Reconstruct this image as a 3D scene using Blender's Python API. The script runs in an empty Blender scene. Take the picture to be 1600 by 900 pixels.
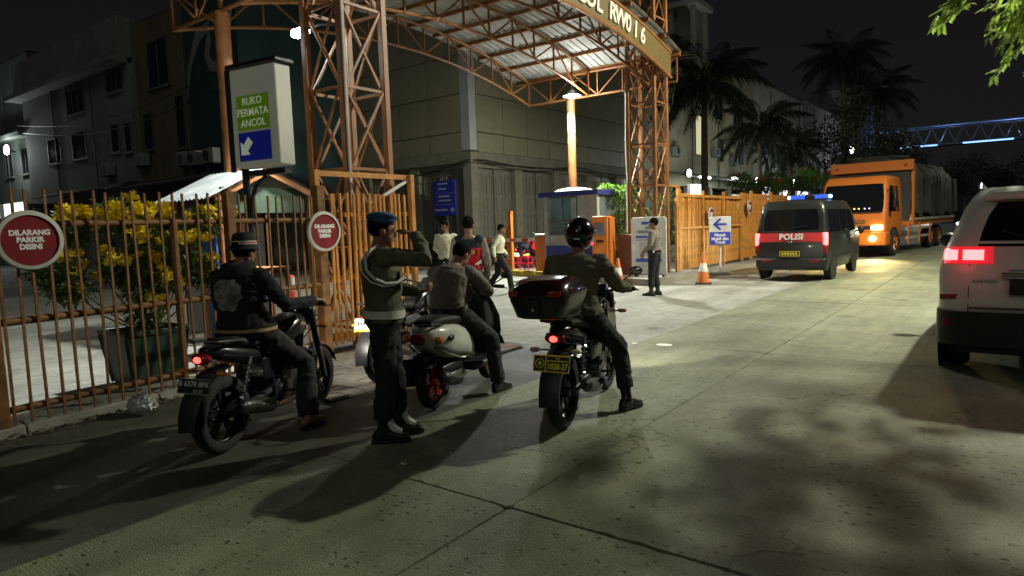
import bpy, bmesh, math, random
from mathutils import Vector as V, Matrix as M
from math import radians as RAD, sin, cos, pi

random.seed(7)
scene = bpy.context.scene
# ------------------------------------------------------------------ camera
cam_d = bpy.data.cameras.new('camera'); cam = bpy.data.objects.new('camera', cam_d)
scene.collection.objects.link(cam); scene.camera = cam
cam.location = (0, 0, 1.62)
cam.rotation_euler = (RAD(84.574), RAD(1.9516), RAD(36.828))
cam_d.sensor_width = 36.0; cam_d.lens = 23.2875
cam_d.clip_start = 0.05; cam_d.clip_end = 2000
# ------------------------------------------------------------------ night sky
world = bpy.data.worlds.new('World'); scene.world = world; world.use_nodes = True
wn = world.node_tree.nodes; wl = world.node_tree.links; wn.clear()
sky = wn.new('ShaderNodeTexSky'); sky.sky_type = 'NISHITA'; sky.sun_disc = False
sky.sun_elevation = RAD(43); sky.sun_rotation = RAD(145)
hs = wn.new('ShaderNodeHueSaturation'); hs.inputs['Saturation'].default_value = 0.12
bg = wn.new('ShaderNodeBackground'); bg.inputs['Strength'].default_value = 0.0014
wo = wn.new('ShaderNodeOutputWorld')
wl.new(sky.outputs[0], hs.inputs['Color']); wl.new(hs.outputs[0], bg.inputs['Color']); wl.new(bg.outputs[0], wo.inputs['Surface'])
# broad weak fill added from behind the viewer, standing in for city glow
sun_d = bpy.data.lights.new('moon', 'SUN'); sun_d.energy = 0.13; sun_d.angle = RAD(30); sun_d.color = (0.92, 1.0, 0.9)
sun = bpy.data.objects.new('moon', sun_d); scene.collection.objects.link(sun)
sun.rotation_euler = V((-.45, .65, -.75)).to_track_quat('-Z', 'Y').to_euler()
scene.view_settings.view_transform = 'Standard'; scene.view_settings.look = 'None'
scene.view_settings.exposure = 0.0; scene.view_settings.gamma = 1.0
scene.view_settings.use_curve_mapping = False
scene.cycles.use_denoising = True
scene.cycles.max_bounces = 6; scene.cycles.diffuse_bounces = 3; scene.cycles.glossy_bounces = 3
scene.cycles.transmission_bounces = 6; scene.cycles.transparent_max_bounces = 12
scene.cycles.sample_clamp_indirect = 3.0
scene.cycles.caustics_reflective = False; scene.cycles.caustics_refractive = False
COL = scene.collection
# ------------------------------------------------------------------ materials
MATS = {}
def mat(name, col, rough=0.6, metal=0.0, var=0.15, scale=8.0, bump=0.0, bscale=60.0, emit=None, estr=0.0, trans=0.0, coat=0.0,
        dirt=None, dscale=2.5, damt=0.5, alpha=1.0, ior=1.45, spec=None):
    """procedural material: base colour broken up by noise, optional dirt patches and fine relief"""
    if name in MATS: return MATS[name]
    m = bpy.data.materials.new(name); m.use_nodes = True
    nt = m.node_tree; n = nt.nodes; l = nt.links
    b = n['Principled BSDF']
    b.inputs['Roughness'].default_value = rough; b.inputs['Metallic'].default_value = metal
    b.inputs['IOR'].default_value = ior
    if spec is not None: b.inputs['Specular IOR Level'].default_value = spec
    if coat: b.inputs['Coat Weight'].default_value = coat; b.inputs['Coat Roughness'].default_value = 0.08
    if trans: b.inputs['Transmission Weight'].default_value = trans
    if alpha < 1: b.inputs['Alpha'].default_value = alpha
    tc = n.new('ShaderNodeTexCoord')
    c = V(col[:3])
    if var > 0:
        nz = n.new('ShaderNodeTexNoise'); nz.inputs['Scale'].default_value = scale; nz.inputs['Detail'].default_value = 5
        l.new(tc.outputs['Object'], nz.inputs['Vector'])
        r = n.new('ShaderNodeValToRGB')
        r.color_ramp.elements[0].position = 0.3; r.color_ramp.elements[1].position = 0.72
        r.color_ramp.elements[0].color = (*(c * (1 - var)), 1); r.color_ramp.elements[1].color = (*(c * (1 + var)), 1)
        l.new(nz.outputs['Fac'], r.inputs['Fac']); out = r.outputs[0]
        if dirt is not None:
            n2 = n.new('ShaderNodeTexNoise'); n2.inputs['Scale'].default_value = dscale; n2.inputs['Detail'].default_value = 8
            n2.inputs['Roughness'].default_value = 0.65
            l.new(tc.outputs['Object'], n2.inputs['Vector'])
            r2 = n.new('ShaderNodeValToRGB'); r2.color_ramp.elements[0].position = 0.45; r2.color_ramp.elements[1].position = 0.7
            r2.color_ramp.elements[1].color = (damt, damt, damt, 1)
            l.new(n2.outputs['Fac'], r2.inputs['Fac'])
            mx = n.new('ShaderNodeMixRGB'); mx.inputs[2].default_value = (*dirt, 1)
            l.new(r2.outputs[0], mx.inputs[0]); l.new(out, mx.inputs[1]); out = mx.outputs[0]
        l.new(out, b.inputs['Base Color'])
    else:
        b.inputs['Base Color'].default_value = (*c, 1)
    if bump > 0:
        n3 = n.new('ShaderNodeTexNoise'); n3.inputs['Scale'].default_value = bscale; n3.inputs['Detail'].default_value = 4
        l.new(tc.outputs['Object'], n3.inputs['Vector'])
        bp = n.new('ShaderNodeBump'); bp.inputs['Strength'].default_value = bump; bp.inputs['Distance'].default_value = 0.01
        l.new(n3.outputs['Fac'], bp.inputs['Height']); l.new(bp.outputs[0], b.inputs['Normal'])
    if emit is not None:
        b.inputs['Emission Color'].default_value = (*emit, 1); b.inputs['Emission Strength'].default_value = estr
    MATS[name] = m
    return m

def concrete_mat(name, col, col2, tine=0.0, pits=0.4, wet=0.0, rough=0.8, world=True):
    if name in MATS: return MATS[name]
    m = bpy.data.materials.new(name); m.use_nodes = True
    nt = m.node_tree; n = nt.nodes; l = nt.links; b = n['Principled BSDF']
    g = n.new('ShaderNodeNewGeometry')
    pos = g.outputs['Position']
    def noise(s, d=6, r=0.6):
        z = n.new('ShaderNodeTexNoise'); z.inputs['Scale'].default_value = s; z.inputs['Detail'].default_value = d
        z.inputs['Roughness'].default_value = r; l.new(pos, z.inputs['Vector']); return z.outputs['Fac']
    def ramp(f, a, bb, ca=(0, 0, 0, 1), cb=(1, 1, 1, 1)):
        r = n.new('ShaderNodeValToRGB'); r.color_ramp.elements[0].position = a; r.color_ramp.elements[1].position = bb
        r.color_ramp.elements[0].color = ca; r.color_ramp.elements[1].color = cb; l.new(f, r.inputs['Fac']); return r.outputs[0]
    big = ramp(noise(0.55), 0.35, 0.68, (*col2, 1), (*col, 1))
    mid = ramp(noise(5.5, 8, 0.7), 0.3, 0.75, (0.72, 0.72, 0.70, 1), (1.12, 1.12, 1.1, 1))
    fine = ramp(noise(85, 4, 0.75), 0.33, 0.68, (0.52, 0.52, 0.50, 1), (1.38, 1.38, 1.35, 1))
    def mul(a, c):
        x = n.new('ShaderNodeMixRGB'); x.blend_type = 'MULTIPLY'; x.inputs[0].default_value = 1; l.new(a, x.inputs[1]); l.new(c, x.inputs[2]); return x.outputs[0]
    c = mul(mul(big, mid), fine)
    # stains drawn out along the traffic, wheel tracks, hairline cracks
    def mapped(sc):
        mp = n.new('ShaderNodeMapping'); mp.inputs['Scale'].default_value = sc; l.new(pos, mp.inputs['Vector']); return mp.outputs[0]
    sn = n.new('ShaderNodeTexNoise'); sn.inputs['Scale'].default_value = 1.0; sn.inputs['Detail'].default_value = 7; sn.inputs['Roughness'].default_value = 0.7
    l.new(mapped((1.9, 0.28, 1)), sn.inputs['Vector']); c = mul(c, ramp(sn.outputs['Fac'], 0.36, 0.60, (0.70, 0.69, 0.66, 1), (1.08, 1.08, 1.06, 1)))
    ov = n.new('ShaderNodeTexVoronoi'); ov.inputs['Scale'].default_value = 0.8; on = n.new('ShaderNodeTexNoise'); on.inputs['Scale'].default_value = 6; on.inputs['Detail'].default_value = 5; l.new(pos, on.inputs['Vector'])
    ow = n.new('ShaderNodeMixRGB'); ow.blend_type = 'ADD'; ow.inputs[0].default_value = 0.16; l.new(pos, ow.inputs[1]); l.new(on.outputs['Color'], ow.inputs[2]); l.new(ow.outputs[0], ov.inputs['Vector'])
    c = mul(c, ramp(ov.outputs['Distance'], 0.05, 0.17, (0.55, 0.54, 0.52, 1), (1, 1, 1, 1)))
    cr = n.new('ShaderNodeTexVoronoi'); cr.feature = 'DISTANCE_TO_EDGE'; cr.inputs['Scale'].default_value = 0.42
    cn = n.new('ShaderNodeTexNoise'); cn.inputs['Scale'].default_value = 2.2; cn.inputs['Detail'].default_value = 6; l.new(pos, cn.inputs['Vector'])
    cw = n.new('ShaderNodeMixRGB'); cw.blend_type = 'ADD'; cw.inputs[0].default_value = 0.8; l.new(pos, cw.inputs[1]); l.new(cn.outputs['Color'], cw.inputs[2]); l.new(cw.outputs[0], cr.inputs['Vector'])
    crk = ramp(cr.outputs['Distance'], 0.0, 0.006, (0.35, 0.34, 0.32, 1), (1, 1, 1, 1)); cm = n.new('ShaderNodeMixRGB'); cm.inputs[2].default_value = (1, 1, 1, 1)
    l.new(ramp(noise(0.35, 3), 0.44, 0.50), cm.inputs[0]); l.new(crk, cm.inputs[1]); c = mul(c, cm.outputs[0])
    # pits: small dark voids in the broom finish
    vo = n.new('ShaderNodeTexVoronoi'); vo.inputs['Scale'].default_value = 13; vo.inputs['Randomness'].default_value = 1.0
    dn = n.new('ShaderNodeTexNoise'); dn.inputs['Scale'].default_value = 40; l.new(pos, dn.inputs['Vector'])
    wob = n.new('ShaderNodeMixRGB'); wob.blend_type = 'ADD'; wob.inputs[0].default_value = 0.035
    l.new(pos, wob.inputs[1]); l.new(dn.outputs['Color'], wob.inputs[2]); l.new(wob.outputs[0], vo.inputs['Vector'])
    mask = ramp(noise(1.3, 4), 0.38, 0.58)
    pit = ramp(vo.outputs['Distance'], 0.12, 0.24, (1, 1, 1, 1), (0, 0, 0, 1))
    pm = mul(pit, mask)
    dk = n.new('ShaderNodeMixRGB'); dk.inputs[2].default_value = (col2[0]*.25, col2[1]*.25, col2[2]*.25, 1)
    fm = n.new('ShaderNodeMath'); fm.operation = 'MULTIPLY'; fm.inputs[1].default_value = pits
    l.new(pm, fm.inputs[0]); l.new(fm.outputs[0], dk.inputs[0]); l.new(c, dk.inputs[1]); c = dk.outputs[0]
    l.new(c, b.inputs['Base Color'])
    rg = ramp(noise(0.9, 5), 0.35, 0.6, (rough - wet, 0, 0, 1), (rough, 0, 0, 1))
    sep = n.new('ShaderNodeSeparateColor'); l.new(rg, sep.inputs[0]); l.new(sep.outputs[0], b.inputs['Roughness'])
    # relief: grain, pits, broom lines across the lane
    hh = n.new('ShaderNodeMath'); hh.operation = 'MULTIPLY'; hh.inputs[1].default_value = 0.5; l.new(noise(150, 3), hh.inputs[0])
    h2 = n.new('ShaderNodeMath'); h2.operation = 'SUBTRACT'; l.new(hh.outputs[0], h2.inputs[0]); l.new(fm.outputs[0], h2.inputs[1])
    h = h2.outputs[0]
    if tine:
        wv = n.new('ShaderNodeTexWave'); wv.inputs['Scale'].default_value = 14; wv.bands_direction = 'Y'; wv.inputs['Distortion'].default_value = 7.0; wv.inputs['Detail Scale'].default_value = 3.0
        wv.inputs['Detail'].default_value = 3; l.new(pos, wv.inputs['Vector'])
        t = n.new('ShaderNodeMath'); t.operation = 'MULTIPLY_ADD'; t.inputs[1].default_value = tine; l.new(wv.outputs['Fac'], t.inputs[0]); l.new(h, t.inputs[2]); h = t.outputs[0]
    bp = n.new('ShaderNodeBump'); bp.inputs['Strength'].default_value = 0.85; bp.inputs['Distance'].default_value = 0.014
    l.new(h, bp.inputs['Height']); l.new(bp.outputs[0], b.inputs['Normal'])
    MATS[name] = m
    return m

def leafmat(name, col, var=.35, scale=4.0, tl=.4):
    if name in MATS: return MATS[name]
    m = mat(name, col, .5, var=var, scale=scale); nt = m.node_tree; n = nt.nodes; l = nt.links
    b = n['Principled BSDF']; tr = n.new('ShaderNodeBsdfTranslucent'); mx = n.new('ShaderNodeMixShader'); mx.inputs[0].default_value = tl
    src = b.inputs['Base Color'].links[0].from_socket; l.new(src, tr.inputs['Color'])
    l.new(b.outputs[0], mx.inputs[1]); l.new(tr.outputs[0], mx.inputs[2]); l.new(mx.outputs[0], n['Material Output'].inputs['Surface'])
    return m

# ------------------------------------------------------------------ mesh builder
def basis(d, up=V((0, 0, 1))):
    d = V(d).normalized(); up = V(up)
    if abs(d.dot(up)) > 0.98: up = V((0, 1, 0)) if abs(d.y) < 0.9 else V((1, 0, 0))
    s = d.cross(up).normalized(); u = s.cross(d).normalized()
    return s, u

class MB:
    def __init__(self): self.v = []; self.f = []; self.m = []
    def add(self, vs, fs, mi=0):
        o = len(self.v); self.v += [tuple(x) for x in vs]; self.f += [tuple(i + o for i in f) for f in fs]; self.m += [mi] * len(fs); return self
    def bx(self, x0, x1, y0, y1, z0, z1, mi=0):
        vs = [(x, y, z) for z in (z0, z1) for y in (y0, y1) for x in (x0, x1)]
        return self.add(vs, [(0, 2, 3, 1), (4, 5, 7, 6), (0, 1, 5, 4), (2, 6, 7, 3), (0, 4, 6, 2), (1, 3, 7, 5)], mi)
    def box(self, c, s, R=None, mi=0):
        c = V(c); vs = []
        for z in (-1, 1):
            for y in (-1, 1):
                for x in (-1, 1):
                    p = V((x * s[0] / 2, y * s[1] / 2, z * s[2] / 2)); vs.append(c + (R @ p if R else p))
        return self.add(vs, [(0, 2, 3, 1), (4, 5, 7, 6), (0, 1, 5, 4), (2, 6, 7, 3), (0, 4, 6, 2), (1, 3, 7, 5)], mi)
    def bar(self, a, b, w, h=None, up=(0, 0, 1), mi=0):
        a = V(a); b = V(b); h = h or w; s, u = basis(b - a, up); s = s * w / 2; u = u * h / 2
        vs = [a - s - u, a + s - u, a + s + u, a - s + u, b - s - u, b + s - u, b + s + u, b - s + u]
        return self.add(vs, [(0, 1, 2, 3), (7, 6, 5, 4), (0, 4, 5, 1), (1, 5, 6, 2), (2, 6, 7, 3), (3, 7, 4, 0)], mi)
    def loft(self, rings, cap=True, mi=0, closed=True):
        n = len(rings[0]); vs = [p for r in rings for p in r]; fs = []
        for i in range(len(rings) - 1):
            for j in range(n if closed else n - 1):
                k = (j + 1) % n; fs.append((i * n + j, i * n + k, (i + 1) * n + k, (i + 1) * n + j))
        if cap and closed:
            fs.append(tuple(reversed(range(n)))); fs.append(tuple((len(rings) - 1) * n + j for j in range(n)))
        return self.add(vs, fs, mi)
    def tube(self, pts, rad, n=8, round_ends=False, flat=1.0, up=(0, 0, 1), mi=0):
        pts = [V(p) for p in pts]; k = len(pts)
        rad = [rad] * k if not isinstance(rad, (list, tuple)) else list(rad)
        if round_ends:
            d0 = (pts[0] - pts[1]).normalized(); d1 = (pts[-1] - pts[-2]).normalized()
            P = []; Rr = []
            for a in (80, 50, 25): P.append(pts[0] + d0 * rad[0] * sin(RAD(a))); Rr.append(rad[0] * cos(RAD(a)))
            P += pts; Rr += rad
            for a in (25, 50, 80): P.append(pts[-1] + d1 * rad[-1] * sin(RAD(a))); Rr.append(rad[-1] * cos(RAD(a)))
            pts, rad = P, Rr; k = len(pts)
        rings = []; s = None
        for i, p in enumerate(pts):
            d = (pts[min(i + 1, k - 1)] - pts[max(i - 1, 0)])
            if d.length < 1e-7: d = V((0, 0, 1))
            d.normalize()
            if s is None: s, u = basis(d, up)
            else:
                s = (s - d * s.dot(d))
                if s.length < 1e-5: s, u = basis(d, up)
                s.normalize(); u = s.cross(d).normalized()
            rings.append([p + (s * cos(2 * pi * j / n) + u * flat * sin(2 * pi * j / n)) * rad[i] for j in range(n)])
        return self.loft(rings, True, mi)
    def lathe(self, prof, c=(0, 0, 0), axis=(0, 0, 1), n=20, mi=0, cap=True, start=0):
        c = V(c); a = V(axis).normalized(); s, u = basis(a)
        rings = [[c + a * z + (s * cos(2 * pi * j / n + start) + u * sin(2 * pi * j / n + start)) * max(r, 1e-4) for j in range(n)] for r, z in prof]
        return self.loft(rings, cap, mi)
    def ell(self, c, r, n=14, R=None, mi=0, k=None):
        c = V(c); rows = k or max(6, n // 2 + 1); vs = []; fs = []
        for i in range(rows + 1):
            t = pi * i / rows
            for j in range(n):
                p = V((r[0] * sin(t) * cos(2 * pi * j / n), r[1] * sin(t) * sin(2 * pi * j / n), r[2] * cos(t)))
                vs.append(c + (R @ p if R else p))
        for i in range(rows):
            for j in range(n):
                q = (j + 1) % n; fs.append((i * n + j, (i + 1) * n + j, (i + 1) * n + q, i * n + q))
        return self.add(vs, fs, mi)
    def torus(self, c, Rm, r, axis=(1, 0, 0), n=28, m=10, mi=0, sq=1.0):
        c = V(c); a = V(axis).normalized(); s, u = basis(a); vs = []; fs = []
        for i in range(n):
            t = 2 * pi * i / n; d = s * cos(t) + u * sin(t)
            for j in range(m):
                q = 2 * pi * j / m; vs.append(c + d * (Rm + r * cos(q)) + a * (r * sq * sin(q)))
        for i in range(n):
            for j in range(m):
                i2 = (i + 1) % n; j2 = (j + 1) % m; fs.append((i * m + j, i * m + j2, i2 * m + j2, i2 * m + j))
        return self.add(vs, fs, mi)
    def prism(self, poly, o, u, v, t, mi=0):
        """polygon (a,b) pairs -> o + a*u + b*v, extruded t along u x v"""
        o = V(o); u = V(u); v = V(v); nrm = u.cross(v).normalized() * t; n = len(poly)
        a = [o + u * p[0] + v * p[1] for p in poly]; b = [p + nrm for p in a]
        fs = [tuple(reversed(range(n))), tuple(range(n, 2 * n))] + [(i, (i + 1) % n, n + (i + 1) % n, n + i) for i in range(n)]
        return self.add(a + b, fs, mi)
    def mesh(self, name):
        me = bpy.data.meshes.new(name); me.from_pydata(self.v, [], self.f); me.update()
        return me
    def build(self, name, mt, parent=None, smooth=False, bevel=0.0, ang=38, seg=2, fix=True):
        me = self.mesh(name)
        mts = mt if isinstance(mt, (list, tuple)) else [mt]
        for x in mts: me.materials.append(x)
        if len(mts) > 1: me.polygons.foreach_set('material_index', self.m)
        if fix:
            bm = bmesh.new(); bm.from_mesh(me); bmesh.ops.recalc_face_normals(bm, faces=bm.faces); bm.to_mesh(me); bm.free()
        if smooth:
            me.polygons.foreach_set('use_smooth', [True] * len(me.polygons)); me.set_sharp_from_angle(angle=RAD(ang))
        o = bpy.data.objects.new(name, me); COL.objects.link(o); o.parent = parent
        if bevel:
            md = o.modifiers.new('bevel', 'BEVEL'); md.width = bevel; md.segments = seg; md.limit_method = 'ANGLE'; md.angle_limit = RAD(30)
            if not smooth: me.polygons.foreach_set('use_smooth', [True] * len(me.polygons)); me.set_sharp_from_angle(angle=RAD(50))
        return o

def tag(o, label=None, cat=None, group=None, kind=None):
    if label: o['label'] = label
    if cat: o['category'] = cat
    if group: o['group'] = group
    if kind: o['kind'] = kind
    return o
def thing(name, label, cat, loc=(0, 0, 0), rz=0, group=None):
    o = bpy.data.objects.new(name, None); COL.objects.link(o); o.location = loc; o.rotation_euler = (0, 0, RAD(rz))
    o.empty_display_size = 0.2
    return tag(o, label, cat, group)
def link(name, me, parent=None, loc=(0, 0, 0), rot=None, scale=None):
    o = bpy.data.objects.new(name, me); COL.objects.link(o); o.parent = parent; o.location = loc
    if rot is not None: o.rotation_euler = rot
    if scale is not None: o.scale = scale
    return o
def copy_tree(o, parent=None):
    c = o.copy(); COL.objects.link(c); c.parent = parent
    for ch in list(o.children): copy_tree(ch, c)
    return c
BX = None
def text(name, s, size, mt, parent, o, u, v, ext=0.004, align='CENTER', sx=1.0, bold=0.0):
    """flat lettering: baseline direction u, up direction v, origin o (centre of the line)"""
    cu = bpy.data.curves.new('txt', 'FONT'); cu.body = s; cu.size = size; cu.extrude = ext; cu.align_x = align; cu.align_y = 'CENTER'; cu.offset = bold
    cu.resolution_u = 3
    to = bpy.data.objects.new('txt', cu); me = bpy.data.meshes.new_from_object(to)
    bpy.data.objects.remove(to); bpy.data.curves.remove(cu)
    u = V(u).normalized(); v = V(v).normalized(); w = u.cross(v)
    mm = M((u * sx, v, w)).transposed().to_4x4(); mm.translation = V(o)
    me.transform(mm); me.materials.clear(); me.materials.append(mt); me.name = name
    ob = bpy.data.objects.new(name, me); COL.objects.link(ob); ob.parent = parent
    return ob
def lamp(kind, name, parent, loc, energy, color=(1, 1, 1), size=0.1, spot=None, target=None, blend=0.5):
    d = bpy.data.lights.new(name, kind); d.energy = energy; d.color = color; d.shadow_soft_size = size
    if kind == 'SPOT': d.spot_size = RAD(spot); d.spot_blend = blend
    o = bpy.data.objects.new(name, d); COL.objects.link(o); o.parent = parent; o.location = loc
    if target is not None: o.rotation_euler = (V(target) - V(loc)).to_track_quat('-Z', 'Y').to_euler()
    return o
APPLY = []   # objects whose modifiers are applied in one pass at the end
def remesh(o, voxel, smooth=4, disp=0.0, dsize=0.12, fac=0.5):
    md = o.modifiers.new('r', 'REMESH'); md.mode = 'VOXEL'; md.voxel_size = voxel; md.use_smooth_shade = True
    if smooth: s = o.modifiers.new('s', 'SMOOTH'); s.iterations = smooth; s.factor = fac
    if disp:
        key = 'cl%.3f' % dsize
        t = bpy.data.textures.get(key) or bpy.data.textures.new(key, 'CLOUDS'); t.noise_scale = dsize; t.noise_depth = 2
        d = o.modifiers.new('d', 'DISPLACE'); d.texture = t; d.strength = disp; d.mid_level = 0.5
    APPLY.append(o); return o
FOLDS = []   # garments that get crease-like folds after their surface is final
def apply_all():
    dg = bpy.context.evaluated_depsgraph_get(); dg.update()
    new = []
    for o in APPLY:
        ev = o.evaluated_get(dg); new.append((o, bpy.data.meshes.new_from_object(ev, preserve_all_data_layers=False, depsgraph=dg)))
    for o, me in new:
        nm = o.data.name; mts = list(o.data.materials); o.modifiers.clear(); o.data = me; me.name = nm
        if not me.materials:
            for x in mts: me.materials.append(x)
        me.polygons.foreach_set('use_smooth', [True] * len(me.polygons))
    from mathutils import noise
    for o, amp in FOLDS:
        me = o.data; sd = len(me.vertices) * .013
        nor = [v.normal.copy() for v in me.vertices]
        for v, n_ in zip(me.vertices, nor):
            p = v.co; w = noise.noise((p.x * 3 + sd, p.y * 3, p.z * 3)) * .12
            a = noise.noise((p.x * 6 + sd, p.y * 6, (p.z + w) * 17)); b = noise.noise(((p.x + w) * 15, p.y * 15 + sd, p.z * 6))
            v.co = p + n_ * amp * ((.55 - 2 * abs(a)) + .6 * (.5 - 1.6 * abs(b)))
        me.update()

# shared paints
ORANGE = mat('orange brown gate paint', (0.27, 0.108, 0.030), 0.5, var=0.22, scale=3, bump=0.15, dirt=(0.10, 0.05, 0.025), damt=0.55, dscale=5)
FENCEP = mat('ochre fence paint', (0.52, 0.225, 0.04), 0.5, var=0.25, scale=4, bump=0.2, dirt=(0.12, 0.06, 0.03), damt=0.6, dscale=6)
SHADEF = mat('rusty brown fence paint', (0.20, 0.09, 0.022), 0.65, var=0.35, scale=7, bump=0.3, dirt=(0.05, 0.025, 0.012), damt=0.7, dscale=9)  # fence paint made darker and browner to carry the shade on the left fence
BLK = mat('black plastic', (0.012, 0.012, 0.013), 0.45, var=0.3, scale=15)
BLKG = mat('gloss black paint', (0.008, 0.008, 0.01), 0.18, coat=0.7, var=0.2)
RUB = mat('rubber', (0.016, 0.016, 0.017), 0.85, var=0.3, scale=30, bump=0.2, dirt=(0.05, 0.045, 0.04), damt=0.35, dscale=8)
STEEL = mat('steel', (0.30, 0.30, 0.30), 0.35, metal=1.0, var=0.2, dirt=(0.1, 0.07, 0.05), damt=0.4)
CHROME = mat('chrome', (0.6, 0.6, 0.6), 0.12, metal=1.0, var=0.05)
DKMET = mat('dark metal', (0.05, 0.05, 0.055), 0.45, metal=0.6, var=0.3)
WHITE = mat('white paint', (0.62, 0.62, 0.58), 0.5, var=0.08, dirt=(0.35, 0.33, 0.28), damt=0.5)
WHITEL = mat('white letter', (0.75, 0.75, 0.72), 0.5, var=0.05)
GLASS_D = mat('tinted glass', (0.006, 0.007, 0.008), 0.06, var=0.0, spec=0.6)
# ------------------------------------------------------------------ ground, road, pavement
GROUND = concrete_mat('dark ground', (0.07, 0.065, 0.055), (0.045, 0.042, 0.036), pits=0.2)
ROAD = concrete_mat('road concrete', (0.265, 0.28, 0.185), (0.165, 0.175, 0.115), tine=0.10, pits=0.9, wet=0.16, rough=0.78)
YARD = concrete_mat('yard concrete', (0.37, 0.365, 0.33), (0.25, 0.245, 0.215), pits=0.35, wet=0.1)
ASPH = concrete_mat('worn asphalt', (0.105, 0.105, 0.085), (0.065, 0.064, 0.052), pits=0.35, wet=0.22, rough=0.75)
JOINT = mat('joint filler', (0.022, 0.021, 0.018), 0.9, var=0.4, scale=30)
def struct(name, o): o.name = name; o['kind'] = 'structure'; return o
struct('ground', MB().bx(-500, 500, -300, 900, -0.5, -0.085).build('ground', GROUND))
struct('forecourt', MB().bx(-60, -3.96, -12, 110, -0.2, -0.03).build('forecourt', YARD))
struct('shoulder', MB().add([(-3.96, -12, -.02), (-3.96, 6.2, -.02), (-5.2, 7.3, -.02), (-7.25, 7.45, -.02), (-7.25, -12, -.02), (-3.96, -12, -.1), (-3.96, 6.2, -.1), (-5.2, 7.3, -.1), (-7.25, 7.45, -.1), (-7.25, -12, -.1)],
       [(0, 1, 2, 3, 4), (9, 8, 7, 6, 5), (0, 5, 6, 1), (1, 6, 7, 2), (2, 7, 8, 3), (3, 8, 9, 4), (4, 9, 5, 0)]).build('shoulder', ASPH))
road = struct('road', MB().bx(-3.95, 12.2, -12, 420, -0.2, -0.022).build('road', JOINT))
lanes = [(-3.95, -2.27), (-2.27, 1.23), (1.23, 4.73), (4.73, 8.23), (8.23, 12.2)]
rng = random.Random(3)
for (xa, xb) in lanes:
    me = None
    for k in range(-2, 11):
        y0 = 2.91 + 5.11 * k; L = 5.11
        if k == 10: L = 350
        g = 0.006
        mb = MB(); h = 0.004
        mb.add([(xa + g, g, -.05), (xb - g, g, -.05), (xb - g, L - g, -.05), (xa + g, L - g, -.05),
                (xa + g, g, -.006), (xb - g, g, -.006), (xb - g, L - g, -.006), (xa + g, L - g, -.006),
                (xa + g + h, g + h, 0), (xb - g - h, g + h, 0), (xb - g - h, L - g - h, 0), (xa + g + h, L - g - h, 0)],
               [(3, 2, 1, 0), (0, 1, 5, 4), (1, 2, 6, 5), (2, 3, 7, 6), (3, 0, 4, 7), (4, 5, 9, 8), (5, 6, 10, 9), (6, 7, 11, 10), (7, 4, 8, 11), (8, 9, 10, 11)])
        if -1 <= k <= 3 and xa < 1:   # near slabs: worn, chipped arrises
            mb = MB(); ring = []; cs = [(xa, 0), (xb, 0), (xb, L), (xa, L)]
            for (p0, p1) in zip(cs, cs[1:] + cs[:1]):
                p0 = V((*p0, 0)); p1 = V((*p1, 0)); d = p1 - p0; m_ = int(d.length / .06); inn = V((-d.y, d.x, 0)).normalized()
                for q in range(m_):
                    e = g * .6 + abs(rng.gauss(0, .0022)) + (rng.uniform(.006, .018) if rng.random() < .06 else 0)
                    ring.append(p0 + d * ((q + .5) / m_) + inn * e)
            c_ = V(((xa + xb) / 2, L / 2, 0)); inr = [p + (c_ - p).normalized() * .006 for p in ring]
            mb.loft([[p + V((0, 0, -.05)) for p in ring], [p + V((0, 0, -.006)) for p in ring], inr])
            o = mb.build('concrete_slab', ROAD, road)
        elif me is None or k == 10:
            o = mb.build('concrete_slab', ROAD, road)
            if k < 10: me = o.data
        else: o = link('concrete_slab', me, road)
        o.location = (0, y0, rng.uniform(-0.003, 0.001))
# grey block pavers on the strip in front of the gate
PAV = [mat('paver grey', (0.22, 0.20, 0.17), 0.85, var=0.25, bump=0.4, bscale=90), mat('paver red', (0.24, 0.125, 0.09), 0.85, var=0.25, bump=0.4, bscale=90)]
walk = struct('sidewalk', MB().bx(-7.3, -5.15, 3.9, 7.05, -0.06, -0.012).build('sidewalk', JOINT))
pm = []
for q in PAV:
    o = MB().bx(-.098, .098, -.098, .098, -.04, 0.0).build('paver', q, None, bevel=0.006, seg=1); pm.append(o.data); bpy.data.objects.remove(o)
for i in range(10):
    for j in range(15):
        o = link('paver', pm[1 if (rng.random() < .12 + .2 * (i < 3)) else 0], walk, (-5.27 - i * .208, 4.02 + j * .208, 0.012 + rng.uniform(-.004, .004)), (rng.uniform(-.01, .01), rng.uniform(-.01, .01), rng.uniform(-.02, .02)))
# traffic island with yellow kerb stones in front of the booth
YEL = mat('yellow kerb paint', (0.55, 0.40, 0.03), 0.7, var=0.25, scale=6, dirt=(0.2, 0.17, 0.1), damt=0.7, dscale=4, bump=0.3)
KRB = mat('bare kerb concrete', (0.25, 0.24, 0.2), 0.85, var=0.25, scale=6, bump=0.3)
isl = [(-13.6, 17.5), (-11.3, 17.0), (-9.6, 15.8), (-7.2, 15.5), (-7.0, 18.9), (-13.6, 19.2)]
mb = MB(); mb.prism([(p[0], p[1]) for p in isl], (0, 0, -.05), (1, 0, 0), (0, 1, 0), 0.17)
island = struct('island', mb.build('island', YARD))
for a, b in zip(isl[:3], isl[1:4]):
    a = V((*a, 0)); b = V((*b, 0)); L = (b - a).length; n = max(2, round(L / .6)); d = (b - a) / n; out = V((d.y, -d.x, 0)).normalized() * .07
    for k in range(n):
        p = a + d * k + d.normalized() * .006 + out; q = a + d * (k + 1) - d.normalized() * .006 + out
        MB().bar(p + V((0, 0, .045)), q + V((0, 0, .045)), .14, .21).build('kerb_stone', YEL if (a.x < -10) else KRB, island, bevel=.015, seg=2)

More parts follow.
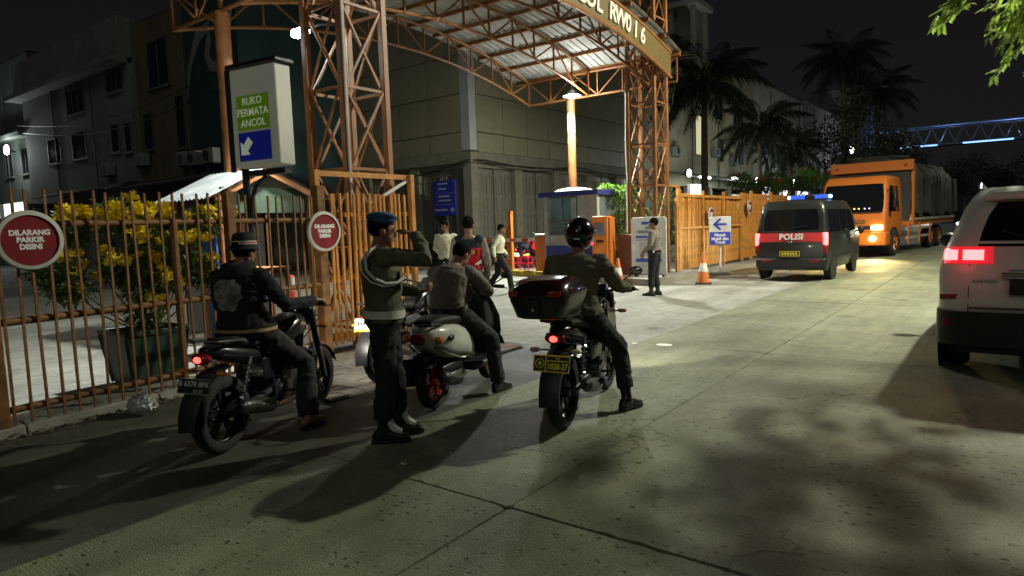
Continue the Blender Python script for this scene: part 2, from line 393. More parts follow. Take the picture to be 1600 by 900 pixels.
# ------------------------------------------------------------------ buildings
CONC = mat('grey render', (0.30, 0.30, 0.28), 0.85, var=0.15, scale=1.5, dirt=(0.12, 0.12, 0.10), damt=0.7, dscale=0.6)
OLIVE = mat('olive cladding', (0.225, 0.215, 0.145), 0.6, var=0.10, scale=1.2, dirt=(0.11, 0.10, 0.06), damt=0.5, dscale=0.8)
GREYB = mat('pale corner strip', (0.34, 0.36, 0.38), 0.6, var=0.1, scale=2)
DOORM = mat('grey folding door', (0.15, 0.148, 0.12), 0.55, var=0.15, scale=3, dirt=(0.1, 0.09, 0.07), damt=0.5)
PLAST = mat('old plaster', (0.18, 0.172, 0.13), 0.85, var=0.2, scale=2, dirt=(0.1, 0.09, 0.07), damt=0.6)
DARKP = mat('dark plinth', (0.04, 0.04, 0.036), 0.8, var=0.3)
WINF = mat('window frame', (0.12, 0.12, 0.11), 0.5)
WING = mat('dark window glass', (0.012, 0.014, 0.018), 0.1, var=0.0)
# olive corner building with grey folding doors
cx0, cy0 = -17.3, 20.5
B = thing('commercial_building', 'large olive panelled corner building with grey folding doors behind the guard booth', 'building', (cx0, cy0, 0))
MB().bx(-24, -.35, .35, 18, -.05, 13.4).build('wall', CONC, B)
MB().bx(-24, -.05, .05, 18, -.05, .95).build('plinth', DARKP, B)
# upper cladding, panel by panel; u runs along the face
pmesh = {}
def panel(w, h, key):
    if key not in pmesh:
        o = MB().bx(0, w - .03, -.04, .0, 0, h - .035).build('cladding_panel', OLIVE, None, bevel=.008, seg=1); pmesh[key] = o.data; bpy.data.objects.remove(o)
    return pmesh[key]
zs = [4.62, 5.42, 6.92, 8.42, 9.92, 11.42, 12.92]
for i in range(10):
    for a, b in zip(zs[:-1], zs[1:]):
        o = link('cladding_panel', panel(1.74, b - a, ('r', round(b - a, 2))), B, (0, .42 + i * 1.74, a), (0, 0, RAD(90)))
for i in range(7):
    for a, b in zip(zs[:-1], zs[1:]):
        o = link('cladding_panel', panel(1.74, b - a, ('r', round(b - a, 2))), B, (-.42 - (i + 1) * 1.74 + .03, 0, a))
MB().bx(-.40, .03, -.03, .40, 4.66, 12.9).build('corner_strip', GREYB, B)
MB().bx(-14, .10, -.10, .30, 4.18, 4.6).bx(-.30, .10, .30, 18, 4.18, 4.6).build('cornice', PLAST, B, bevel=.02)
# folding door leaves with arched mouldings
dm = MB(); w = .6; dm.bx(0, w - .012, -.03, .02, 0, 3.1)
def arch_frame(mb, x0, x1, z0, z1, arch):
    pts = [(x0, z0), (x1, z0), (x1, z1)]
    if arch:
        r = (x1 - x0) / 2
        pts += [((x0 + x1) / 2 + r * cos(RAD(a)), z1 + r * sin(RAD(a))) for a in (30, 60, 90, 120, 150)]
    pts += [(x0, z1)]
    for a, b in zip(pts, pts[1:] + pts[:1]): mb.bar((a[0], -.038, a[1]), (b[0], -.038, b[1]), .05, .045, up=(0, 1, 0))
arch_frame(dm, .12, .48, 2.0, 2.62, True); arch_frame(dm, .12, .48, 1.25, 1.85, False); arch_frame(dm, .12, .48, .15, 1.1, False)
do = dm.build('door_leaf', DOORM, None); dme = do.data; bpy.data.objects.remove(do)
for bay in range(5):
    y = .45 + bay * 3.1
    for k in range(4): link('door_leaf', dme, B, (-.22, y + k * .62, .96), (RAD(0), 0, RAD(90 + (4 if k % 2 else -4))))
    MB().bx(-.30, .0, y + 2.5, y + 3.02, .95, 4.18).build('pillar', PLAST, B)
    MB().bx(-.34, -.06, y, y + 2.5, 4.0, 4.18).build('lintel', PLAST, B)
for bay in range(4):
    x = -.45 - bay * 3.1
    for k in range(4): link('door_leaf', dme, B, (x - (k + 1) * .62, .22, .96), (0, 0, RAD(4 if k % 2 else -4)))
    MB().bx(x - 3.02, x - 2.5, 0, .30, .95, 4.18).build('pillar', PLAST, B)
    MB().bx(x - 2.5, x, .06, .34, 4.0, 4.18).build('lintel', PLAST, B)
MB().bx(-.42, .0, .0, .42, .95, 4.18).build('pillar', PLAST, B)
# sagging cable bundle along the cornice
pts = []
for i in range(15):
    t = i / 14; pts.append((-24 + t * 6.7, 20.25, 4.25 - .45 * sin(pi * t)))
for i in range(1, 20):
    t = i / 19; pts.append((-17.05, 20.3 + t * 16, 4.35 - .25 * abs(sin(pi * t * 2))))
tag(MB().tube(pts, .03, 6).build('cable', BLK, smooth=True), 'black sagging cable strung along the olive corner building', 'cable')

for q, (a_, b_, lab) in enumerate((((-46, 14.4, 7.9), (-24.6, 14.6, 7.4), 'thin overhead cable strung across the grey shophouses'), ((-46, 14.2, 8.3), (-24.6, 14.5, 8.0), 'upper overhead cable strung across the grey shophouses'))):
    tag(MB().tube([V(a_).lerp(V(b_), i / 16) - V((0, 0, .8 * sin(pi * i / 16))) for i in range(17)], .025, 5).build('cable', BLK, smooth=True), lab, 'cable')
def shophouse(name, label, loc, rz, width, height, wm, wins, depth=5, awn=None, awm=None, acs=(), parapet=0.0, lit=None, eave=None, gf=3.6):
    r = thing(name, label, 'building', loc, rz)
    MB().bx(0, width, 0, depth, gf + .2, height).build('wall', wm, r)
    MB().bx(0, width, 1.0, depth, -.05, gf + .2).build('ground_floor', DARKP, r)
    for k in range(int(width // 4) + 1):
        x = min(k * 4.0, width - .35); MB().bx(x, x + .35, .0, .35, -.05, gf + .2).build('pillar', wm, r)
    for k in range(max(1, int(width // 4))):
        for q in range(2):
            x0 = k * 4 + .5 + q * 1.65
            if x0 + 1.5 < width: MB().bx(x0, x0 + 1.5, .94, .99, 0, gf - .5).build('shutter_door', DOORM, r)
    for (x0, x1, z0, z1, n) in wins:
        fr = MB().bx(x0 - .07, x1 + .07, -.05, -.002, z0 - .07, z0).bx(x0 - .07, x1 + .07, -.05, -.002, z1, z1 + .07).bx(x0 - .07, x0, -.05, -.002, z0, z1).bx(x1, x1 + .07, -.05, -.002, z0, z1)
        for k in range(1, n): x = x0 + (x1 - x0) * k / n; fr.bx(x - .03, x + .03, -.05, -.002, z0, z1)
        f = fr.build('window', WINF, r)
        for k in range(n):
            a = x0 + (x1 - x0) * k / n; b = x0 + (x1 - x0) * (k + 1) / n
            MB().bx(a + .03 * (k > 0), b - .03 * (k < n - 1), -.02, -.003, z0, z1).build('pane', lit if (lit and n == 1) else WING, f)
        MB().bx(x0 - .15, x1 + .15, -.16, 0, z0 - .15, z0 - .07).build('window_sill', wm, r)
    if awn:
        for (x0, x1, z) in awn:
            mb = MB(); mb.prism([(0, z), (0, z + .08), (-1.5, z - .32), (-1.5, z - .40)], (x0, 0, 0), (0, 1, 0), (0, 0, 1), x1 - x0); mb.build('awning', awm or DARKP, r)
    for (x, z) in acs:
        a = MB().bx(x, x + .85, -.42, -.08, z, z + .6).build('ac_unit', CONC, r, bevel=.02)
        MB().lathe([(.0, 0), (.22, 0), (.22, .015), (.0, .015)], (x + .33, -.435, z + .3), (0, -1, 0), 18).build('fan_grille', DKMET, a)
        MB().bx(x + .1, x + .14, -.40, -.001, z - .04, z).build('bracket', DKMET, a)
        MB().bx(x + .7, x + .74, -.40, -.001, z - .04, z).build('bracket', DKMET, a)
    for k in range(int(width // 5)): MB().tube([(4.6 + k * 5, -.05, gf + .1), (4.6 + k * 5, -.05, height - .4)], .045, 6).build('downpipe', WINF, r, smooth=True)
    if parapet: MB().bx(-.25, width + .02, -.35, .3, height - .9, height + parapet).build('parapet', wm, r, bevel=.05)
    if eave: MB().bx(-.4, width, -.8, .2, eave, eave + .25).build('eave', wm, r)
    MB().bx(.1, width - .1, .1, depth - .1, height, height + .12).build('roof', DARKP, r)
    return r
W1 = mat('pale grey wall', (0.23, 0.23, 0.215), 0.85, var=0.12, scale=.8, dirt=(0.16, 0.15, 0.13), damt=.6, dscale=.5)
W2 = mat('brown ochre wall', (0.17, 0.13, 0.08), 0.85, var=0.12, scale=.8, dirt=(0.09, 0.07, 0.05), damt=.6, dscale=.5)
W3 = mat('deep teal wall', (0.02, 0.055, 0.055), 0.8, var=0.15, scale=.8)
W4 = mat('warm beige wall', (0.40, 0.36, 0.25), 0.85, var=0.12, scale=.8, dirt=(0.18, 0.16, 0.12), damt=.5, dscale=.5)
W5 = mat('white wall', (0.48, 0.48, 0.44), 0.85, var=0.1, scale=.8, dirt=(0.22, 0.21, 0.18), damt=.5, dscale=.5)
W6 = mat('dim grey green wall', (0.13, 0.15, 0.13), 0.85, var=0.15, scale=.8)
LITW = mat('lit window', (0.3, 0.3, 0.2), 0.5, var=0, emit=(1.0, 0.95, 0.55), estr=0.55)
shophouse('shophouse', 'pale grey three storey shophouse with barred windows behind the yellow shrub', (-47.5, 15, 0), 0, 13.9, 11.0, W1,
          [(6.6, 8.7, 8.35, 10.1, 3), (11.6, 13.2, 8.8, 10.0, 3), (3.4, 5.1, 6.0, 7.3, 1), (6.8, 8.5, 5.95, 7.3, 1), (11.6, 12.4, 5.9, 7.2, 1), (13.1, 13.7, 5.8, 7.1, 1)],
          awn=[(5, 13.9, 4.3)], acs=[(11.0, 4.75)], parapet=1.0, eave=9.9)
shophouse('shophouse', 'narrow brown shophouse with one large dark upper window', (-33.55, 15.3, 0), 0, 5.0, 11.6, W2,
          [(1.4, 3.2, 8.5, 10.5, 2), (.5, 1.3, 5.8, 7.4, 1), (3.6, 4.3, 5.6, 7.8, 1)], awn=[(0, 5, 4.25)], acs=[(.1, 5.0), (4.05, 4.7)])
r = shophouse('shophouse', 'dark teal building with a pale painted wave on its wall', (-28.45, 15.1, 0), 0, 4.0, 12.2, W3, [], awn=[(0, 4, 4.2)], acs=[(.2, 4.6), (1.5, 4.6)])
# the painted wave stands a little proud, as moulded relief
wp = [(0, 7.5), (.35, 8.8), (1.2, 9.9), (2.2, 10.15), (2.0, 9.6), (1.75, 9.0), (2.05, 8.5), (2.7, 8.45), (3.25, 9.2), (3.6, 10.0), (3.75, 10.6)]
MB().tube([(x, -.03, z) for x, z in wp], [.05, .16, .26, .24, .2, .2, .24, .26, .24, .18, .1], 8, flat=.25, up=(0, 1, 0)).build('wave_relief', W1, r, smooth=True)
shophouse('shophouse', 'dim green grey building at the far left edge behind the fence', (-62, 15.5, 0), 0, 14.3, 13.0, W6, [(9, 10.2, 5.9, 7.4, 2), (12, 13.2, 5.9, 7.4, 2)], eave=8.0)
shophouse('shophouse', 'beige three storey shophouse behind the tall palm by the right tower', (-17.3, 39, 0), 90, 18, 12.6, W4,
          [(2, 3.4, 8.8, 10.4, 2), (5.2, 6.5, 6.0, 8.6, 1), (9, 10.4, 8.8, 10.4, 2), (13, 14.4, 8.8, 10.4, 2), (9.5, 10.6, 5.8, 7.4, 2), (14, 15.2, 5.8, 7.4, 2)],
          awn=[(0, 18, 4.6)], awm=W1, acs=[(1, 5.6), (8, 6.0), (12, 5.6)], lit=LITW)
shophouse('shophouse', 'white shophouse between the palms, third house along the inner street', (-17.3, 57.2, 0), 90, 16, 13.0, W5,
          [(2, 3.4, 9, 10.5, 2), (6, 7.4, 9, 10.5, 2), (10, 11.4, 9, 10.5, 2), (13.6, 15, 9, 10.5, 2), (3, 4.2, 5.8, 7.4, 2), (8, 9.2, 5.8, 7.4, 2), (12, 13.2, 5.8, 7.4, 2)],
          awn=[(0, 16, 4.6)], awm=W1, acs=[(5, 6), (11, 6)])
shophouse('shophouse', 'dim grey shophouse far along the inner street above the truck', (-17.3, 73.5, 0), 90, 24, 13.4, W1,
          [(2 + 4 * k, 3.4 + 4 * k, z, z + 1.5, 2) for k in range(5) for z in (5.8, 9)], awn=[(0, 24, 4.6)], awm=W1)
shophouse('shophouse', 'tall grey block far behind the truck with dark windows', (-17.3, 98, 0), 90, 22, 18.0, W1,
          [(2 + 4 * k, 3.4 + 4 * k, z, z + 1.5, 2) for k in range(5) for z in (5.8, 9, 12.2, 15)])
# white stair head and water tank on the beige roof
t = thing('roof_structure', 'pale open stair head standing on the beige shophouse roof', 'roof structure', (-19.5, 45, 12.72))
for (x, y) in ((0, 0), (1.6, 0), (0, 2.2), (1.6, 2.2)): MB().bx(x, x + .3, y, y + .3, 0, 3.4).build('post', W5, t)
MB().bx(-.3, 2.2, -.3, 2.8, 3.4, 3.75).build('slab', W5, t)
MB().bx(.3, 1.6, .9, 2.2, 1.2, 3.4).build('wall', W5, t)

# lit lamps and shop fronts along the inner street
LITE = mat('lit fluorescent tube', (0.8, 0.8, 0.8), 0.4, var=0, emit=(0.88, 1.0, 0.95), estr=14)
LITS = mat('lit shop panel', (0.6, 0.6, 0.55), 0.5, var=0.1, scale=2, emit=(0.85, 1.0, 0.85), estr=1.3)
def bulkhead(loc, label, rz, e=60, group=None, s=1.0, col=(0.9, 1, .97)):
    t = thing('wall_lamp', label, 'lamp', loc, rz, group)
    MB().bx(-.5 * s, .5 * s, .0, .12, .06, .12).build('housing', WHITE, t)
    MB().tube([(-.45 * s, .02, .02), (.45 * s, .02, .02)], .045 * s, 8).build('tube', LITE, t)
    MB().bx(-.04, .04, .05, .35, .1, .14).build('bracket', DKMET, t)
    lamp('POINT', 'glow', t, (0, -.25, -.1), e, col, .15)
    return t
def ball(loc, label, rad, e, rz=90):
    t = thing('floodlight', label, 'lamp', loc, rz)
    MB().box((0, .14, 0), (.5, .14, .4)).build('housing', DKMET, t, bevel=.03)
    MB().ell((0, .03, 0), (rad, rad * .45, rad), 16).build('lens', mat('lit floodlight lens', (.9, .9, .9), .3, var=0, emit=(0.9, 1, .97), estr=30), t, smooth=True)
    MB().bar((0, .2, 0), (0, .5, -.1), .06).build('bracket', DKMET, t)
    lamp('POINT', 'glow', t, (0, -.3, -.05), e, (0.9, 1, .96), .2)
    return t
ball((-15.4, 38.4, 4.35), 'bright white floodlight under the beige awning beside the right tower', .22, 160)
bulkhead((-15.4, 46.8, 4.3), 'white tube lamp under the beige awning beside the palm trunk', 90, 110, s=1.6)
ball((-15.4, 51.6, 4.35), 'white floodlight under the beige awning behind the red flowering trees', .2, 120)
ball((-15.4, 62.0, 4.6), 'white floodlight under the white shophouse awning beside the truck roof', .25, 160)
ball((-15.0, 86.5, 9.0), 'lone high floodlight glowing above the orange truck', .42, 420)
bulkhead((-15.6, 41.5, 4.2), 'white tube lamp lighting the first shop past the gate', 90, 90, s=1.8)
ball((-49.7, 14.6, 7.3), 'lone floodlight on the dim building at the far left', .3, 240, 0)
for k, (x, w) in enumerate(((-53.5, 3.2), (-49.6, 2.2), (-46.6, 3.3))):
    t = thing('shop_sign', ('lit white shop panel at the far left edge of the shops', 'narrow lit shop panel second from the left edge', 'lit white shop panel just left of the yellow shrub')[k], 'shop sign', (x, 13.3, 3.0))
    MB().bx(0, w, 0, .2, 0, .85).build('box_frame', WHITE, t)
    MB().bx(.05, w - .05, -.03, -.003, .05, .8).build('light_panel', LITS, t)
    MB().bx(.2, .3, .2, 2.2, .6, .7).build('bracket', DKMET, t); MB().bx(w - .3, w - .2, .2, 2.2, .6, .7).build('bracket', DKMET, t)
    lamp('POINT', 'glow', t, (w / 2, -.5, .3), 20, (.85, 1, .9), .3)
for k, (y, w, z, c) in enumerate(((40.0, 3.0, 2.7, (0.85, 1, .75)), (48.2, 1.2, 2.2, (1, .8, .45)), (54.5, 2.6, 2.9, (.95, .95, 1)), (60, 2.4, 2.8, (1, .85, .85)), (66, 4.5, 2.8, (.9, .95, 1)))):
    t = thing('shop_sign', ('lit pale green shop panel beside the right tower', 'small amber lit shop panel behind the palm trunk', 'lit white shop panel behind the frangipani trees', 'pinkish lit shop panel left of the truck', 'pale lit shop panel half hidden by the truck cab')[k], 'shop sign', (-16.0, y, z), 90)
    MB().bx(0, w, 0, .2, 0, 1.1).build('box_frame', WHITE, t)
    MB().bx(.05, w - .05, -.03, -.003, .05, 1.05).build('light_panel', mat('lit shop panel %d' % k, (.5, .5, .45), .5, var=.2, scale=3, emit=c, estr=1.6 if k != 1 else .5), t)
    MB().bx(.2, .3, .2, 1.3, .9, 1.0).build('bracket', DKMET, t); MB().bx(w - .3, w - .2, .2, 1.3, .9, 1.0).build('bracket', DKMET, t)

# far footbridge washed with blue light
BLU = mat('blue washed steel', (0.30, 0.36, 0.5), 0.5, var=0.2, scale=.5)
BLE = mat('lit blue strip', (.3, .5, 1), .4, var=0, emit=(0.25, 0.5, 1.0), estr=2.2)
fb = thing('footbridge', 'far steel truss footbridge washed in blue light across the road', 'footbridge', (0, 120, 0))
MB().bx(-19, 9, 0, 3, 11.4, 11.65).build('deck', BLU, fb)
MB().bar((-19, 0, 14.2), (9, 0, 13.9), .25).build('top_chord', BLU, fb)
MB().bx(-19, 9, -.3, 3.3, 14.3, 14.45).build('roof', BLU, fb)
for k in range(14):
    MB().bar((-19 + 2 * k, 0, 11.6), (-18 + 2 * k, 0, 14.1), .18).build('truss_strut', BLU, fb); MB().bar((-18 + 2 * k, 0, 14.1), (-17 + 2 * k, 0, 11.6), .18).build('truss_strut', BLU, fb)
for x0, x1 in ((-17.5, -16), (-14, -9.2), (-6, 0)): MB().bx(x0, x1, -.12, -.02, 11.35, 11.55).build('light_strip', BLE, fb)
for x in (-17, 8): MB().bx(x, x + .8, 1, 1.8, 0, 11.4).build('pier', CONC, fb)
for x in (-15, -8, 0): lamp('POINT', 'glow', fb, (x, 1.5, 12.3), 350, (.35, .55, 1), .3)
# ------------------------------------------------------------------ entrance gate: towers, arched trusses, roof, name board
G = thing('entrance_gate', 'orange brown steel entrance gate with two lattice towers and an arched roof', 'gate')
def zb(y): return 5.42 + 0.80 * (1 - ((y - 12.15) / 5.7) ** 2)
DEPTH = 0.70
YL, YR = 6.45, 17.85
def tower(x0, y0, s, H, zbase):
    for (x, y) in ((x0, y0), (x0 - s, y0), (x0, y0 + s), (x0 - s, y0 + s)):
        MB().bx(x - .05, x + .05, y - .05, y + .05, zbase, H).build('tower_leg', ORANGE, G, bevel=.008, seg=1)
    n = 7; dz = (H - .35 - zbase) / n
    for k in range(n + 1):
        z = zbase + .25 + k * dz
        for a, b in (((x0, y0), (x0 - s, y0)), ((x0, y0), (x0, y0 + s)), ((x0 - s, y0), (x0 - s, y0 + s)), ((x0, y0 + s), (x0 - s, y0 + s))):
            A = V((*a, z)); Bq = V((*b, z)); d = (Bq - A).normalized() * .05
            MB().bar(A + d, Bq - d, .04).build('tower_rung', ORANGE, G)
            if k < n:
                up = V((0, 0, dz)); o = V((d.y, -d.x, 0)) * .35
                MB().bar(A + d + o, Bq - d + up + o, .03).build('tower_brace', ORANGE, G)
                MB().bar(A + d + up - o, Bq - d - o, .03).build('tower_brace', ORANGE, G)
tower(-7.5, 6.2, .78, 8.3, -.03)
tower(-7.8, 17.0, .78, 8.3, .1)
PLN = mat('brown plinth paint', (0.16, 0.06, 0.03), .6, var=.2)
MB().bx(-8.85, -8.25, 16.7, 17.25, .1, 1.25).build('tower_plinth', PLN, G, bevel=.02)
MB().bx(-8.05, -7.6, 16.75, 17.2, .1, .5).build('tower_plinth', KRB, G, bevel=.02)
def arch_truss(x, w=.07, web=True):
    ys = [YL + (YR - YL) * i / 24 for i in range(25)]
    for off in (0, DEPTH):
        MB().tube([(x, y, zb(y) + off) for y in ys], w / 2, 8).build('truss_chord', ORANGE, G, smooth=True)
    if web:
        for i in range(0, 25, 2):
            y = ys[i]; MB().bar((x, y, zb(y) + w / 2), (x, y, zb(y) + DEPTH - w / 2), .04).build('truss_strut', ORANGE, G)
            if i < 24:
                y2 = ys[i + 2]; a, b = ((y, 0), (y2, DEPTH)) if (i // 2) % 2 else ((y, DEPTH), (y2, 0))
                MB().bar((x + .03, a[0], zb(a[0]) + a[1]), (x + .03, b[0], zb(b[0]) + b[1]), .035).build('truss_diagonal', ORANGE, G)
for x in (-12.5, -10.3, -8.3): arch_truss(x)
for y in (YL, YR):
    z = zb(y)
    MB().tube([(-12.5, y, z), (-7.5, y, z)], .035, 8).build('eave_chord', ORANGE, G, smooth=True)
    MB().tube([(-13.0, y, z + DEPTH), (-7.4, y, z + DEPTH)], .035, 8).build('eave_chord', ORANGE, G, smooth=True)
    n = 6
    for k in range(n):
        xa = -12.5 + 5 * k / n; xb = -12.5 + 5 * (k + 1) / n
        a, b = (0, DEPTH) if k % 2 else (DEPTH, 0)
        MB().bar((xa, y, z + a), (xb, y, z + b), .035).build('truss_diagonal', ORANGE, G)
        MB().bar((xb, y, z), (xb, y, z + DEPTH), .035).build('truss_strut', ORANGE, G)
for i in range(13):
    y = YL - .25 + (YR - YL + .3) * i / 12
    MB().bar((-13.0, y, zb(y) + DEPTH + .085), (-7.42, y, zb(y) + DEPTH + .085), .06, .09).build('purlin', ORANGE, G)
ROOF = mat('grey roof sheet', (0.34, 0.34, 0.32), 0.75, var=.15, scale=1.2, dirt=(.22, .2, .17), damt=.6, dscale=1.5)
def roof_sheet(xa, xb, ya, yb):
    xs = []; x = xa
    while x < xb - .01: xs += [(x, 0), (x + .12, 0), (x + .14, .035), (x + .19, .035)]; x += .21
    xs = [(min(a, xb), h) for a, h in xs] + [(xb, 0)]
    ys = [ya + (yb - ya) * i / 10 for i in range(11)]
    vs = [(a, y, zb(y) + DEPTH + .137 + h) for y in ys for a, h in xs]; n = len(xs)
    vs2 = [(a, b, c + .006) for a, b, c in vs]; N = len(vs)
    fs = []
    for i in range(10):
        for j in range(n - 1):
            q = (i * n + j, i * n + j + 1, (i + 1) * n + j + 1, (i + 1) * n + j); fs.append(q[::-1]); fs.append(tuple(k + N for k in q))
    MB().add(vs + vs2, fs).build('roof_sheet', ROOF, G, fix=False)
for k in range(8):
    xa = -13.15 + k * .72
    roof_sheet(xa, xa + .715, YL - .45, 12.14); roof_sheet(xa, xa + .715, 12.16, YR + .12)
# name board on the road side, following the arch
NB = mat('olive gold name board', (0.12, 0.078, 0.02), .6, var=.15, dirt=(.1, .07, .03), damt=.5)
ys = [YL + .05 + (YR - YL - .35) * i / 20 for i in range(21)]
rings = [[(-7.62, y, zb(y) - .02), (-7.54, y, zb(y) - .02), (-7.54, y, zb(y) + .64), (-7.62, y, zb(y) + .64)] for y in ys]
nb = MB().loft(rings).build('name_board', NB, G)
for off in (-.02, .64):
    MB().tube([(-7.54, y, zb(y) + off) for y in ys], .04, 6).build('board_rim', ORANGE, nb, smooth=True)
LET = mat('cream raised letter', (0.62, 0.60, 0.45), .5, var=.1)
for i, ch in enumerate('PERMATA ANCOL RW016'):
    if ch == ' ': continue
    y = 8.72 + i * .39 + (.16 if i < 13 else 0); sl = -2 * .80 * (y - 12.15) / 5.7 ** 2
    u = V((0, 1, sl)).normalized(); vv = V((0, -sl, 1)).normalized()
    text('letter', ch, .56, LET, nb, (-7.515, y, zb(y) + .31), u, vv, .025, bold=.012)
# round rear poles
for y in (6.5, 17.85): MB().tube([(-10.95, y, -.03), (-10.95, y, 5.42)], .13, 18).build('rear_pole', ORANGE, G, smooth=True)
MB().tube([(-7.5 + .07, 6.2 - .02, 0.3), (-7.43, 6.18, 8.2)], .018, 6).build('conduit', WHITE, G, smooth=True)
MB().tube([(-8.64, 16.94, 1.3), (-8.64, 16.94, 2.6), (-8.62, 16.94, 2.75), (-8.66, 16.94, 3.6), (-8.63, 16.94, 5.4)], .02, 6).build('conduit', WHITE, G, smooth=True)

LENS = mat('lit lamp lens', (.9, .9, .9), .3, var=0, emit=(0.93, 1, .98), estr=60)
t = thing('floodlight', 'dazzling white floodlight fixed to the near lattice tower', 'lamp', (-8.74, 6.5, 4.66))
MB().box((-.02, .02, .05), (.26, .18, .07), M.Rotation(.35, 3, 'X')).build('housing', DKMET, t, bevel=.015)
for k in range(3): MB().ell((-.1 + .1 * k, -.04, -.01), (.085, .085, .07), 12).build('led_lens', LENS, t, smooth=True)
MB().tube([(.05, .06, .06), (.2, .2, .12), (.45, .44, .12)], .02, 8).build('arm', DKMET, t, smooth=True)
lamp('SPOT', 'glow', t, (-.05, -.06, -.1), 2300, (0.95, 1.0, 0.95), .1, 92, (-1.2, -1.95, -2.1), .3)
lamp('POINT', 'bulb_glow', t, (-.35, -.4, -.14), 45, (0.95, 1.0, 0.95), .1)
t = thing('pendant_lamp', 'bright dome lamp at the top of the rear orange pole above the booth', 'lamp', (-10.62, 17.4, 5.42))
MB().lathe([(.04, .16), (.09, .13), (.2, .04), (.27, 0), (.27, -.02)], (0, 0, 0), (0, 0, 1), 24, cap=False).build('shade', WHITE, t, smooth=True)
MB().ell((0, 0, 0), (.14, .14, .09), 16).build('bulb', LENS, t, smooth=True)
MB().tube([(0, 0, .15), (-.05, .1, .3), (-.2, .32, .3)], .025, 8).build('arm', DKMET, t, smooth=True)
lamp('SPOT', 'glow', t, (0, 0, -.12), 3900, (0.97, 1.0, 0.93), .14, 134, (.12, -.35, -2), .35)
lamp('POINT', 'bulb_glow', t, (.38, -.42, -.22), 210, (0.97, 1.0, 0.93), .1)

# ------------------------------------------------------------------ fences
def picket_line(parent, p, q, z0, z1, gap, w=.022, mt=FENCEP, off=0, jit=.012):
    p = V((*p, 0)); q = V((*q, 0)); L = (q - p).length; n = int(L / gap); d = (q - p) / L
    key = 'pk%.2f_%.3f' % (z1 - z0, w) + mt.name[:3]
    me = bpy.data.meshes.get(key)
    if not me:
        o = MB().bx(-w / 2, w / 2, -w / 2, w / 2, 0, z1 - z0).build(key, mt); me = o.data; bpy.data.objects.remove(o)
    r = random.Random(int(L * 100))
    ang = math.atan2(d.y, d.x)
    for i in range(n):
        c = p + d * (gap * (i + .5)) + V((d.y, -d.x, 0)) * off
        link('picket', me, parent, (c.x, c.y, z0 + r.uniform(-jit, jit)), (r.gauss(0, .009), r.gauss(0, .009), ang + r.uniform(-.1, .1)))
F = thing('picket_fence', 'ochre steel picket fence in front of the yellow shrub', 'fence')
A, Bf = (-6.5, -.4), (-7.0, 5.3)
def fx(y): return A[0] + (Bf[0] - A[0]) * (y - A[1]) / (Bf[1] - A[1])
picket_line(F, (fx(-.4), -.4), (fx(5.3), 5.3), .06, 2.06, .128, .020, SHADEF)
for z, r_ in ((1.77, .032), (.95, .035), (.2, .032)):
    MB().tube([(fx(-.4) - .04, -.4, z), (fx(5.3) - .04, 5.3, z)], r_, 10).build('rail', SHADEF, F, smooth=True)
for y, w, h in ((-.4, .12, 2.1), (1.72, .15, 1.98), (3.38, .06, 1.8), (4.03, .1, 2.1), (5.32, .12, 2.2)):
    MB().bx(fx(y) - .04 - w / 2, fx(y) - .04 + w / 2, y - w / 2, y + w / 2, -.03, h).build('post', SHADEF, F, bevel=.008, seg=1)
S = thing('sliding_gate', 'orange slatted sliding gate slid open beside the near tower', 'gate')
gx = -7.2
picket_line(S, (gx, 5.45), (gx, 7.1), .1, 2.12, .098, .032, FENCEP)
for z, hh in ((2.38, .07), (1.84, .06), (.98, .06), (.2, .09)):
    MB().bx(gx - .065, gx - .025, 5.42, 7.16, z - hh / 2, z + hh / 2).build('gate_rail', FENCEP, S)
for y in (5.42, 7.13): MB().bx(gx - .05, gx + .03, y - .04, y + .04, .03, 2.42).build('gate_stile', FENCEP, S, bevel=.006, seg=1)
MB().bar((gx - .04, 6.55, 2.08), (gx - .04, 7.1, 2.34), .04).build('gate_brace', WHITE, S)
MB().bx(gx - .12, gx + .1, 5.3, 7.3, -.02, .03).build('track', DKMET, S)
R1 = thing('picket_fence', 'tall close set ochre picket fence behind the blue arrow sign', 'fence')
picket_line(R1, (-7.9, 18.75), (-7.95, 24.4), .1, 2.38, .074, .045)
for z in (2.2, 1.2, .3): MB().bx(-7.98, -7.94, 18.7, 24.45, z - .04, z + .04).build('rail', FENCEP, R1)
for y in (18.75, 20.6, 22.5, 24.45): MB().bx(-7.88, -7.8, y - .04, y + .04, 0, 2.5).build('post', FENCEP, R1)
MB().bx(-7.88, -7.82, 18.75, 24.4, 1.32, 1.38).build('rail', FENCEP, R1)
MB().bx(-7.88, -7.82, 18.75, 24.4, 2.28, 2.34).build('rail', FENCEP, R1)
R2 = thing('picket_fence', 'ochre picket fence running on behind the police van', 'fence')
picket_line(R2, (-7.95, 24.6), (-8.1, 44), .1, 2.5, .085, .045)
for z in (2.25, 1.25, .3): MB().bx(-8.1, -8.06, 24.55, 44, z - .04, z + .04).build('rail', FENCEP, R2)
for y in range(0, 8): MB().bx(-7.93, -7.84, 25.6 + y * 2.6, 25.7 + y * 2.6, 0, 2.6).build('post', FENCEP, R2)
R3 = thing('service_gate', 'narrow ochre steel side gate standing beside the right tower', 'gate')
picket_line(R3, (-7.62, 17.95), (-7.86, 18.66), .12, 2.0, .07, .035)
for z in (2.0, 1.3, .85, .15): MB().bar((-7.60, 17.9, z), (-7.86, 18.68, z), .05).build('gate_rail', FENCEP, R3)
MB().bx(-7.90, -7.80, 18.63, 18.72, .0, 2.62).build('gate_stile', FENCEP, R3)
MB().bx(-7.62, -7.55, 17.87, 17.94, .0, 2.1).build('gate_stile', FENCEP, R3)
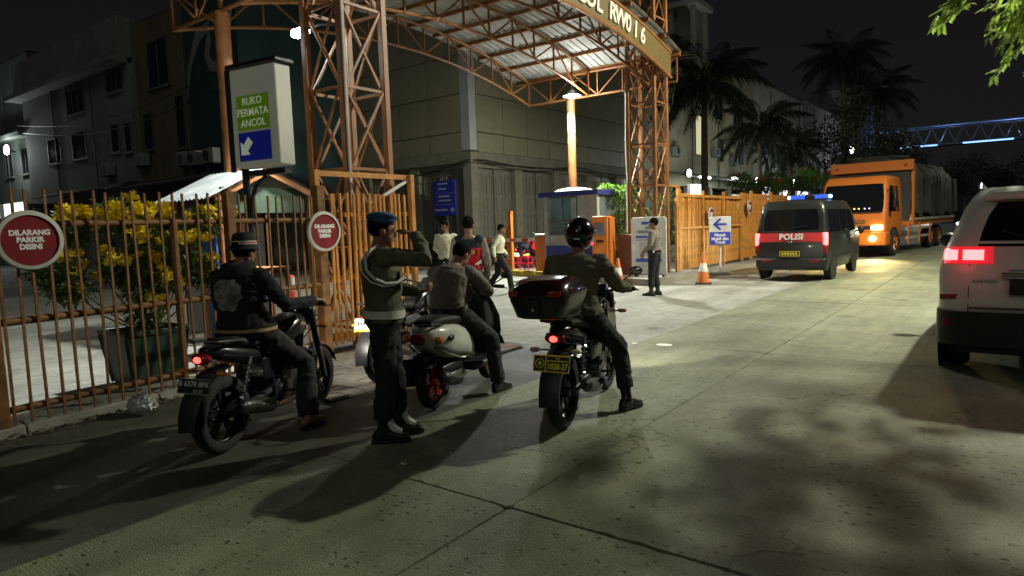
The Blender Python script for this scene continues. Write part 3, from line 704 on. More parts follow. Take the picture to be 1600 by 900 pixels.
MB().bar((-7.8, 17.84, 2.58), (-7.85, 18.64, 2.58), .06).build('gate_rail', FENCEP, R3)
MB().box((-7.72, 18.2, 1.05), (.06, .1, .2)).build('lock', DKMET, R3)

# ------------------------------------------------------------------ signs
SRED = mat('dark red sign face', (0.19, 0.012, 0.018), .4, var=.12, dirt=(.12, .02, .02), damt=.4)
SRIM = mat('white sign rim', (0.48, 0.48, 0.42), .45, var=.08, dirt=(.3, .29, .24), damt=.4)
def round_sign(loc, label, R=.245, rz=0):
    t = thing('no_parking_sign', label, 'sign', loc, rz, None)   # faces local +x
    MB().lathe([(R - .03, .0), (R, .0), (R + .01, .02), (R, .04), (R - .03, .045)], (0, 0, 0), (1, 0, 0), 40, cap=False).build('rim', SRIM, t, smooth=True)
    f = MB().lathe([(.001, .002), (R - .028, .002), (R - .028, .032), (.001, .032)], (0, 0, 0), (1, 0, 0), 40).build('face', SRED, t)
    for i, (s, z) in enumerate((('DILARANG', .075), ('PARKIR', .005), ('DISINI', -.065))):
        text('lettering', s, .062, WHITEL, f, (.034, 0, z * .85), (0, 1, 0), (0, 0, 1), .001, sx=.98, bold=.003)
    MB().bx(-.06, .0, -.03, .03, -.15, .15).build('bracket', DKMET, t)
    return t
round_sign((fx(2.06) + .03, 2.06, 1.63), 'round dark red no parking sign on the left fence post')
round_sign((fx(5.3) + .07, 5.28, 1.62), 'round dark red no parking sign by the near tower, behind the saluting officer')
round_sign((-7.72, 20.95, 1.72), 'round no parking sign on the fence, just behind the blue arrow sign')
round_sign((-7.78, 25.1, 1.98), 'round no parking sign on the fence left of the police van')
# pylon sign
P = thing('pylon_sign', 'tall white box sign with green and blue panels and arrow, on a dark post', 'sign', (-8.35, 5.0, 0), 8)
SBX = mat('dirty white sign box', (0.46, 0.45, 0.38), .55, var=.12, scale=2, dirt=(.25, .24, .19), damt=.6, dscale=2, emit=(.95, 1, .78), estr=.05)
SGR = mat('green sign panel', (0.20, 0.38, 0.015), .5, var=.08, emit=(.25, .6, .01), estr=.055)
SBL = mat('blue sign panel', (0.015, 0.025, 0.26), .5, var=.08)
SBLE = mat('backlit blue panel', (0.015, 0.025, 0.26), .5, var=.08, emit=(.01, .03, .6), estr=.07)
SWL = mat('backlit letter', (.75, .75, .72), .5, var=0, emit=(.8, 1, .6), estr=.14)
MB().bx(0, .85, 0, .27, 2.5, 3.78).build('sign_box', SBX, P, bevel=.025)
MB().bx(-.05, .9, -.03, .30, 3.785, 3.85).build('top_cap', BLK, P, bevel=.02)
MB().bx(-.05, -.003, -.03, .02, 2.45, 3.78).build('edge_trim', BLK, P)
f = MB().bx(.12, .72, -.012, -.003, 2.98, 3.42).build('green_panel', SGR, P)
for i, s in enumerate(('RUKO', 'PERMATA', 'ANCOL')): text('lettering', s, .135, SWL, f, (.42, -.014, 3.34 - i * .14), (1, 0, 0), (0, 0, 1), .001, bold=.002)
f = MB().bx(.12, .72, -.012, -.003, 2.58, 2.95).build('blue_panel', SBLE, P)
MB().prism([(0, 0), (.17, 0), (.13, .05), (.23, .15), (.15, .23), (.05, .13), (0, .17)], (.16, -.014, 2.66), (1, 0, 0), (0, 0, 1), .003).build('arrow', SWL, f)
MB().tube([(-.02, .18, -.03), (-.02, .18, 3.3)], .05, 10).build('post', BLK, P, smooth=True)
MB().bx(-.02, .8, .12, .24, 2.40, 2.47).build('arm', BLK, P)
MB().tube([(.03, .18, 1.75), (.05, .18, 2.05), (.16, .18, 2.25), (.36, .18, 2.38)], .03, 8).build('brace', BLK, P, smooth=True)
# blue direction sign by the fence
D = thing('direction_sign', 'small sign with blue left arrow on white over blue lettering, on a white post', 'sign', (-6.72, 19.0, 0), 18)
b = MB().bx(-.3, .3, -.02, .02, .84, 1.66).build('board', WHITE, D, bevel=.01)
MB().bx(-.29, .29, -.026, -.021, .85, 1.22).build('blue_panel', mat('bright blue panel', (.02, .05, .42), .4, var=.05), b)
ab = mat('blue arrow', (.02, .04, .40), .4, var=.05)
MB().bar((-.15, -.024, 1.44), (.18, -.024, 1.44), .005, .06, up=(0, 0, 1)).bar((-.17, -.024, 1.425), (.02, -.024, 1.60), .005, .06).bar((-.17, -.024, 1.455), (.02, -.024, 1.28), .005, .06).build('arrow', ab, b)
for s, z in (('Masuk', 1.13), ('Mobil dan', 1.02), ('Truck', .92)): text('lettering', s, .12, WHITEL, b, (0, -.029, z), (1, 0, 0), (0, 0, 1), .001, bold=.004)
MB().tube([(0, .05, .0), (0, .05, 1.5)], .035, 10).build('post', WHITE, D, smooth=True)
MB().lathe([(.3, -.03), (.3, .05), (.2, .09), (.04, .1)], (0, .05, 0), n=16).build('base', KRB, D, smooth=True)
# info board by the right tower
I = thing('notice_board', 'white rounded notice board with blue bands behind the standing officer', 'notice board', (-7.68, 16.32, .1), 12)
poly = []
for (a, c_) in ((0, (.38, 1.52)), (90, (-.38, 1.52))):
    for k in range(5): t_ = RAD(a + 22.5 * k); poly.append((c_[0] + .09 * cos(t_), c_[1] + .09 * sin(t_)))
poly += [(-.47, .08), (.47, .08)]
b = MB().prism(poly, (0, 0, 0), (1, 0, 0), (0, 0, 1), .07).build('board', WHITE, I, bevel=.012)
IB = mat('blue print', (.03, .06, .35), .5, var=0); IG = mat('grey print', (.18, .18, .18), .5, var=0)
def strip(x0, x1, z0, z1, m_): MB().bx(x0, x1, -.076, -.072, z0, z1).build('printed_band', m_, b)
strip(-.18, .24, 1.42, 1.49, IB); strip(-.08, .2, 1.3, 1.36, IG); strip(-.3, .3, 1.19, 1.26, IG); strip(-.34, .34, 1.06, 1.12, IB); strip(-.34, .34, 1.0, 1.015, IB); strip(-.34, .34, .42, .52, IB); strip(-.36, .36, .10, .115, IB)
for k in range(8): strip(-.25, .1 + .15 * (k % 3) / 2, .58 + k * .05, .588 + k * .05, IG)
for k in range(5): strip(-.3, .3, .16 + k * .05, .168 + k * .05, IG)
MB().bx(-.4, -.34, -.06, .2, -.0, .08).bx(.34, .4, -.06, .2, 0, .08).build('foot', DKMET, I)
# blue wall sign on the olive building
Wd = thing('wall_sign', 'navy blue directory sign with faint white lines on the olive building', 'sign', (-19.15, 20.22, 2.1))
b = MB().bx(0, 1.2, 0, .06, 0, 1.42).build('board', SBL, Wd, bevel=.01)
PR = mat('faint print', (.25, .27, .42), .5, var=.1)
for z in (.44, .90): MB().bx(.04, 1.16, -.006, -.002, z, z + .012).build('rule_line', PR, b)
for z, x0, x1 in ((1.26, .25, .8), (1.05, .28, .7), (.75, .28, .9), (.58, .28, .95), (.2, .05, .75)): MB().bx(x0, x1, -.006, -.002, z, z + .07).build('printed_line', PR, b)
MB().prism([(.12 * cos(k * pi / 4) * (1, .7)[k % 2], .12 * sin(k * pi / 4) * (1, .7)[k % 2]) for k in range(8)], (1.02, -.002, .22), (1, 0, 0), (0, 0, 1), .004).build('emblem', PR, b)
MB().bx(.05, .1, .06, .28, -2.15, 1.3).bx(1.1, 1.15, .06, .28, -2.15, 1.3).build('leg', DKMET, Wd)

# ------------------------------------------------------------------ guard booth, ticket machine, barrier
TIMB = mat('grey booth wall', (0.50, 0.48, 0.41), .7, var=.15, scale=3, dirt=(.2, .17, .12), damt=.5)
BOB = mat('booth blue', (0.035, 0.04, 0.22), .55, var=.15)
MOR = mat('machine orange', (0.62, 0.17, 0.02), .45, var=.12, dirt=(.3, .1, .03), damt=.4)
BGL = mat('booth glass', (.25, .32, .33), .08, var=0, trans=.75, spec=.5)
K = thing('guard_booth', 'small grey guard booth with blue roof edge and glass windows on the island', 'booth', (-10.15, 17.1, .12))
w, d, h = .82, .68, 2.28
for sx in (-1, 1):
    for sy in (-1, 1): MB().bx(sx * w - .07, sx * w + .07, sy * d - .07, sy * d + .07, 0, h).build('corner_post', TIMB, K)
MB().bx(-w + .07, w - .07, -d - .03, -d + .03, 0, 1.15).bx(-w + .07, w - .07, d - .03, d + .03, 0, 1.15).bx(-w - .03, -w + .03, -d + .07, d - .07, 0, 1.15).bx(w - .03, w + .03, -d + .07, d - .07, 0, 1.15).build('lower_wall', TIMB, K)
MB().bx(-w - .02, w + .02, -d - .095, -d - .075, .02, .85).build('blue_panel', BOB, K)
MB().bx(w * .3, w - .07, -d - .04, -d + .04, 1.15, h).build('side_panel', TIMB, K)
for a, b_ in ((-w + .07, -.3), (-.24, .18)):
    f = MB().bx(a, b_, -d - .03, -d + .03, 1.15, 1.2).bx(a, b_, -d - .03, -d + .03, h - .06, h).bx(a, b_, -d - .03, -d + .03, 1.55, 1.6).bx(b_, b_ + .06, -d - .03, -d + .03, 1.15, h).build('window', WINF, K)
    MB().bx(a, b_, -d - .006, -d + .006, 1.2, 1.55).build('pane', BGL, f); MB().bx(a, b_, -d - .006, -d + .006, 1.6, h - .06).build('pane', BGL, f)
f = MB().bx(w - .03, w + .03, -d + .07, d - .07, 1.15, 1.2).bx(w - .03, w + .03, -d + .07, d - .07, h - .06, h).build('window', WINF, K)
MB().bx(w - .006, w + .006, -d + .07, d - .07, 1.2, h - .06).build('pane', BGL, f)
f = MB().bx(-w - .03, -w + .03, -d + .07, d - .07, 1.15, 1.2).build('window', WINF, K); MB().bx(-w - .006, -w + .006, -d + .07, d - .07, 1.2, h).build('pane', BGL, f)
MB().bx(-w + .07, w - .07, d - .02, d + .02, 1.15, h).build('back_panel', mat('pale back wall', (.5, .5, .44), .7), K)
MB().bx(-.12, .12, d - .1, d - .03, 1.6, 2.0).build('wall_box', DKMET, K)
MB().bx(-.95, .95, -.85, .9, h, h + .06).build('roof', WHITE, K)
MB().bx(-.99, .99, -.89, -.85, h - .01, h + .13).bx(-.99, .99, .9, .94, h - .01, h + .13).bx(-.99, -.95, -.85, .9, h - .01, h + .13).bx(.95, .99, -.85, .9, h - .01, h + .13).build('fascia', BOB, K)
o = MB().ell((-.2, -.2, h + .14), (.62, .45, .12), 18).build('roof_sheet', WHITE, K, smooth=True)
tb = MB().tube([(-.3, .1, h - .1), (.3, .1, h - .1)], .02, 8).build('ceiling_tube', mat('booth tube', (.8, .8, .8), .4, var=0, emit=(.85, 1, .95), estr=6), K)
lamp('POINT', 'glow', K, (0, .1, h - .25), 45, (.88, 1, .94), .1)
T = thing('ticket_machine', 'tall orange ticket machine cabinet right of the helmeted rider', 'ticket machine', (-8.95, 16.05, .12), 14)
MB().bx(-.23, .23, -.24, .28, 0, 1.66).build('cabinet', MOR, T, bevel=.03)
MB().bx(.24, .30, -.22, .26, .05, 1.62).build('side_door', MOR, T, bevel=.01)
MB().bx(-.14, .14, -.26, -.243, 1.15, 1.48).build('screen_bezel', STEEL, T, bevel=.005); MB().bx(-.10, .10, -.266, -.262, 1.2, 1.44).build('screen', mat('grey screen', (.12, .13, .2), .3, var=.3, scale=20), T)
MB().bx(-.1, .1, -.26, -.243, .95, 1.02).build('ticket_slot', BLK, T)
Bx = thing('barrier_post', 'short orange barrier housing on the yellow kerbed island', 'barrier', (-11.75, 17.25, .12), 20)
MB().bx(-.2, .2, -.18, .18, 0, 1.12).build('housing', MOR, Bx, bevel=.025)
MB().bx(-.21, .21, -.19, .19, 1.12, 1.2).build('cap', WHITE, Bx, bevel=.02)
MB().bx(.205, .225, -.1, .1, .1, .85).build('access_panel', mat('bright orange panel', (.8, .32, .04), .4, var=.1), Bx)
BW = mat('boom white', (.65, .63, .58), .5, var=.08); BR = mat('boom red', (.5, .04, .02), .5, var=.1)
bm_ = MB().bx(-2.3, -.21, -.22, -.19, .98, 1.08).build('boom', BW, Bx)
for k in range(5): MB().bx(-2.2 + k * .4, -2.0 + k * .4, -.226, -.221, .985, 1.075).build('stripe', BR, bm_)
Us = thing('barrier_upright', 'tall thin orange upright bracket beside the red stools', 'barrier', (-13.05, 17.35, .12))
MB().bx(-.06, .06, -.06, .06, 0, 1.9).build('post', MOR, Us, bevel=.008); MB().bx(-.16, -.07, -.05, .05, 0, 1.45).build('side_plate', MOR, Us); MB().bx(-.16, .07, -.07, .07, 1.9, 1.94).build('cap', MOR, Us)
SR = mat('red stool plastic', (.55, .012, .03), .35, var=.1)
def stool(loc, label, rz):
    t = thing('plastic_stool', label, 'stool', loc, rz, 'red plastic stools')
    MB().bx(-.15, .15, -.15, .15, .42, .45).build('seat', SR, t, bevel=.012)
    for sx in (-1, 1):
        for sy in (-1, 1): MB().tube([(sx * .13, sy * .13, .42), (sx * .165, sy * .165, 0)], [.025, .02], 6).build('leg', SR, t)
    for a, b_ in (((-1, -1), (1, -1)), ((1, -1), (1, 1)), ((1, 1), (-1, 1)), ((-1, 1), (-1, -1))): MB().bar((a[0] * .145, a[1] * .145, .24), (b_[0] * .145, b_[1] * .145, .24), .02, .04).build('stretcher', SR, t)
stool((-12.75, 17.75, .12), 'red plastic stool right of the orange upright', 8); stool((-13.35, 17.8, .12), 'red plastic stool left of the orange upright', -12)
YC = thing('cloth_bundle', 'small crumpled yellow cloth lying on the red stool', 'cloth', (-12.75, 17.75, .57))
MB().ell((0, 0, .04), (.13, .1, .05), 10).ell((.05, .03, .07), (.07, .06, .04), 8).build('cloth', mat('yellow cloth', (.55, .38, .05), .8, bump=.5, bscale=20), YC, smooth=True)
GB = thing('green_bag', 'pale green cloth bag hanging behind the barrier housing', 'bag', (-11.15, 17.75, .3))
rings = []
for k in range(6):
    z = k * .15; w_ = .16 + .06 * (k / 5) - .02 * sin(k * 2); rings.append([(w_ * cos(a * pi / 6) * (1 + .06 * sin(3 * a)), .08 * sin(a * pi / 6), z) for a in range(12)])
MB().loft(rings).build('sack', mat('pale green cloth', (.30, .40, .18), .8, var=.2, bump=.4, bscale=15), GB, smooth=True)
MB().tube([(-.15, 0, .75), (-.05, 0, .95), (.05, 0, .95), (.15, 0, .75)], .012, 6).build('handle', mat('pale green cloth', (0, 0, 0)), GB)
# traffic cones
CO = mat('cone orange', (.65, .17, .035), .5, var=.12, dirt=(.3, .1, .04), damt=.5); CW = mat('cone white band', (.65, .62, .55), .5, var=.1, dirt=(.4, .3, .2), damt=.5)
def cone(loc, label, rz=0, h=.72):
    t = thing('traffic_cone', label, 'traffic cone', loc, rz, 'orange traffic cones')
    def r_(z): return .155 - .125 * z / h
    MB().bx(-.2, .2, -.2, .2, 0, .035).build('base', BLK, t, bevel=.01)
    MB().lathe([(r_(0), .035), (r_(.38 * h), .38 * h)], n=20).build('lower_cone', CO, t, smooth=True)
    MB().lathe([(r_(.38 * h), .38 * h), (r_(.38 * h) + .004, .385 * h), (r_(.66 * h) + .004, .655 * h), (r_(.66 * h), .66 * h)], n=20).build('band', CW, t, smooth=True)
    MB().lathe([(r_(.66 * h), .66 * h), (r_(h * .98), h * .98), (.02, h)], n=20).build('upper_cone', CO, t, smooth=True)
cone((-8.0, 15.15, -.03), 'orange traffic cone beside the notice board')
cone((-6.2, 16.3, -.03), 'orange traffic cone beside the blue arrow sign', 20, .8)
# kiosk with a white corrugated awning roof
KI = thing('guard_hut', 'open hut with white corrugated gable roof behind the picket fence', 'hut', (0, 0, 0))
CORR = mat('white corrugated sheet', (.13, .14, .14), .6, var=.1, dirt=(.4, .39, .36), damt=.4)
y0, y1, ya, ze, za = 5.32, 7.08, 6.22, 2.22, 2.66
def slope(yE, yA):
    xs = [-11.15 + i * (1.7 / 60) for i in range(61)]; vs = []
    for t_ in (-.12, .5, 1.0):
        for i, x in enumerate(xs): vs.append((x, yE + (yA - yE) * t_, ze + (za - ze) * t_ + .014 * cos(i * pi / 2.0)))
    N = len(vs); vs += [(a, b_, c + .006) for a, b_, c in vs]; fs = []
    for r_ in range(2):
        for i in range(60):
            q = (r_ * 61 + i, r_ * 61 + i + 1, (r_ + 1) * 61 + i + 1, (r_ + 1) * 61 + i); fs += [q, tuple(k + N for k in q[::-1])]
    MB().add(vs, fs).build('roof_sheet', CORR, KI, smooth=True, fix=False)
slope(y0, ya - .01); slope(y1 + .15, ya + .01)
MB().bar((-9.5, y0, ze - .05), (-9.5, ya, za - .05), .05, .1).build('rafter', ORANGE, KI); MB().bar((-9.5, y1 + .2, ze - .07), (-9.5, ya, za - .05), .05, .1).build('rafter', ORANGE, KI)
for (x, y) in ((-9.55, y0 + .1), (-9.55, y1 - .05), (-11.0, y0 + .1), (-11.0, y1)): MB().bx(x - .05, x + .05, y - .05, y + .05, -.03, 2.22).build('post', ORANGE, KI)
GRW = mat('green hut board', (.035, .065, .04), .7, var=.2); BLD = mat('blue hut door', (.03, .10, .32), .5, var=.2)
MB().bx(-9.62, -9.56, y0 + .15, y1 - .1, 1.95, 2.35).build('gable_board', GRW, KI); MB().bx(-11.0, -10.95, y0 + .2, y1, 0, 2.2).build('back_wall', DARKP, KI)
MB().bx(-10.1, -9.7, y0 + .08, y0 + .12, 0, 1.95).build('side_door', BLD, KI)
# red and white bollard and a red rack inside the yard
bo = thing('bollard', 'red and white plastic bollard inside the yard beyond the fence', 'bollard', (-9.3, 6.4, -.03))
RB = mat('bollard red', (.6, .05, .04), .4, var=.1)
for k in range(4): MB().lathe([(.055, .05 + k * .22), (.055, .05 + k * .22 + .218)], n=14).build('band', RB if k % 2 == 0 else CW, bo, smooth=True)
MB().lathe([(.14, 0), (.13, .03), (.06, .05)], n=16).build('base', BLK, bo, smooth=True)
MB().ell((0, 0, .93), (.055, .055, .04), 12).build('cap', RB, bo, smooth=True)
rk = thing('steel_table', 'low red brown steel table inside the yard behind the hooded rider', 'table', (-8.6, 5.2, -.03), 12)
MB().bx(-.5, .5, -.35, .35, 1.14, 1.18).build('table_top', ORANGE, rk)
for sx in (-1, 1):
    for sy in (-1, 1): MB().bx(sx * .46 - .025, sx * .46 + .025, sy * .31 - .025, sy * .31 + .025, 0, 1.14).build('leg', ORANGE, rk)
for k in range(4): MB().bx(-.44, .44, -.34, -.32, .9 + k * .06, .92 + k * .06).build('slat', ORANGE, rk)
# ------------------------------------------------------------------ four wheelers
def rrect(y0, y1, hw, rc, z, k=5):
    pts = []
    for (cx, cy, a0) in ((hw - rc, y1 - rc, 0), (-hw + rc, y1 - rc, 90), (-hw + rc, y0 + rc, 180), (hw - rc, y0 + rc, 270)):
        for i in range(k): a = RAD(a0 + 90 * i / (k - 1)); pts.append((cx + rc * cos(a), cy + rc * sin(a), z))
    return pts
def interp(tab, z):
    for (a, va), (b, vb) in zip(tab[:-1], tab[1:]):
        if z <= b: t = max(0, (z - a) / (b - a)); return va + (vb - va) * t
    return tab[-1][1]
def rear_patch(mb, yr, zs, xl, xr, eps=.004, th=.01, sgn=-1):
    """panel lying on the (raked) end face"""
    n = len(zs); vs = []
    for e in (eps, -th):
        for z, a, b in zip(zs, xl, xr): y = yr(z) + sgn * e; vs += [(a, y, z), (b, y, z)]
    fs = []
    for i in range(n - 1): fs += [(2 * i, 2 * i + 1, 2 * i + 3, 2 * i + 2), tuple(2 * n + q for q in (2 * i, 2 * i + 2, 2 * i + 3, 2 * i + 1))]
    loop = [2 * i for i in range(n)] + [2 * i + 1 for i in reversed(range(n))]
    for a, b in zip(loop, loop[1:] + loop[:1]): fs.append((a, b, 2 * n + b, 2 * n + a))
    return mb.add(vs, fs)
def side_patch(mb, hw, s, zs, ya, yb, eps=.004, th=.01):
    n = len(zs); vs = []
    for e in (eps, -th):
        for z, a, b in zip(zs, ya, yb): x = s * (hw(z) + e); vs += [(x, a, z), (x, b, z)]
    fs = []
    for i in range(n - 1): fs += [(2 * i, 2 * i + 1, 2 * i + 3, 2 * i + 2), tuple(2 * n + q for q in (2 * i, 2 * i + 2, 2 * i + 3, 2 * i + 1))]
    loop = [2 * i for i in range(n)] + [2 * i + 1 for i in reversed(range(n))]
    for a, b in zip(loop, loop[1:] + loop[:1]): fs.append((a, b, 2 * n + b, 2 * n + a))
    return mb.add(vs, fs)
RIMS = mat('alloy rim', (.35, .35, .33), .35, metal=.8, var=.15, dirt=(.12, .1, .07), damt=.6)
def car_wheel(parent, x, y, R, w, s, rimm=RIMS):
    h = w / 2
    t = MB().lathe([(R * .62, -h), (R * .9, -h), (R * .98, -h * .7), (R, -h * .3), (R, h * .3), (R * .98, h * .7), (R * .9, h), (R * .62, h)], (x, y, R), (1, 0, 0), 32, cap=False).build('wheel', RUB, parent, smooth=True)
    r = MB().lathe([(R * .62, -h * .9), (R * .62, h * .8), (R * .57, h * .85), (R * .55, h * .5), (R * .2, h * .35), (.001, h * .4)], (x, y, R), (s, 0, 0), 28, cap=False)
    for k in range(5):
        a = 2 * pi * k / 5; r.bar((x + s * h * .62, y + R * .15 * cos(a), R + R * .15 * sin(a)), (x + s * h * .78, y + R * .58 * cos(a), R + R * .58 * sin(a)), .05, .06)
    r.build('rim', rimm, t, smooth=True)
    return t
TAILR = mat('lit tail lamp', (.5, .01, .01), .3, var=0, emit=(1, .04, .03), estr=7)
TAILB = mat('lit brake lamp', (.8, .1, .1), .3, var=0, emit=(1, .055, .055), estr=11)
TAILD = mat('red lamp lens', (.22, .008, .008), .15, var=0, coat=.5)
AMB = mat('amber lens', (.55, .2, .01), .2, var=0, coat=.5)
YPL = mat('yellow plate print', (.80, .68, .03), .45, var=.1)
# --- police van
VANP = mat('dark grey green van paint', (.013, .015, .013), .35, var=.12, scale=3, coat=.3, dirt=(.035, .033, .025), damt=.35, dscale=3)
REDS = mat('red stripe', (.50, .035, .03), .4, var=.08)
Vn = thing('police_van', 'dark police minivan with red rear stripe and blue roof lights', 'van', (-4.38, 19.55, 0), 0); Vn.scale = (1.03, 1.08, 1.04)
yr_t = [(.25, -1.97), (.7, -2.03), (1.1, -2.0), (1.75, -1.86), (1.9, -1.75)]; yf_t = [(.25, 1.95), (.6, 2.03), (.95, 1.98), (1.12, 1.78), (1.75, 1.15), (1.9, .95)]; hw_t = [(.25, .80), (.45, .83), (1.1, .83), (1.75, .735), (1.9, .66)]
vyr = lambda z: interp(yr_t, z); vyf = lambda z: interp(yf_t, z); vhw = lambda z: interp(hw_t, z)
zl = [.25, .34, .45, .7, .95, 1.1, 1.3, 1.55, 1.75, 1.84, 1.89, 1.91]
rings = [rrect(vyr(z) + (.05 if z > 1.9 else 0), vyf(z), vhw(z) - (.06 if z > 1.9 else 0), .10 if z < 1.8 else .16, z) for z in zl]
MB().loft(rings).build('body', VANP, Vn, smooth=True, ang=50)
MB().box((0, -1.98, .42), (1.62, .16, .24)).build('rear_bumper', BLK, Vn, bevel=.04)
rear_patch(MB(), vyr, [1.2, 1.3, 1.5, 1.7], [-.62, -.64, -.62, -.57], [.62, .64, .62, .57]).build('rear_window', GLASS_D, Vn)
rear_patch(MB(), vyr, [1.16, 1.19, 1.24], [-.67, -.69, -.69], [.67, .69, .69], .003).build('window_seal', BLK, Vn)
st = rear_patch(MB(), vyr, [.93, 1.02, 1.14], [-.74, -.74, -.73], [.74, .74, .73], .005).build('red_stripe', REDS, Vn)
text('lettering', 'POLISI', .19, WHITEL, st, (.02, vyr(1.04) - .012, 1.045), (1, 0, 0), (0, .1, 1), .002, sx=1.05, bold=.006)
MB().lathe([(.05, 0), (.06, .012), (.03, .015)], (0, -2.025, .93), (0, -1, 0), 16).build('badge', CHROME, Vn, smooth=True)
for s in (-1, 1):
    MB().box((s * .775, -1.965, .99), (.12, .10, .30)).build('tail_light', TAILB, Vn, bevel=.03)
    MB().box((s * .77, -1.98, .74), (.12, .09, .18)).build('indicator', TAILD, Vn, bevel=.02)
    for q in ((-1.35, 0), (1.2, 0)):
        MB().lathe([(.001, 0), (.355, 0), (.355, .012), (.001, .012)], (s * .826, q[0], .31), (s, 0, 0), 28).build('wheel_arch', BLK, Vn); car_wheel(Vn, s * .745, q[0], .285, .18, s)
    side_patch(MB(), vhw, s, [1.14, 1.3, 1.55, 1.68], [-1.72, -1.74, -1.7, -1.66], [-.55, -.55, -.55, -.55]).build('side_window', GLASS_D, Vn)
    side_patch(MB(), vhw, s, [1.14, 1.3, 1.55, 1.68], [-.47, -.47, -.47, -.47], [.4, .4, .4, .4]).build('side_window', GLASS_D, Vn)
    side_patch(MB(), vhw, s, [1.12, 1.3, 1.55, 1.68], [.5, .5, .5, .52], [1.35, 1.22, 1.05, .95]).build('front_window', GLASS_D, Vn)
    for y in (-.51, .45): side_patch(MB(), vhw, s, [.42, 1.1], [y - .006, y - .006], [y + .006, y + .006], .003).build('door_seam', BLK, Vn)
    side_patch(MB(), vhw, s, [.93, 1.02, 1.1], [.6, .6, .6], [1.4, 1.4, 1.38], .003).build('door_decal', mat('grey decal', (.4, .4, .38), .5, var=.4, scale=12), Vn)
    MB().ell((s * 1.0, 1.15, 1.12), (.07, .06, .11), 12).build('mirror', BLK, Vn, smooth=True); MB().bar((s * .8, 1.2, 1.08), (s * .96, 1.15, 1.1), .04).build('mirror_arm', BLK, Vn)
rear_patch(MB(), vyf, [1.15, 1.4, 1.7], [-.72, -.7, -.62], [.72, .7, .62], .004, .01, 1).build('windscreen', GLASS_D, Vn)
pl = MB().bx(-.24, .24, -2.065, -2.04, .58, .72).build('number_plate', BLK, Vn)
MB().bx(-.23, .23, -2.07, -2.066, .59, .602).bx(-.23, .23, -2.07, -2.066, .698, .71).bx(-.23, -.218, -2.07, -2.066, .602, .698).bx(.218, .23, -2.07, -2.066, .602, .698).build('plate_rim', YPL, pl)
for k in range(6): MB().bx(-.18 + k * .062, -.14 + k * .062, -2.07, -2.066, .62, .68).build('plate_print', YPL, pl)
MB().bar((-.1, vyr(1.24) - .02, 1.22), (.38, vyr(1.34) - .02, 1.31), .014).build('rear_wiper', BLK, Vn)
MB().bx(-.2, .2, -2.06, -2.035, .86, .905).build('tailgate_handle', BLK, Vn, bevel=.01)
for s in (-1, 1):
    rear_patch(MB(), vyr, [.52, .8, 1.15, 1.72], [s * .705 - .004] * 4, [s * .705 + .004] * 4, .003).build('tailgate_seam', BLK, Vn)
    for y in (-.62, .56): side_patch(MB(), vhw, s, [.98, 1.01], [y - .09, y - .09], [y + .09, y + .09], .02).build('door_handle', BLK, Vn)
    side_patch(MB(), vhw, s, [.52, .57], [-.95, -.95], [.8, .8], .012).build('side_moulding', BLK, Vn)
    MB().tube([(s * .70, -1.7, 1.84), (s * .69, .9, 1.86)], .012, 6).build('roof_gutter', BLK, Vn)
    MB().box((s * .55, -2.05, .47), (.2, .03, .05)).build('bumper_reflector', TAILD, Vn, bevel=.008)
for k in range(4): MB().bx(-.5 + k * .3, -.46 + k * .3, -1.5, .7, 1.905, 1.918).build('roof_rib', VANP, Vn)
lb = MB().bx(-.52, .52, -.25, -.05, 1.93, 1.97).build('light_bar', DKMET, Vn)
BLUE = mat('blue beacon', (.02, .05, .5), .3, var=0, emit=(.05, .15, 1), estr=.8); BLUEB = mat('lit blue beacon', (.1, .3, 1), .3, var=0, emit=(.2, .5, 1), estr=18)
for s in (-1, 1):
    MB().bx(min(s * .13, s * .5), max(s * .13, s * .5), -.24, -.06, 1.97, 2.07).build('beacon_lens', BLUE, lb, bevel=.02)
    MB().ell((s * .5, -.2, 2.02), (.05, .06, .045), 12).build('beacon_lamp', BLUEB, lb, smooth=True)
MB().bx(-.12, .12, -.22, -.08, 1.97, 2.09).build('siren', DKMET, lb, bevel=.02)
for y in (-.22, -.08): MB().bx(-.4, -.36, y - .01, y + .01, 1.88, 1.94).bx(.36, .4, y - .01, y + .01, 1.88, 1.94).build('mount', DKMET, lb)
lamp('POINT', 'tail_glow', Vn, (-.8, -2.2, 1.0), 1.2, (1, .1, .08), .05); lamp('POINT', 'tail_glow', Vn, (.8, -2.2, 1.0), 1.2, (1, .1, .08), .05)
# --- white suv, right edge
SUVP = mat('white suv paint', (.58, .575, .55), .3, var=.06, scale=2, coat=.6, dirt=(.3, .28, .24), damt=.3)
U = thing('white_suv', 'white sport utility car with glowing brake lights at the right edge', 'car', (.36, 9.85, 0), 0)
yr_s = [(.42, -2.22), (.55, -2.30), (.78, -2.32), (1.05, -2.28), (1.3, -2.2), (1.72, -1.93), (1.82, -1.80)]; yf_s = [(.42, 2.3), (.7, 2.4), (.95, 2.2), (1.08, 1.2), (1.7, .3), (1.82, 0)]; hw_s = [(.42, .84), (.6, .90), (1.05, .91), (1.2, .88), (1.7, .70), (1.82, .60)]
syr = lambda z: interp(yr_s, z); syf = lambda z: interp(yf_s, z); shw = lambda z: interp(hw_s, z)
zl = [.42, .5, .6, .78, .9, 1.05, 1.15, 1.3, 1.5, 1.65, 1.74, 1.8, 1.83]
MB().loft([rrect(syr(z) + (.06 if z > 1.81 else 0), syf(z), shw(z) - (.06 if z > 1.81 else 0), .17 if z < 1.6 else .2, z, 7) for z in zl]).build('body', SUVP, U, smooth=True, ang=55)
rear_patch(MB(), syr, [1.27, 1.4, 1.55, 1.68], [-.60, -.575, -.53, -.46], [.60, .575, .53, .46], .006).build('rear_window', GLASS_D, U)
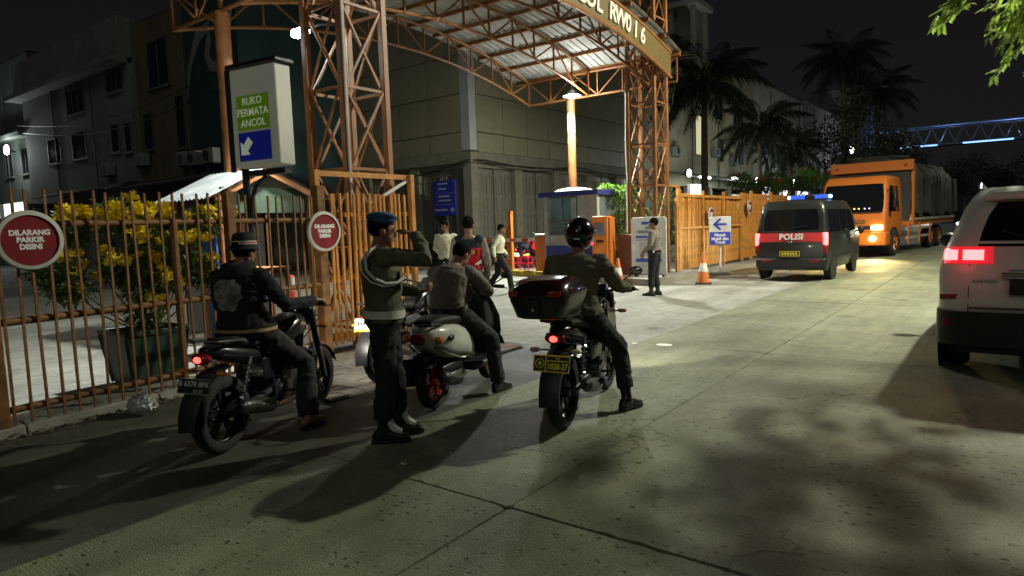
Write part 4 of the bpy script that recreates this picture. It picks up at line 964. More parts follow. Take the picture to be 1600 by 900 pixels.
MB().loft([[(x, syr(1.76) - d, z) for x, z in ((-.56, 1.70), (-.52, 1.78), (.52, 1.78), (.56, 1.70))] for d in (-.1, .16)]).build('roof_spoiler', SUVP, U, bevel=.02)
MB().loft([rrect(-2.35, -1.5, .918, .17, z, 6) for z in (.34, .45, .66)]).build('bumper_cladding', BLK, U, smooth=True)
MB().bx(-.75, .75, -2.2, 1.9, .25, .42).build('underbody', BLK, U)
for s in (-1, 1):
    tl = MB(); side = []
    def lens(x0, x1, z0, z1, eps, nm, mt_):
        mb = MB(); n = 8; vs = []
        for e in (eps, -.01):
            for i in range(n + 1):
                x = x0 + (x1 - x0) * i / n
                for z in (z0, z1):
                    hw = shw(z); rc = .17; y0 = syr(z); ax = abs(x)
                    dy = 0
                    if ax > hw - rc: q = min(1, (ax - (hw - rc)) / rc); dy = rc - math.sqrt(max(0, rc * rc - (q * rc) ** 2))
                    vs.append((s * min(x, hw + .004), y0 + dy - e, z))
        N = 2 * (n + 1); fs = []
        for i in range(n): fs += [(2 * i, 2 * i + 1, 2 * i + 3, 2 * i + 2), (N + 2 * i, N + 2 * i + 2, N + 2 * i + 3, N + 2 * i + 1), (2 * i, 2 * i + 2, N + 2 * i + 2, N + 2 * i), (2 * i + 1, N + 2 * i + 1, N + 2 * i + 3, 2 * i + 3)]
        fs += [(0, N, N + 1, 1), (N - 2, N - 1, 2 * N - 1, 2 * N - 2)]
        return mb.add(vs, fs).build(nm, mt_, U, smooth=True, ang=60)
    lens(.48, .91, 1.11, 1.27, .012, 'tail_light', TAILD if s > 0 else mat('glowing tail lens', (.6, .01, .01), .25, var=0, emit=(1, .03, .05), estr=.55))
    for a, b in ((.55, .715), (.755, .87)): lens(a, b, 1.145, 1.24, .02, 'brake_lamp', TAILB)
    for q in (-1.45, 1.35):
        MB().lathe([(.001, 0), (.47, 0), (.47, .012), (.001, .012)], (s * .908, q, .38), (s, 0, 0), 30).build('wheel_arch', BLK, U); car_wheel(U, s * .80, q, .37, .27, s)
    side_patch(MB(), shw, s, [1.2, 1.4, 1.62], [-1.9, -1.8, -1.6], [1.0, .7, .3]).build('side_window', GLASS_D, U)
    MB().box((s * .78, -2.31, .55), (.16, .05, .07)).build('reflector', TAILD, U, bevel=.01)
    MB().ell((s * 1.03, .95, 1.22), (.12, .09, .10), 14).build('mirror', BLK, U, smooth=True); MB().bar((s * .86, .95, 1.16), (s * .98, .95, 1.18), .05).build('mirror_arm', BLK, U)
    MB().tube([(s * .62, -1.4, 1.82), (s * .62, -1.3, 1.88), (s * .62, .1, 1.88), (s * .62, .2, 1.82)], .018, 8).build('roof_rail', STEEL, U, smooth=True)
    lamp('POINT', 'brake_glow', U, (s * .72, -2.5, 1.2), .7, (1, .06, .08), .08)
MB().bx(-.35, .35, -2.36, -2.33, .83, .98).build('plate_recess', BLK, U)
MB().bx(-.42, .42, -2.345, -2.31, 1.0, 1.035).build('tailgate_trim', CHROME, U, bevel=.01)
for s in (-1, 1): rear_patch(MB(), syr, [.62, .8, 1.1], [s * .66 - .004] * 3, [s * .66 + .004] * 3, .003).build('tailgate_seam', BLK, U)
MB().box((0, -2.335, .70), (1.3, .02, .012)).build('bumper_seam', BLK, U)
for k in range(7): MB().box((-.62 + k * .028, syr(1.02) - .012, .945 + .006 * (k % 2)), (.018, .012, .028)).build('chrome_script', CHROME, U)
MB().loft([[(x, syr(z) - .008 - d, z) for x, z in ((-.40, .97), (-.36, 1.06), (.36, 1.06), (.40, .97))] for d in (0, .03)]).build('tailgate_handle', CHROME, U, bevel=.008)
MB().bar((.0, syr(1.30) - .03, 1.29), (-.42, syr(1.42) - .03, 1.41), .015).build('rear_wiper', BLK, U)
MB().bx(-.16, .16, syr(1.74) - .19, syr(1.74) - .17, 1.72, 1.745).build('high_brake_lamp', TAILB, U)
for s in (-1, 1): MB().box((s * .80, -2.322, .80), (.17, .012, .05), M.Rotation(-s * .25, 3, 'Z')).build('side_reflector', TAILD, U, bevel=.008)
MB().tube([(.35, -2.3, .34), (.35, -1.9, .34)], .035, 10).build('exhaust', STEEL, U)
MB().tube([(-.05, -1.6, 1.84), (-.05, -1.66, 1.90)], [.03, .012], 8).build('antenna', STEEL, U)
# --- orange truck facing the camera
TRO = mat('truck orange', (.55, .15, .015), .45, var=.15, scale=2, dirt=(.22, .09, .03), damt=.5, dscale=2)
TARP = mat('weathered tarpaulin', (.032, .032, .027), .75, var=.5, scale=2.5, bump=.5, bscale=8, dirt=(.10, .10, .08), damt=.6, dscale=1.5)
RAIL = mat('pale guard rail', (.45, .42, .30), .55, var=.15, dirt=(.2, .18, .12), damt=.5)
HLW = mat('lit headlamp', (.9, .9, .8), .2, var=0, emit=(1, .82, .5), estr=22)
K2 = thing('cargo_truck', 'orange cargo truck with tarpaulin load facing the camera', 'truck', (-4.75, 27.4, 0), 174.5); K2.scale = (1.12, 1.4, 1.0)
cyf = [(.55, .02), (1.0, .06), (1.6, .03), (1.75, .0), (2.75, -.28), (2.95, -.4)]; tyf = lambda z: interp(cyf, z); chw = lambda z: interp([(.55, 1.02), (1.0, 1.06), (1.7, 1.05), (2.8, .98), (2.95, .93)], z)
zl = [.55, .65, 1.0, 1.3, 1.6, 1.75, 2.0, 2.4, 2.75, 2.88, 2.95, 2.98]
MB().loft([rrect(-1.75, tyf(z) - (.08 if z > 2.96 else 0), chw(z) - (.06 if z > 2.96 else 0), .12, z) for z in zl]).build('cab', TRO, K2, smooth=True, ang=50)
rear_patch(MB(), tyf, [1.62, 1.8, 2.2, 2.68], [-.93, -.95, -.93, -.86], [.93, .95, .93, .86], .006, .01, 1).build('windscreen', GLASS_D, K2)
MB().bx(-.9, .9, .02, .06, 1.62, 1.66).build('wiper_panel', BLK, K2)
MB().bx(-1.1, 1.1, -.25, .16, .42, .92).build('bumper', TRO, K2, bevel=.05); MB().bx(-.75, .75, .06, .075, 1.02, 1.14).build('grille', BLK, K2)
MB().bx(-.45, .45, .075, .085, 1.25, 1.36).build('badge_strip', CHROME, K2)
for s in (-1, 1):
    MB().bx(s * .8 - .17, s * .8 + .17, .07, .10, 1.0, 1.16).build('headlight', HLW, K2, bevel=.02)
    MB().lathe([(.001, 0), (.10, 0), (.10, .02), (.001, .02)], (s * .7, .165, .68), (0, 1, 0), 18).build('fog_light', HLW, K2)
    lamp('SPOT', 'beam', K2, (s * .8, .2, 1.05), 1100, (1, .74, .28), .1, 80, (s * .8 - .5, 6, -1.6), .8)
    lamp('POINT', 'bumper_glow', K2, (s * .7, .42, .72), 14, (1, .62, .2), .08)
    side_patch(MB(), chw, s, [1.65, 2.0, 2.6], [-1.3, -1.3, -1.25], [-.25, -.3, -.42]).build('side_window', GLASS_D, K2)
    MB().box((s * 1.28, -.05, 2.05), (.09, .18, .5)).build('mirror', BLK, K2, bevel=.03); MB().bar((s * 1.0, -.2, 2.45), (s * 1.28, -.08, 2.25), .025).build('mirror_arm', BLK, K2)
    MB().lathe([(.001, 0), (.56, 0), (.56, .02), (.001, .02)], (s * 1.045, -.75, .52), (s, 0, 0), 26).build('wheel_arch', BLK, K2)
    for y in (-.75, -5.3, -6.6): car_wheel(K2, s * .98, y, .49, .28, s, TRO)
    for z in (.62, .95): MB().bx(s * 1.2 - .02, s * 1.2 + .02, -4.6, -1.6, z - .05, z + .05).build('side_guard', RAIL, K2)
    for y in (-1.7, -3.1, -4.5): MB().bx(s * 1.2 - .06, s * 1.2 - .021, y - .04, y + .04, .4, 1.2).build('guard_post', TRO, K2)
    MB().bx(s * 1.24 - .03, s * 1.24 + .03, -8.4, -1.9, 1.28, 1.38).build('bed_rail', RAIL, K2)
    MB().bx(s * 1.26 - .06, s * 1.26 + .06, -2.1, -1.95, 1.1, 3.45).build('bed_post', TRO, K2)
    MB().bx(s * .9 - .25, s * .9 + .25, -5.95, -5.9, .15, .75).build('mud_flap', BLK, K2)
MB().bx(-1.22, 1.22, -8.4, -1.9, 1.08, 1.28).build('bed', TRO, K2)
MB().bx(-.45, .45, -8.2, -.3, .6, 1.0).build('chassis', DKMET, K2)
hb = MB().bx(-1.33, 1.33, -1.93, -1.78, 3.22, 3.62).build('head_board', TRO, K2, bevel=.02)
for s in (-1, 1): MB().lathe([(.001, 0), (.05, 0), (.05, .03), (.001, .03)], (s * 1.1, -1.78, 3.42), (0, 1, 0), 14).build('bolt_plate', mat('dull red plate', (.3, .05, .02), .5), hb)
MB().bx(-1.2, 1.2, -1.93, -1.88, 1.28, 3.22).build('head_panel', DARKP, K2)
for x, c in ((.1, (1, .75, .1)), (.25, (1, .75, .1)), (.45, (.7, .5, 1)), (.6, (.7, .5, 1))):
    MB().ell((-x * .9, tyf(1.78) + .012, 1.78), (.03, .01, .03), 10).build('marker_lamp', mat('marker %s' % c[2], c, .3, var=0, emit=c, estr=1.5), K2, smooth=True)
# tarpaulin: draped with folds over a lumpy load
rr = random.Random(5); rings = []
ns = 44
fo = [rr.gauss(0, 1) for _ in range(90)]
for i in range(70):
    y = -1.95 - 6.4 * i / 69; ring = []; i0 = i; i = i / 2.03
    top = 3.62 + .16 * sin(i * .55) * sin(i * .23 + 1) + .10 * sin(i * 1.3)
    if i > 30: top -= .25 * (i - 30) / 4
    prof = [(-1.30, 1.5), (-1.31, 2.0), (-1.30, 2.6), (-1.27, 3.1), (-1.1, top - .22), (-.6, top - .03), (0, top + .05), (.6, top - .02), (1.1, top - .2), (1.27, 3.1), (1.30, 2.6), (1.31, 2.0), (1.30, 1.5)]
    for (x, z) in prof:
        fold = .05 * fo[i0] * (.4 + .3 * z / 3) + .03 * fo[i0 // 3] + .03 * sin(i * 1.15 + z * .9)
        sx = (1 if x > 0 else -1) * fold * (abs(x) > 1.0) * min(1, (3.9 - z))
        ring.append((x + sx, y, z + rr.uniform(-.015, .015) + (.1 * sin(i * .8) if z < 1.6 else 0)))
    rings.append(ring)
MB().loft(rings).build('tarpaulin', TARP, K2, smooth=True, ang=70)
for y in (-2.9, -4.4, -6.1, -7.5): MB().tube([(1.345, y, 1.35), (1.36, y - .05, 2.2), (1.345, y + .05, 3.05)], .012, 6).build('rope', RAIL, K2)
for k in range(3): MB().tube([(-1.1 + k * .75, -2.2, 3.72 + .04 * k), (-.5 + k * .7, -2.1, 3.82)], [.08, .05], 8).build('rolled_cover', TARP, K2, smooth=True)
# ------------------------------------------------------------------ motorcycles
def ell_ring(c, hx, hz, n=14, p=2.4, ax=(1, 0, 0), up=(0, 0, 1)):
    c = V(c); ax = V(ax); up = V(up); out = []
    for j in range(n):
        a = 2 * pi * j / n; ca, sa = cos(a), sin(a)
        out.append(c + ax * hx * math.copysign(abs(ca) ** (2 / p), ca) + up * hz * math.copysign(abs(sa) ** (2 / p), sa))
    return out
def shape(stations, n=14, p=2.4):
    """closed loft through (y, zc, hx, hz) stations with rounded ends"""
    r = []
    y0, z0, a0, b0 = stations[0]; y1, z1, a1, b1 = stations[-1]
    d0 = .4 * min(a0, b0); d1 = .4 * min(a1, b1); s = 1 if y1 > y0 else -1
    r.append(ell_ring((0, y0 - s * d0, z0), a0 * .45, b0 * .45, n, p))
    for (y, z, hx, hz) in stations: r.append(ell_ring((0, y, z), hx, hz, n, p))
    r.append(ell_ring((0, y1 + s * d1, z1), a1 * .45, b1 * .45, n, p))
    return MB().loft(r)
def moto_wheel(parent, y, R, w, rimm, spokes=5, x=0.0, steer=None):
    t = MB(); h = w / 2
    t.lathe([(R * .70, -h * .75), (R * .84, -h), (R * .94, -h * .85), (R * .99, -h * .4), (R, 0), (R * .99, h * .4), (R * .94, h * .85), (R * .84, h), (R * .70, h * .75)], (x, y, R), (1, 0, 0), 40, cap=False)
    o = t.build('wheel', RUB, parent, smooth=True, ang=50)
    r = MB().torus((x, y, R), R * .69, R * .045, (1, 0, 0), 36, 8, sq=1.6 * w / .1)
    r.lathe([(.03, -.055), (.045, -.03), (.045, .03), (.03, .055)], (x, y, R), (1, 0, 0), 16)
    for k in range(spokes):
        a = 2 * pi * k / spokes + .3
        for da in (-.16, .16):
            r.bar((x, y + R * .1 * cos(a), R + R * .1 * sin(a)), (x, y + R * .67 * cos(a + da), R + R * .67 * sin(a + da)), .028, .02, up=(1, 0, 0))
    r.build('rim', rimm, o, smooth=True, ang=40)
    MB().lathe([(.05, 0), (R * .40, 0), (R * .40, .004), (.05, .004)], (x - .06, y, R), (1, 0, 0), 24, cap=False).build('brake_disc', STEEL, o)
    return o
def spring(mb, a, b, r, turns, wire, n=60):
    a = V(a); b = V(b); d = (b - a); s, u = basis(d); pts = []
    for i in range(n + 1): t = i / n; q = 2 * pi * turns * t; pts.append(a + d * t + (s * cos(q) + u * sin(q)) * r)
    return mb.tube(pts, wire, 5)
def motorbike(label, loc, rz, paint, rimm, lean=0, tail=None, plate='black', head=False, name='motorcycle', sporty=True, box=False, mirrors=True, pz=0.0, beam=95, aim=.35):
    t = thing(name, label, 'motorcycle', loc, rz)
    t.rotation_euler = (0, RAD(lean), RAD(rz))
    R = .295; yr, yf = -.64, .66
    moto_wheel(t, yr, R, .105, rimm); moto_wheel(t, yf, R, .088, rimm)
    for s in (-1, 1):
        MB().tube([(s * .085, yr, R), (s * .10, -.15, .37)], .02, 8, flat=1.5).build('swingarm', DKMET, t)
        f = MB().tube([(s * .10, yf, R), (s * .10, yf - .10, .62)], .026, 10).build('fork_leg', STEEL if s > 0 else STEEL, t, smooth=True)
        MB().tube([(s * .10, yf - .10, .60), (s * .10, yf - .22, .98)], .032, 10).build('fork_stanchion', BLKG, f, smooth=True)
        sh = spring(MB(), (s * .125, -.56, .40), (s * .115, -.44, .66), .026, 8, .006).build('shock_spring', CHROME, t, smooth=True)
        MB().tube([(s * .125, -.57, .36), (s * .113, -.42, .70)], .014, 8).build('shock_rod', STEEL, sh)
        MB().tube([(s * .08, .30, .78), (s * .09, .05, .68), (s * .10, -.25, .66), (s * .10, -.72, .76)], .016, 8).build('frame_tube', BLKG, t, smooth=True)
        MB().tube([(s * .06, .38, .80), (s * .08, .30, .48), (s * .09, .12, .26), (s * .10, -.12, .30)], .016, 8).build('frame_tube', BLKG, t, smooth=True)
        MB().tube([(s * .10, -.05, .34), (s * .25, -.05, .35)], .012, 8).build('foot_peg', RUB, t); MB().tube([(s * .10, -.38, .40), (s * .22, -.40, .41)], .011, 8).build('foot_peg', RUB, t)
    # engine
    e = MB(); e.box((0, .02, .36), (.24, .34, .22)); e.lathe([(.10, -.14), (.11, -.12), (.11, .12), (.10, .14)], (0, -.06, .36), (1, 0, 0), 18)
    for k in range(7): e.box((0, .18 + .022 * k, .46 + .025 * k), (.19, .13, .008), M.Rotation(RAD(-40), 3, 'X'))
    e.box((0, .25, .55), (.12, .14, .18), M.Rotation(RAD(-40), 3, 'X'))
    e.build('engine', DKMET, t, bevel=.01)
    MB().lathe([(.03, 0), (.085, .01), (.08, .03), (.02, .035)], (.125, -.02, .35), (1, 0, 0), 18).build('clutch_cover', STEEL, t, smooth=True)
    MB().tube([(.03, .36, .50), (.05, .42, .40), (.07, .34, .24), (.09, .12, .20), (.13, -.18, .24)], .019, 8).build('exhaust_pipe', STEEL, t, smooth=True)
    m = MB().lathe([(.028, 0), (.052, .05), (.060, .12), (.060, .40), (.05, .45), (.03, .46)], (.16, -.20, .265), (.06, -.95, .22), 18).build('muffler', mat('brushed muffler', (.16, .16, .15), .3, metal=.9, var=.2), t, smooth=True)
    MB().lathe([(.022, .455), (.022, .49), (.016, .49), (.016, .46)], (.16, -.20, .265), (.06, -.95, .22), 12).build('muffler_tip', BLK, m)
    MB().bx(.222, .23, -.48, -.28, .30, .36).build('heat_shield', CHROME, m)
    # bodywork
    shape([(-.02, .74, .09, .06), (.08, .79, .12, .10), (.22, .83, .14, .12), (.33, .84, .13, .11), (.42, .82, .08, .08)], 16).build('fuel_tank', paint, t, smooth=True, ang=60)
    if sporty:
        for s in (-1, 1):
            MB().prism([(.15, .86), (.42, .84), (.48, .72), (.34, .58), (.18, .62)], (s * .135 + (.012 if s < 0 else 0), 0, 0), (0, 1, 0), (0, 0, 1), .014).build('tank_shroud', paint, t, bevel=.01)
    shape([(-.66, .84, .08, .03), (-.5, .83, .11, .04), (-.3, .79, .125, .045), (-.1, .775, .11, .045), (.02, .79, .08, .045)], 16, 3).build('seat', mat('seat vinyl', (.012, .012, .012), .6, var=.3, bump=.3, bscale=120), t, smooth=True, ang=60)
    shape([(-.80, .80, .05, .03), (-.72, .79, .085, .055), (-.55, .74, .115, .07), (-.35, .69, .115, .075), (-.18, .66, .10, .06)], 16, 2.8).build('tail_cowl', paint, t, smooth=True, ang=60)
    for s in (-1, 1):
        MB().tube([(s * .09, -.42, .82), (s * .13, -.62, .86), (s * .12, -.80, .88), (s * .04, -.84, .88)], .012, 8).build('grab_rail', DKMET, t, smooth=True)
        MB().prism([(-.28, .48), (.02, .48), (.06, .62), (-.06, .68), (-.30, .66)], (s * .118 + (.01 if s < 0 else 0), 0, 0), (0, 1, 0), (0, 0, 1), .012).build('side_cover', paint, t, bevel=.008)
    # rear fender, lamp, plate
    fr = []
    for (y, z, hw) in ((-.60, .66, .08), (-.74, .64, .085), (-.86, .58, .085), (-.96, .46, .08), (-1.0, .36, .075), (-1.01, .26, .07)): fr.append([(-hw, y, z), (0, y - .012, z + .018), (hw, y, z), (hw * .9, y + .012, z - .006), (0, y + .005, z + .006), (-hw * .9, y + .012, z - .006)])
    MB().loft(fr).build('rear_fender', BLK, t, smooth=True, ang=60)
    tl = MB().ell((0, -.83, .755), (.085, .045, .045), 14).build('tail_light', TAILD, t, smooth=True)
    MB().ell((0, -.866, .755), (.035, .016, .024), 12).build('bulb_glow', tail or TAILR, tl, smooth=True)
    for s in (-1, 1):
        MB().tube([(s * .06, -.80, .66), (s * .13, -.82, .66)], .008, 6).build('indicator_stem', BLK, t); MB().ell((s * .165, -.825, .66), (.045, .025, .02), 12).build('indicator', AMB if not box else mat('pale lens', (.45, .42, .3), .2, var=0), t, smooth=True)
        MB().tube([(s * .10, yf - .2, .80), (s * .17, yf - .17, .80)], .008, 6).build('indicator_stem', BLK, t); MB().ell((s * .20, yf - .165, .80), (.045, .02, .02), 12).build('indicator', AMB, t, smooth=True)
    # plate, tilted
    po = V((0, -.915 + pz * .5, .575 + pz)); pu = V((1, 0, 0)); pv = V((0, .30, 1)).normalized()
    if plate == 'black':
        p = MB().prism([(-.135, -.055), (.135, -.055), (.135, .055), (-.135, .055)], po, pu, pv, -.004).build('number_plate', BLK, t); pn = pu.cross(pv)
        q = mat('plate print', (.55, .6, .56), .5, var=.1)
        text('lettering', 'B 6378 BPK', .052, q, p, po + pv * .016 + pn * .0015, pu, pv, .0008, bold=.0012); text('lettering', '05·27', .034, q, p, po - pv * .033 + pu * .04 + pn * .0015, pu, pv, .0008)
        MB().tube([po + pu * a + pv * b + pn * .002 for a, b in ((-.132, -.052), (.132, -.052), (.132, .052), (-.132, .052), (-.132, -.052))], .002, 4).build('plate_rim', q, p)
    elif plate == 'police':
        p = MB().prism([(-.145, -.065), (.145, -.065), (.145, .065), (-.145, .065)], po, pu, pv, -.004).build('number_plate', BLK, t); pn = pu.cross(pv)
        q = YPL
        def ln(*pp): MB().tube([po + pu * a + pv * b + pn * .003 for a, b in pp], .0055, 4).build('plate_rim', q, p)
        ln((-.14, -.06), (.14, -.06), (.14, .06), (-.14, .06), (-.14, -.06)); ln((-.045, -.06), (-.045, .06)); ln((-.045, .022), (.14, .022))
        text('lettering', '1028-27', .062, q, p, po + pu * .048 - pv * .02 + pn * .002, pu, pv, .001, sx=.78, bold=.002); text('lettering', 'VII', .034, q, p, po + pu * .048 + pv * .04 + pn * .002, pu, pv, .001)
        MB().torus(po - pu * .092 + pn * .002, .034, .004, tuple(pn), 20, 5).ell(po - pu * .092 + pn * .002, (.015, .004, .02), 8).build('emblem', q, p)
    else:
        p = MB().prism([(-.135, -.07), (.135, -.07), (.135, .07), (-.135, .07)], po, pu, pv, -.004).build('number_plate', mat('white plate', (.75, .75, .72), .4, var=.05), t); pn = pu.cross(pv)
        for k in range(6): MB().prism([(-.10 + k * .036, -.01), (-.078 + k * .036, -.01), (-.078 + k * .036, .035), (-.10 + k * .036, .035)], po + pn * .001, pu, pv, .001).build('plate_print', BLK, p)
        MB().prism([(-.135, -.07), (.135, -.07), (.135, -.045), (-.135, -.045)], po + pn * .001, pu, pv, .001).build('yellow_band', YPL, p)
    # front: fender, headlamp, clocks, bars
    ff = []
    for k in range(9):
        a = RAD(20 + 120 * k / 8); rr_ = R + .025; y = yf + rr_ * cos(a); z = R + rr_ * sin(a); ff.append([(-.055, y, z - .02), (0, y * 1 + .012 * cos(a), z + .014), (.055, y, z - .02), (.05, y, z - .026), (0, y, z + .004), (-.05, y, z - .026)])
    MB().loft(ff).build('front_fender', paint, t, smooth=True, ang=60)
    shape([(.46, .90, .06, .07), (.54, .89, .095, .095), (.60, .88, .09, .09)], 16).build('headlight_cowl', paint, t, smooth=True, ang=60)
    hl = MB().ell((0, .615, .875), (.075, .03, .07), 16).build('headlight', HEADL if head else mat('dead headlight', (.3, .3, .3), .1, var=0), t, smooth=True)
    if head: lamp('SPOT', 'beam', t, (0, .68, .875), head, (1, .93, .8), .05, beam, (0, 4, aim), .7)
    MB().box((0, .46, 1.0), (.15, .06, .11), M.Rotation(RAD(-50), 3, 'X')).build('clocks', BLK, t, bevel=.02)
    MB().tube([(-.35, .27, 1.03), (-.22, .34, 1.04), (-.10, .42, .99), (.10, .42, .99), (.22, .34, 1.04), (.35, .27, 1.03)], .012, 8).build('handlebar', DKMET, t, smooth=True)
    MB().bx(-.13, .13, .40, .46, .95, .98).build('top_clamp', DKMET, t, bevel=.008)
    for s in (-1, 1):
        MB().tube([(s * .25, .325, 1.035), (s * .37, .26, 1.03)], .018, 10).build('grip', RUB, t, smooth=True); MB().ell((s * .378, .255, 1.03), (.016, .016, .016), 8).build('bar_end', STEEL, t)
        MB().tube([(s * .22, .37, 1.03), (s * .30, .37, 1.02), (s * .39, .31, 1.015)], .007, 6).build('lever', STEEL, t)
        if not mirrors: continue
        mr = MB().ell((s * .37, .30, 1.19), (.06, .018, .04), 14).build('mirror', BLK, t, smooth=True); MB().tube([(s * .20, .36, 1.04), (s * .27, .36, 1.12), (s * .36, .315, 1.17)], .007, 6).build('mirror_stem', BLK, mr, smooth=True)
        MB().ell((s * .37, .283, 1.19), (.05, .008, .032), 14).build('mirror_glass', CHROME, mr, smooth=True)
    for k in range(3): MB().tube([(.10 - .1 * k, .44, .98), (.12 - .1 * k, .56, .86), (.05 - .05 * k, .42, .70)], .006, 5).build('cable', BLK, t, smooth=True)
    MB().tube([(-.13, -.05, .30), (-.2, -.02, .16)], .011, 6).build('side_stand', DKMET, t)
    MB().prism([(-.70, .25), (-.1, .29), (-.1, .40), (-.70, .35)], (-.115, 0, 0), (0, 1, 0), (0, 0, 1), .01).build('chain_guard', BLK, t, bevel=.01)
    if box:
        for s in (-1, 1): MB().tube([(s * .10, -.45, .83), (s * .12, -.60, .92), (s * .12, -.95, .93)], .012, 8).build('rack_rail', DKMET, t, smooth=True)
        MB().bx(-.14, .14, -.95, -.60, .935, .95).build('rack_plate', DKMET, t)
    return t
HEADL = mat('lit motorcycle headlamp', (.9, .9, .9), .2, var=0, emit=(1, .97, .9), estr=40)
RIMD = mat('black rim', (.015, .015, .016), .4, metal=.3, var=.2)
RIMR = mat('red rim', (.5, .035, .02), .35, metal=.3, var=.1)
BIKE1 = mat('satin black bike paint', (.012, .012, .014), .3, coat=.5, var=.2)
motorbike('black motorcycle under the hooded rider, rear plate B 6378 BPK', (-4.97, 3.16, -.02), 22, BIKE1, RIMD, plate='black', head=115, lean=2, mirrors=False, sporty=False)
BIKE2 = mat('blue grey bike paint', (.05, .055, .07), .3, coat=.5, var=.2)
motorbike('motorcycle with bright white plate, half hidden behind the saluting officer', (-5.48, 5.35, -.02), 14, BIKE2, RIMD, plate='white', lean=-3, pz=.09)
motorbike('black motorcycle with top box and yellow framed plate under the helmeted rider', (-2.95, 4.95, 0), 14, BIKE1, RIMD, plate='police', box=True, lean=1, head=520, beam=62, aim=.12)
far = motorbike('far motorcycle with lit headlamp beyond the truck', (-2.2, 44, 0), 172, BIKE1, RIMD, plate='white', head=120)
redb = motorbike('red motorcycle parked behind the barrier housing', (-12.6, 18.6, .12), 100, mat('red bike paint', (.5, .02, .04), .3, coat=.5), RIMD, plate='white', lean=6)
for k, (x, y, a) in enumerate(((-15.2, 19.4, 80), (-14.2, 19.9, 75))):
    motorbike(('dark motorcycle parked in front of the folding doors', 'dark motorcycle parked between the stools and the folding doors')[k], (x, y, -.03), a, BIKE2, RIMD, plate='white', lean=6)
# top box, its own thing on the rack
bt = thing('top_box', 'large black and dark red luggage box on the rear rack', 'luggage box', (-2.95, 4.95, 0), 14); bt.scale = (.77, 1, .985)
TB1 = mat('top box plastic', (.014, .014, .015), .35, var=.2, coat=.3); TB2 = mat('dark red box lid', (.022, .005, .006), .2, coat=.8, var=.15)
def ringb(z, hx, y0, y1, rc): return rrect(y0, y1, hx, rc, z, 6)
MB().loft([ringb(.955, .20, -1.12, -.66, .08), ringb(.97, .24, -1.16, -.63, .10), ringb(1.09, .29, -1.20, -.60, .12), ringb(1.115, .295, -1.205, -.60, .12)]).build('base_shell', TB1, bt, smooth=True, ang=60)
MB().loft([ringb(1.118, .305, -1.215, -.59, .13), ringb(1.14, .305, -1.215, -.59, .13)]).build('rim_band', BLK, bt, smooth=True)
MB().loft([ringb(1.143, .295, -1.205, -.60, .13), ringb(1.19, .28, -1.19, -.62, .14), ringb(1.235, .24, -1.13, -.67, .16), ringb(1.25, .17, -1.05, -.75, .13), ringb(1.255, .08, -.97, -.83, .06)]).build('lid', TB2, bt, smooth=True, ang=60)
MB().bx(-.055, .055, -1.235, -1.19, .99, 1.11).build('latch', BLK, bt, bevel=.01); MB().lathe([(.001, 0), (.014, 0), (.014, .006), (.001, .006)], (0, -1.236, 1.04), (0, -1, 0), 12).build('lock', CHROME, bt)
for s in (-1, 1): MB().box((s * .2, -1.222, 1.15), (.12, .02, .04), M.Rotation(s * .45, 3, 'Z')).build('reflector', TAILD, bt, bevel=.008)

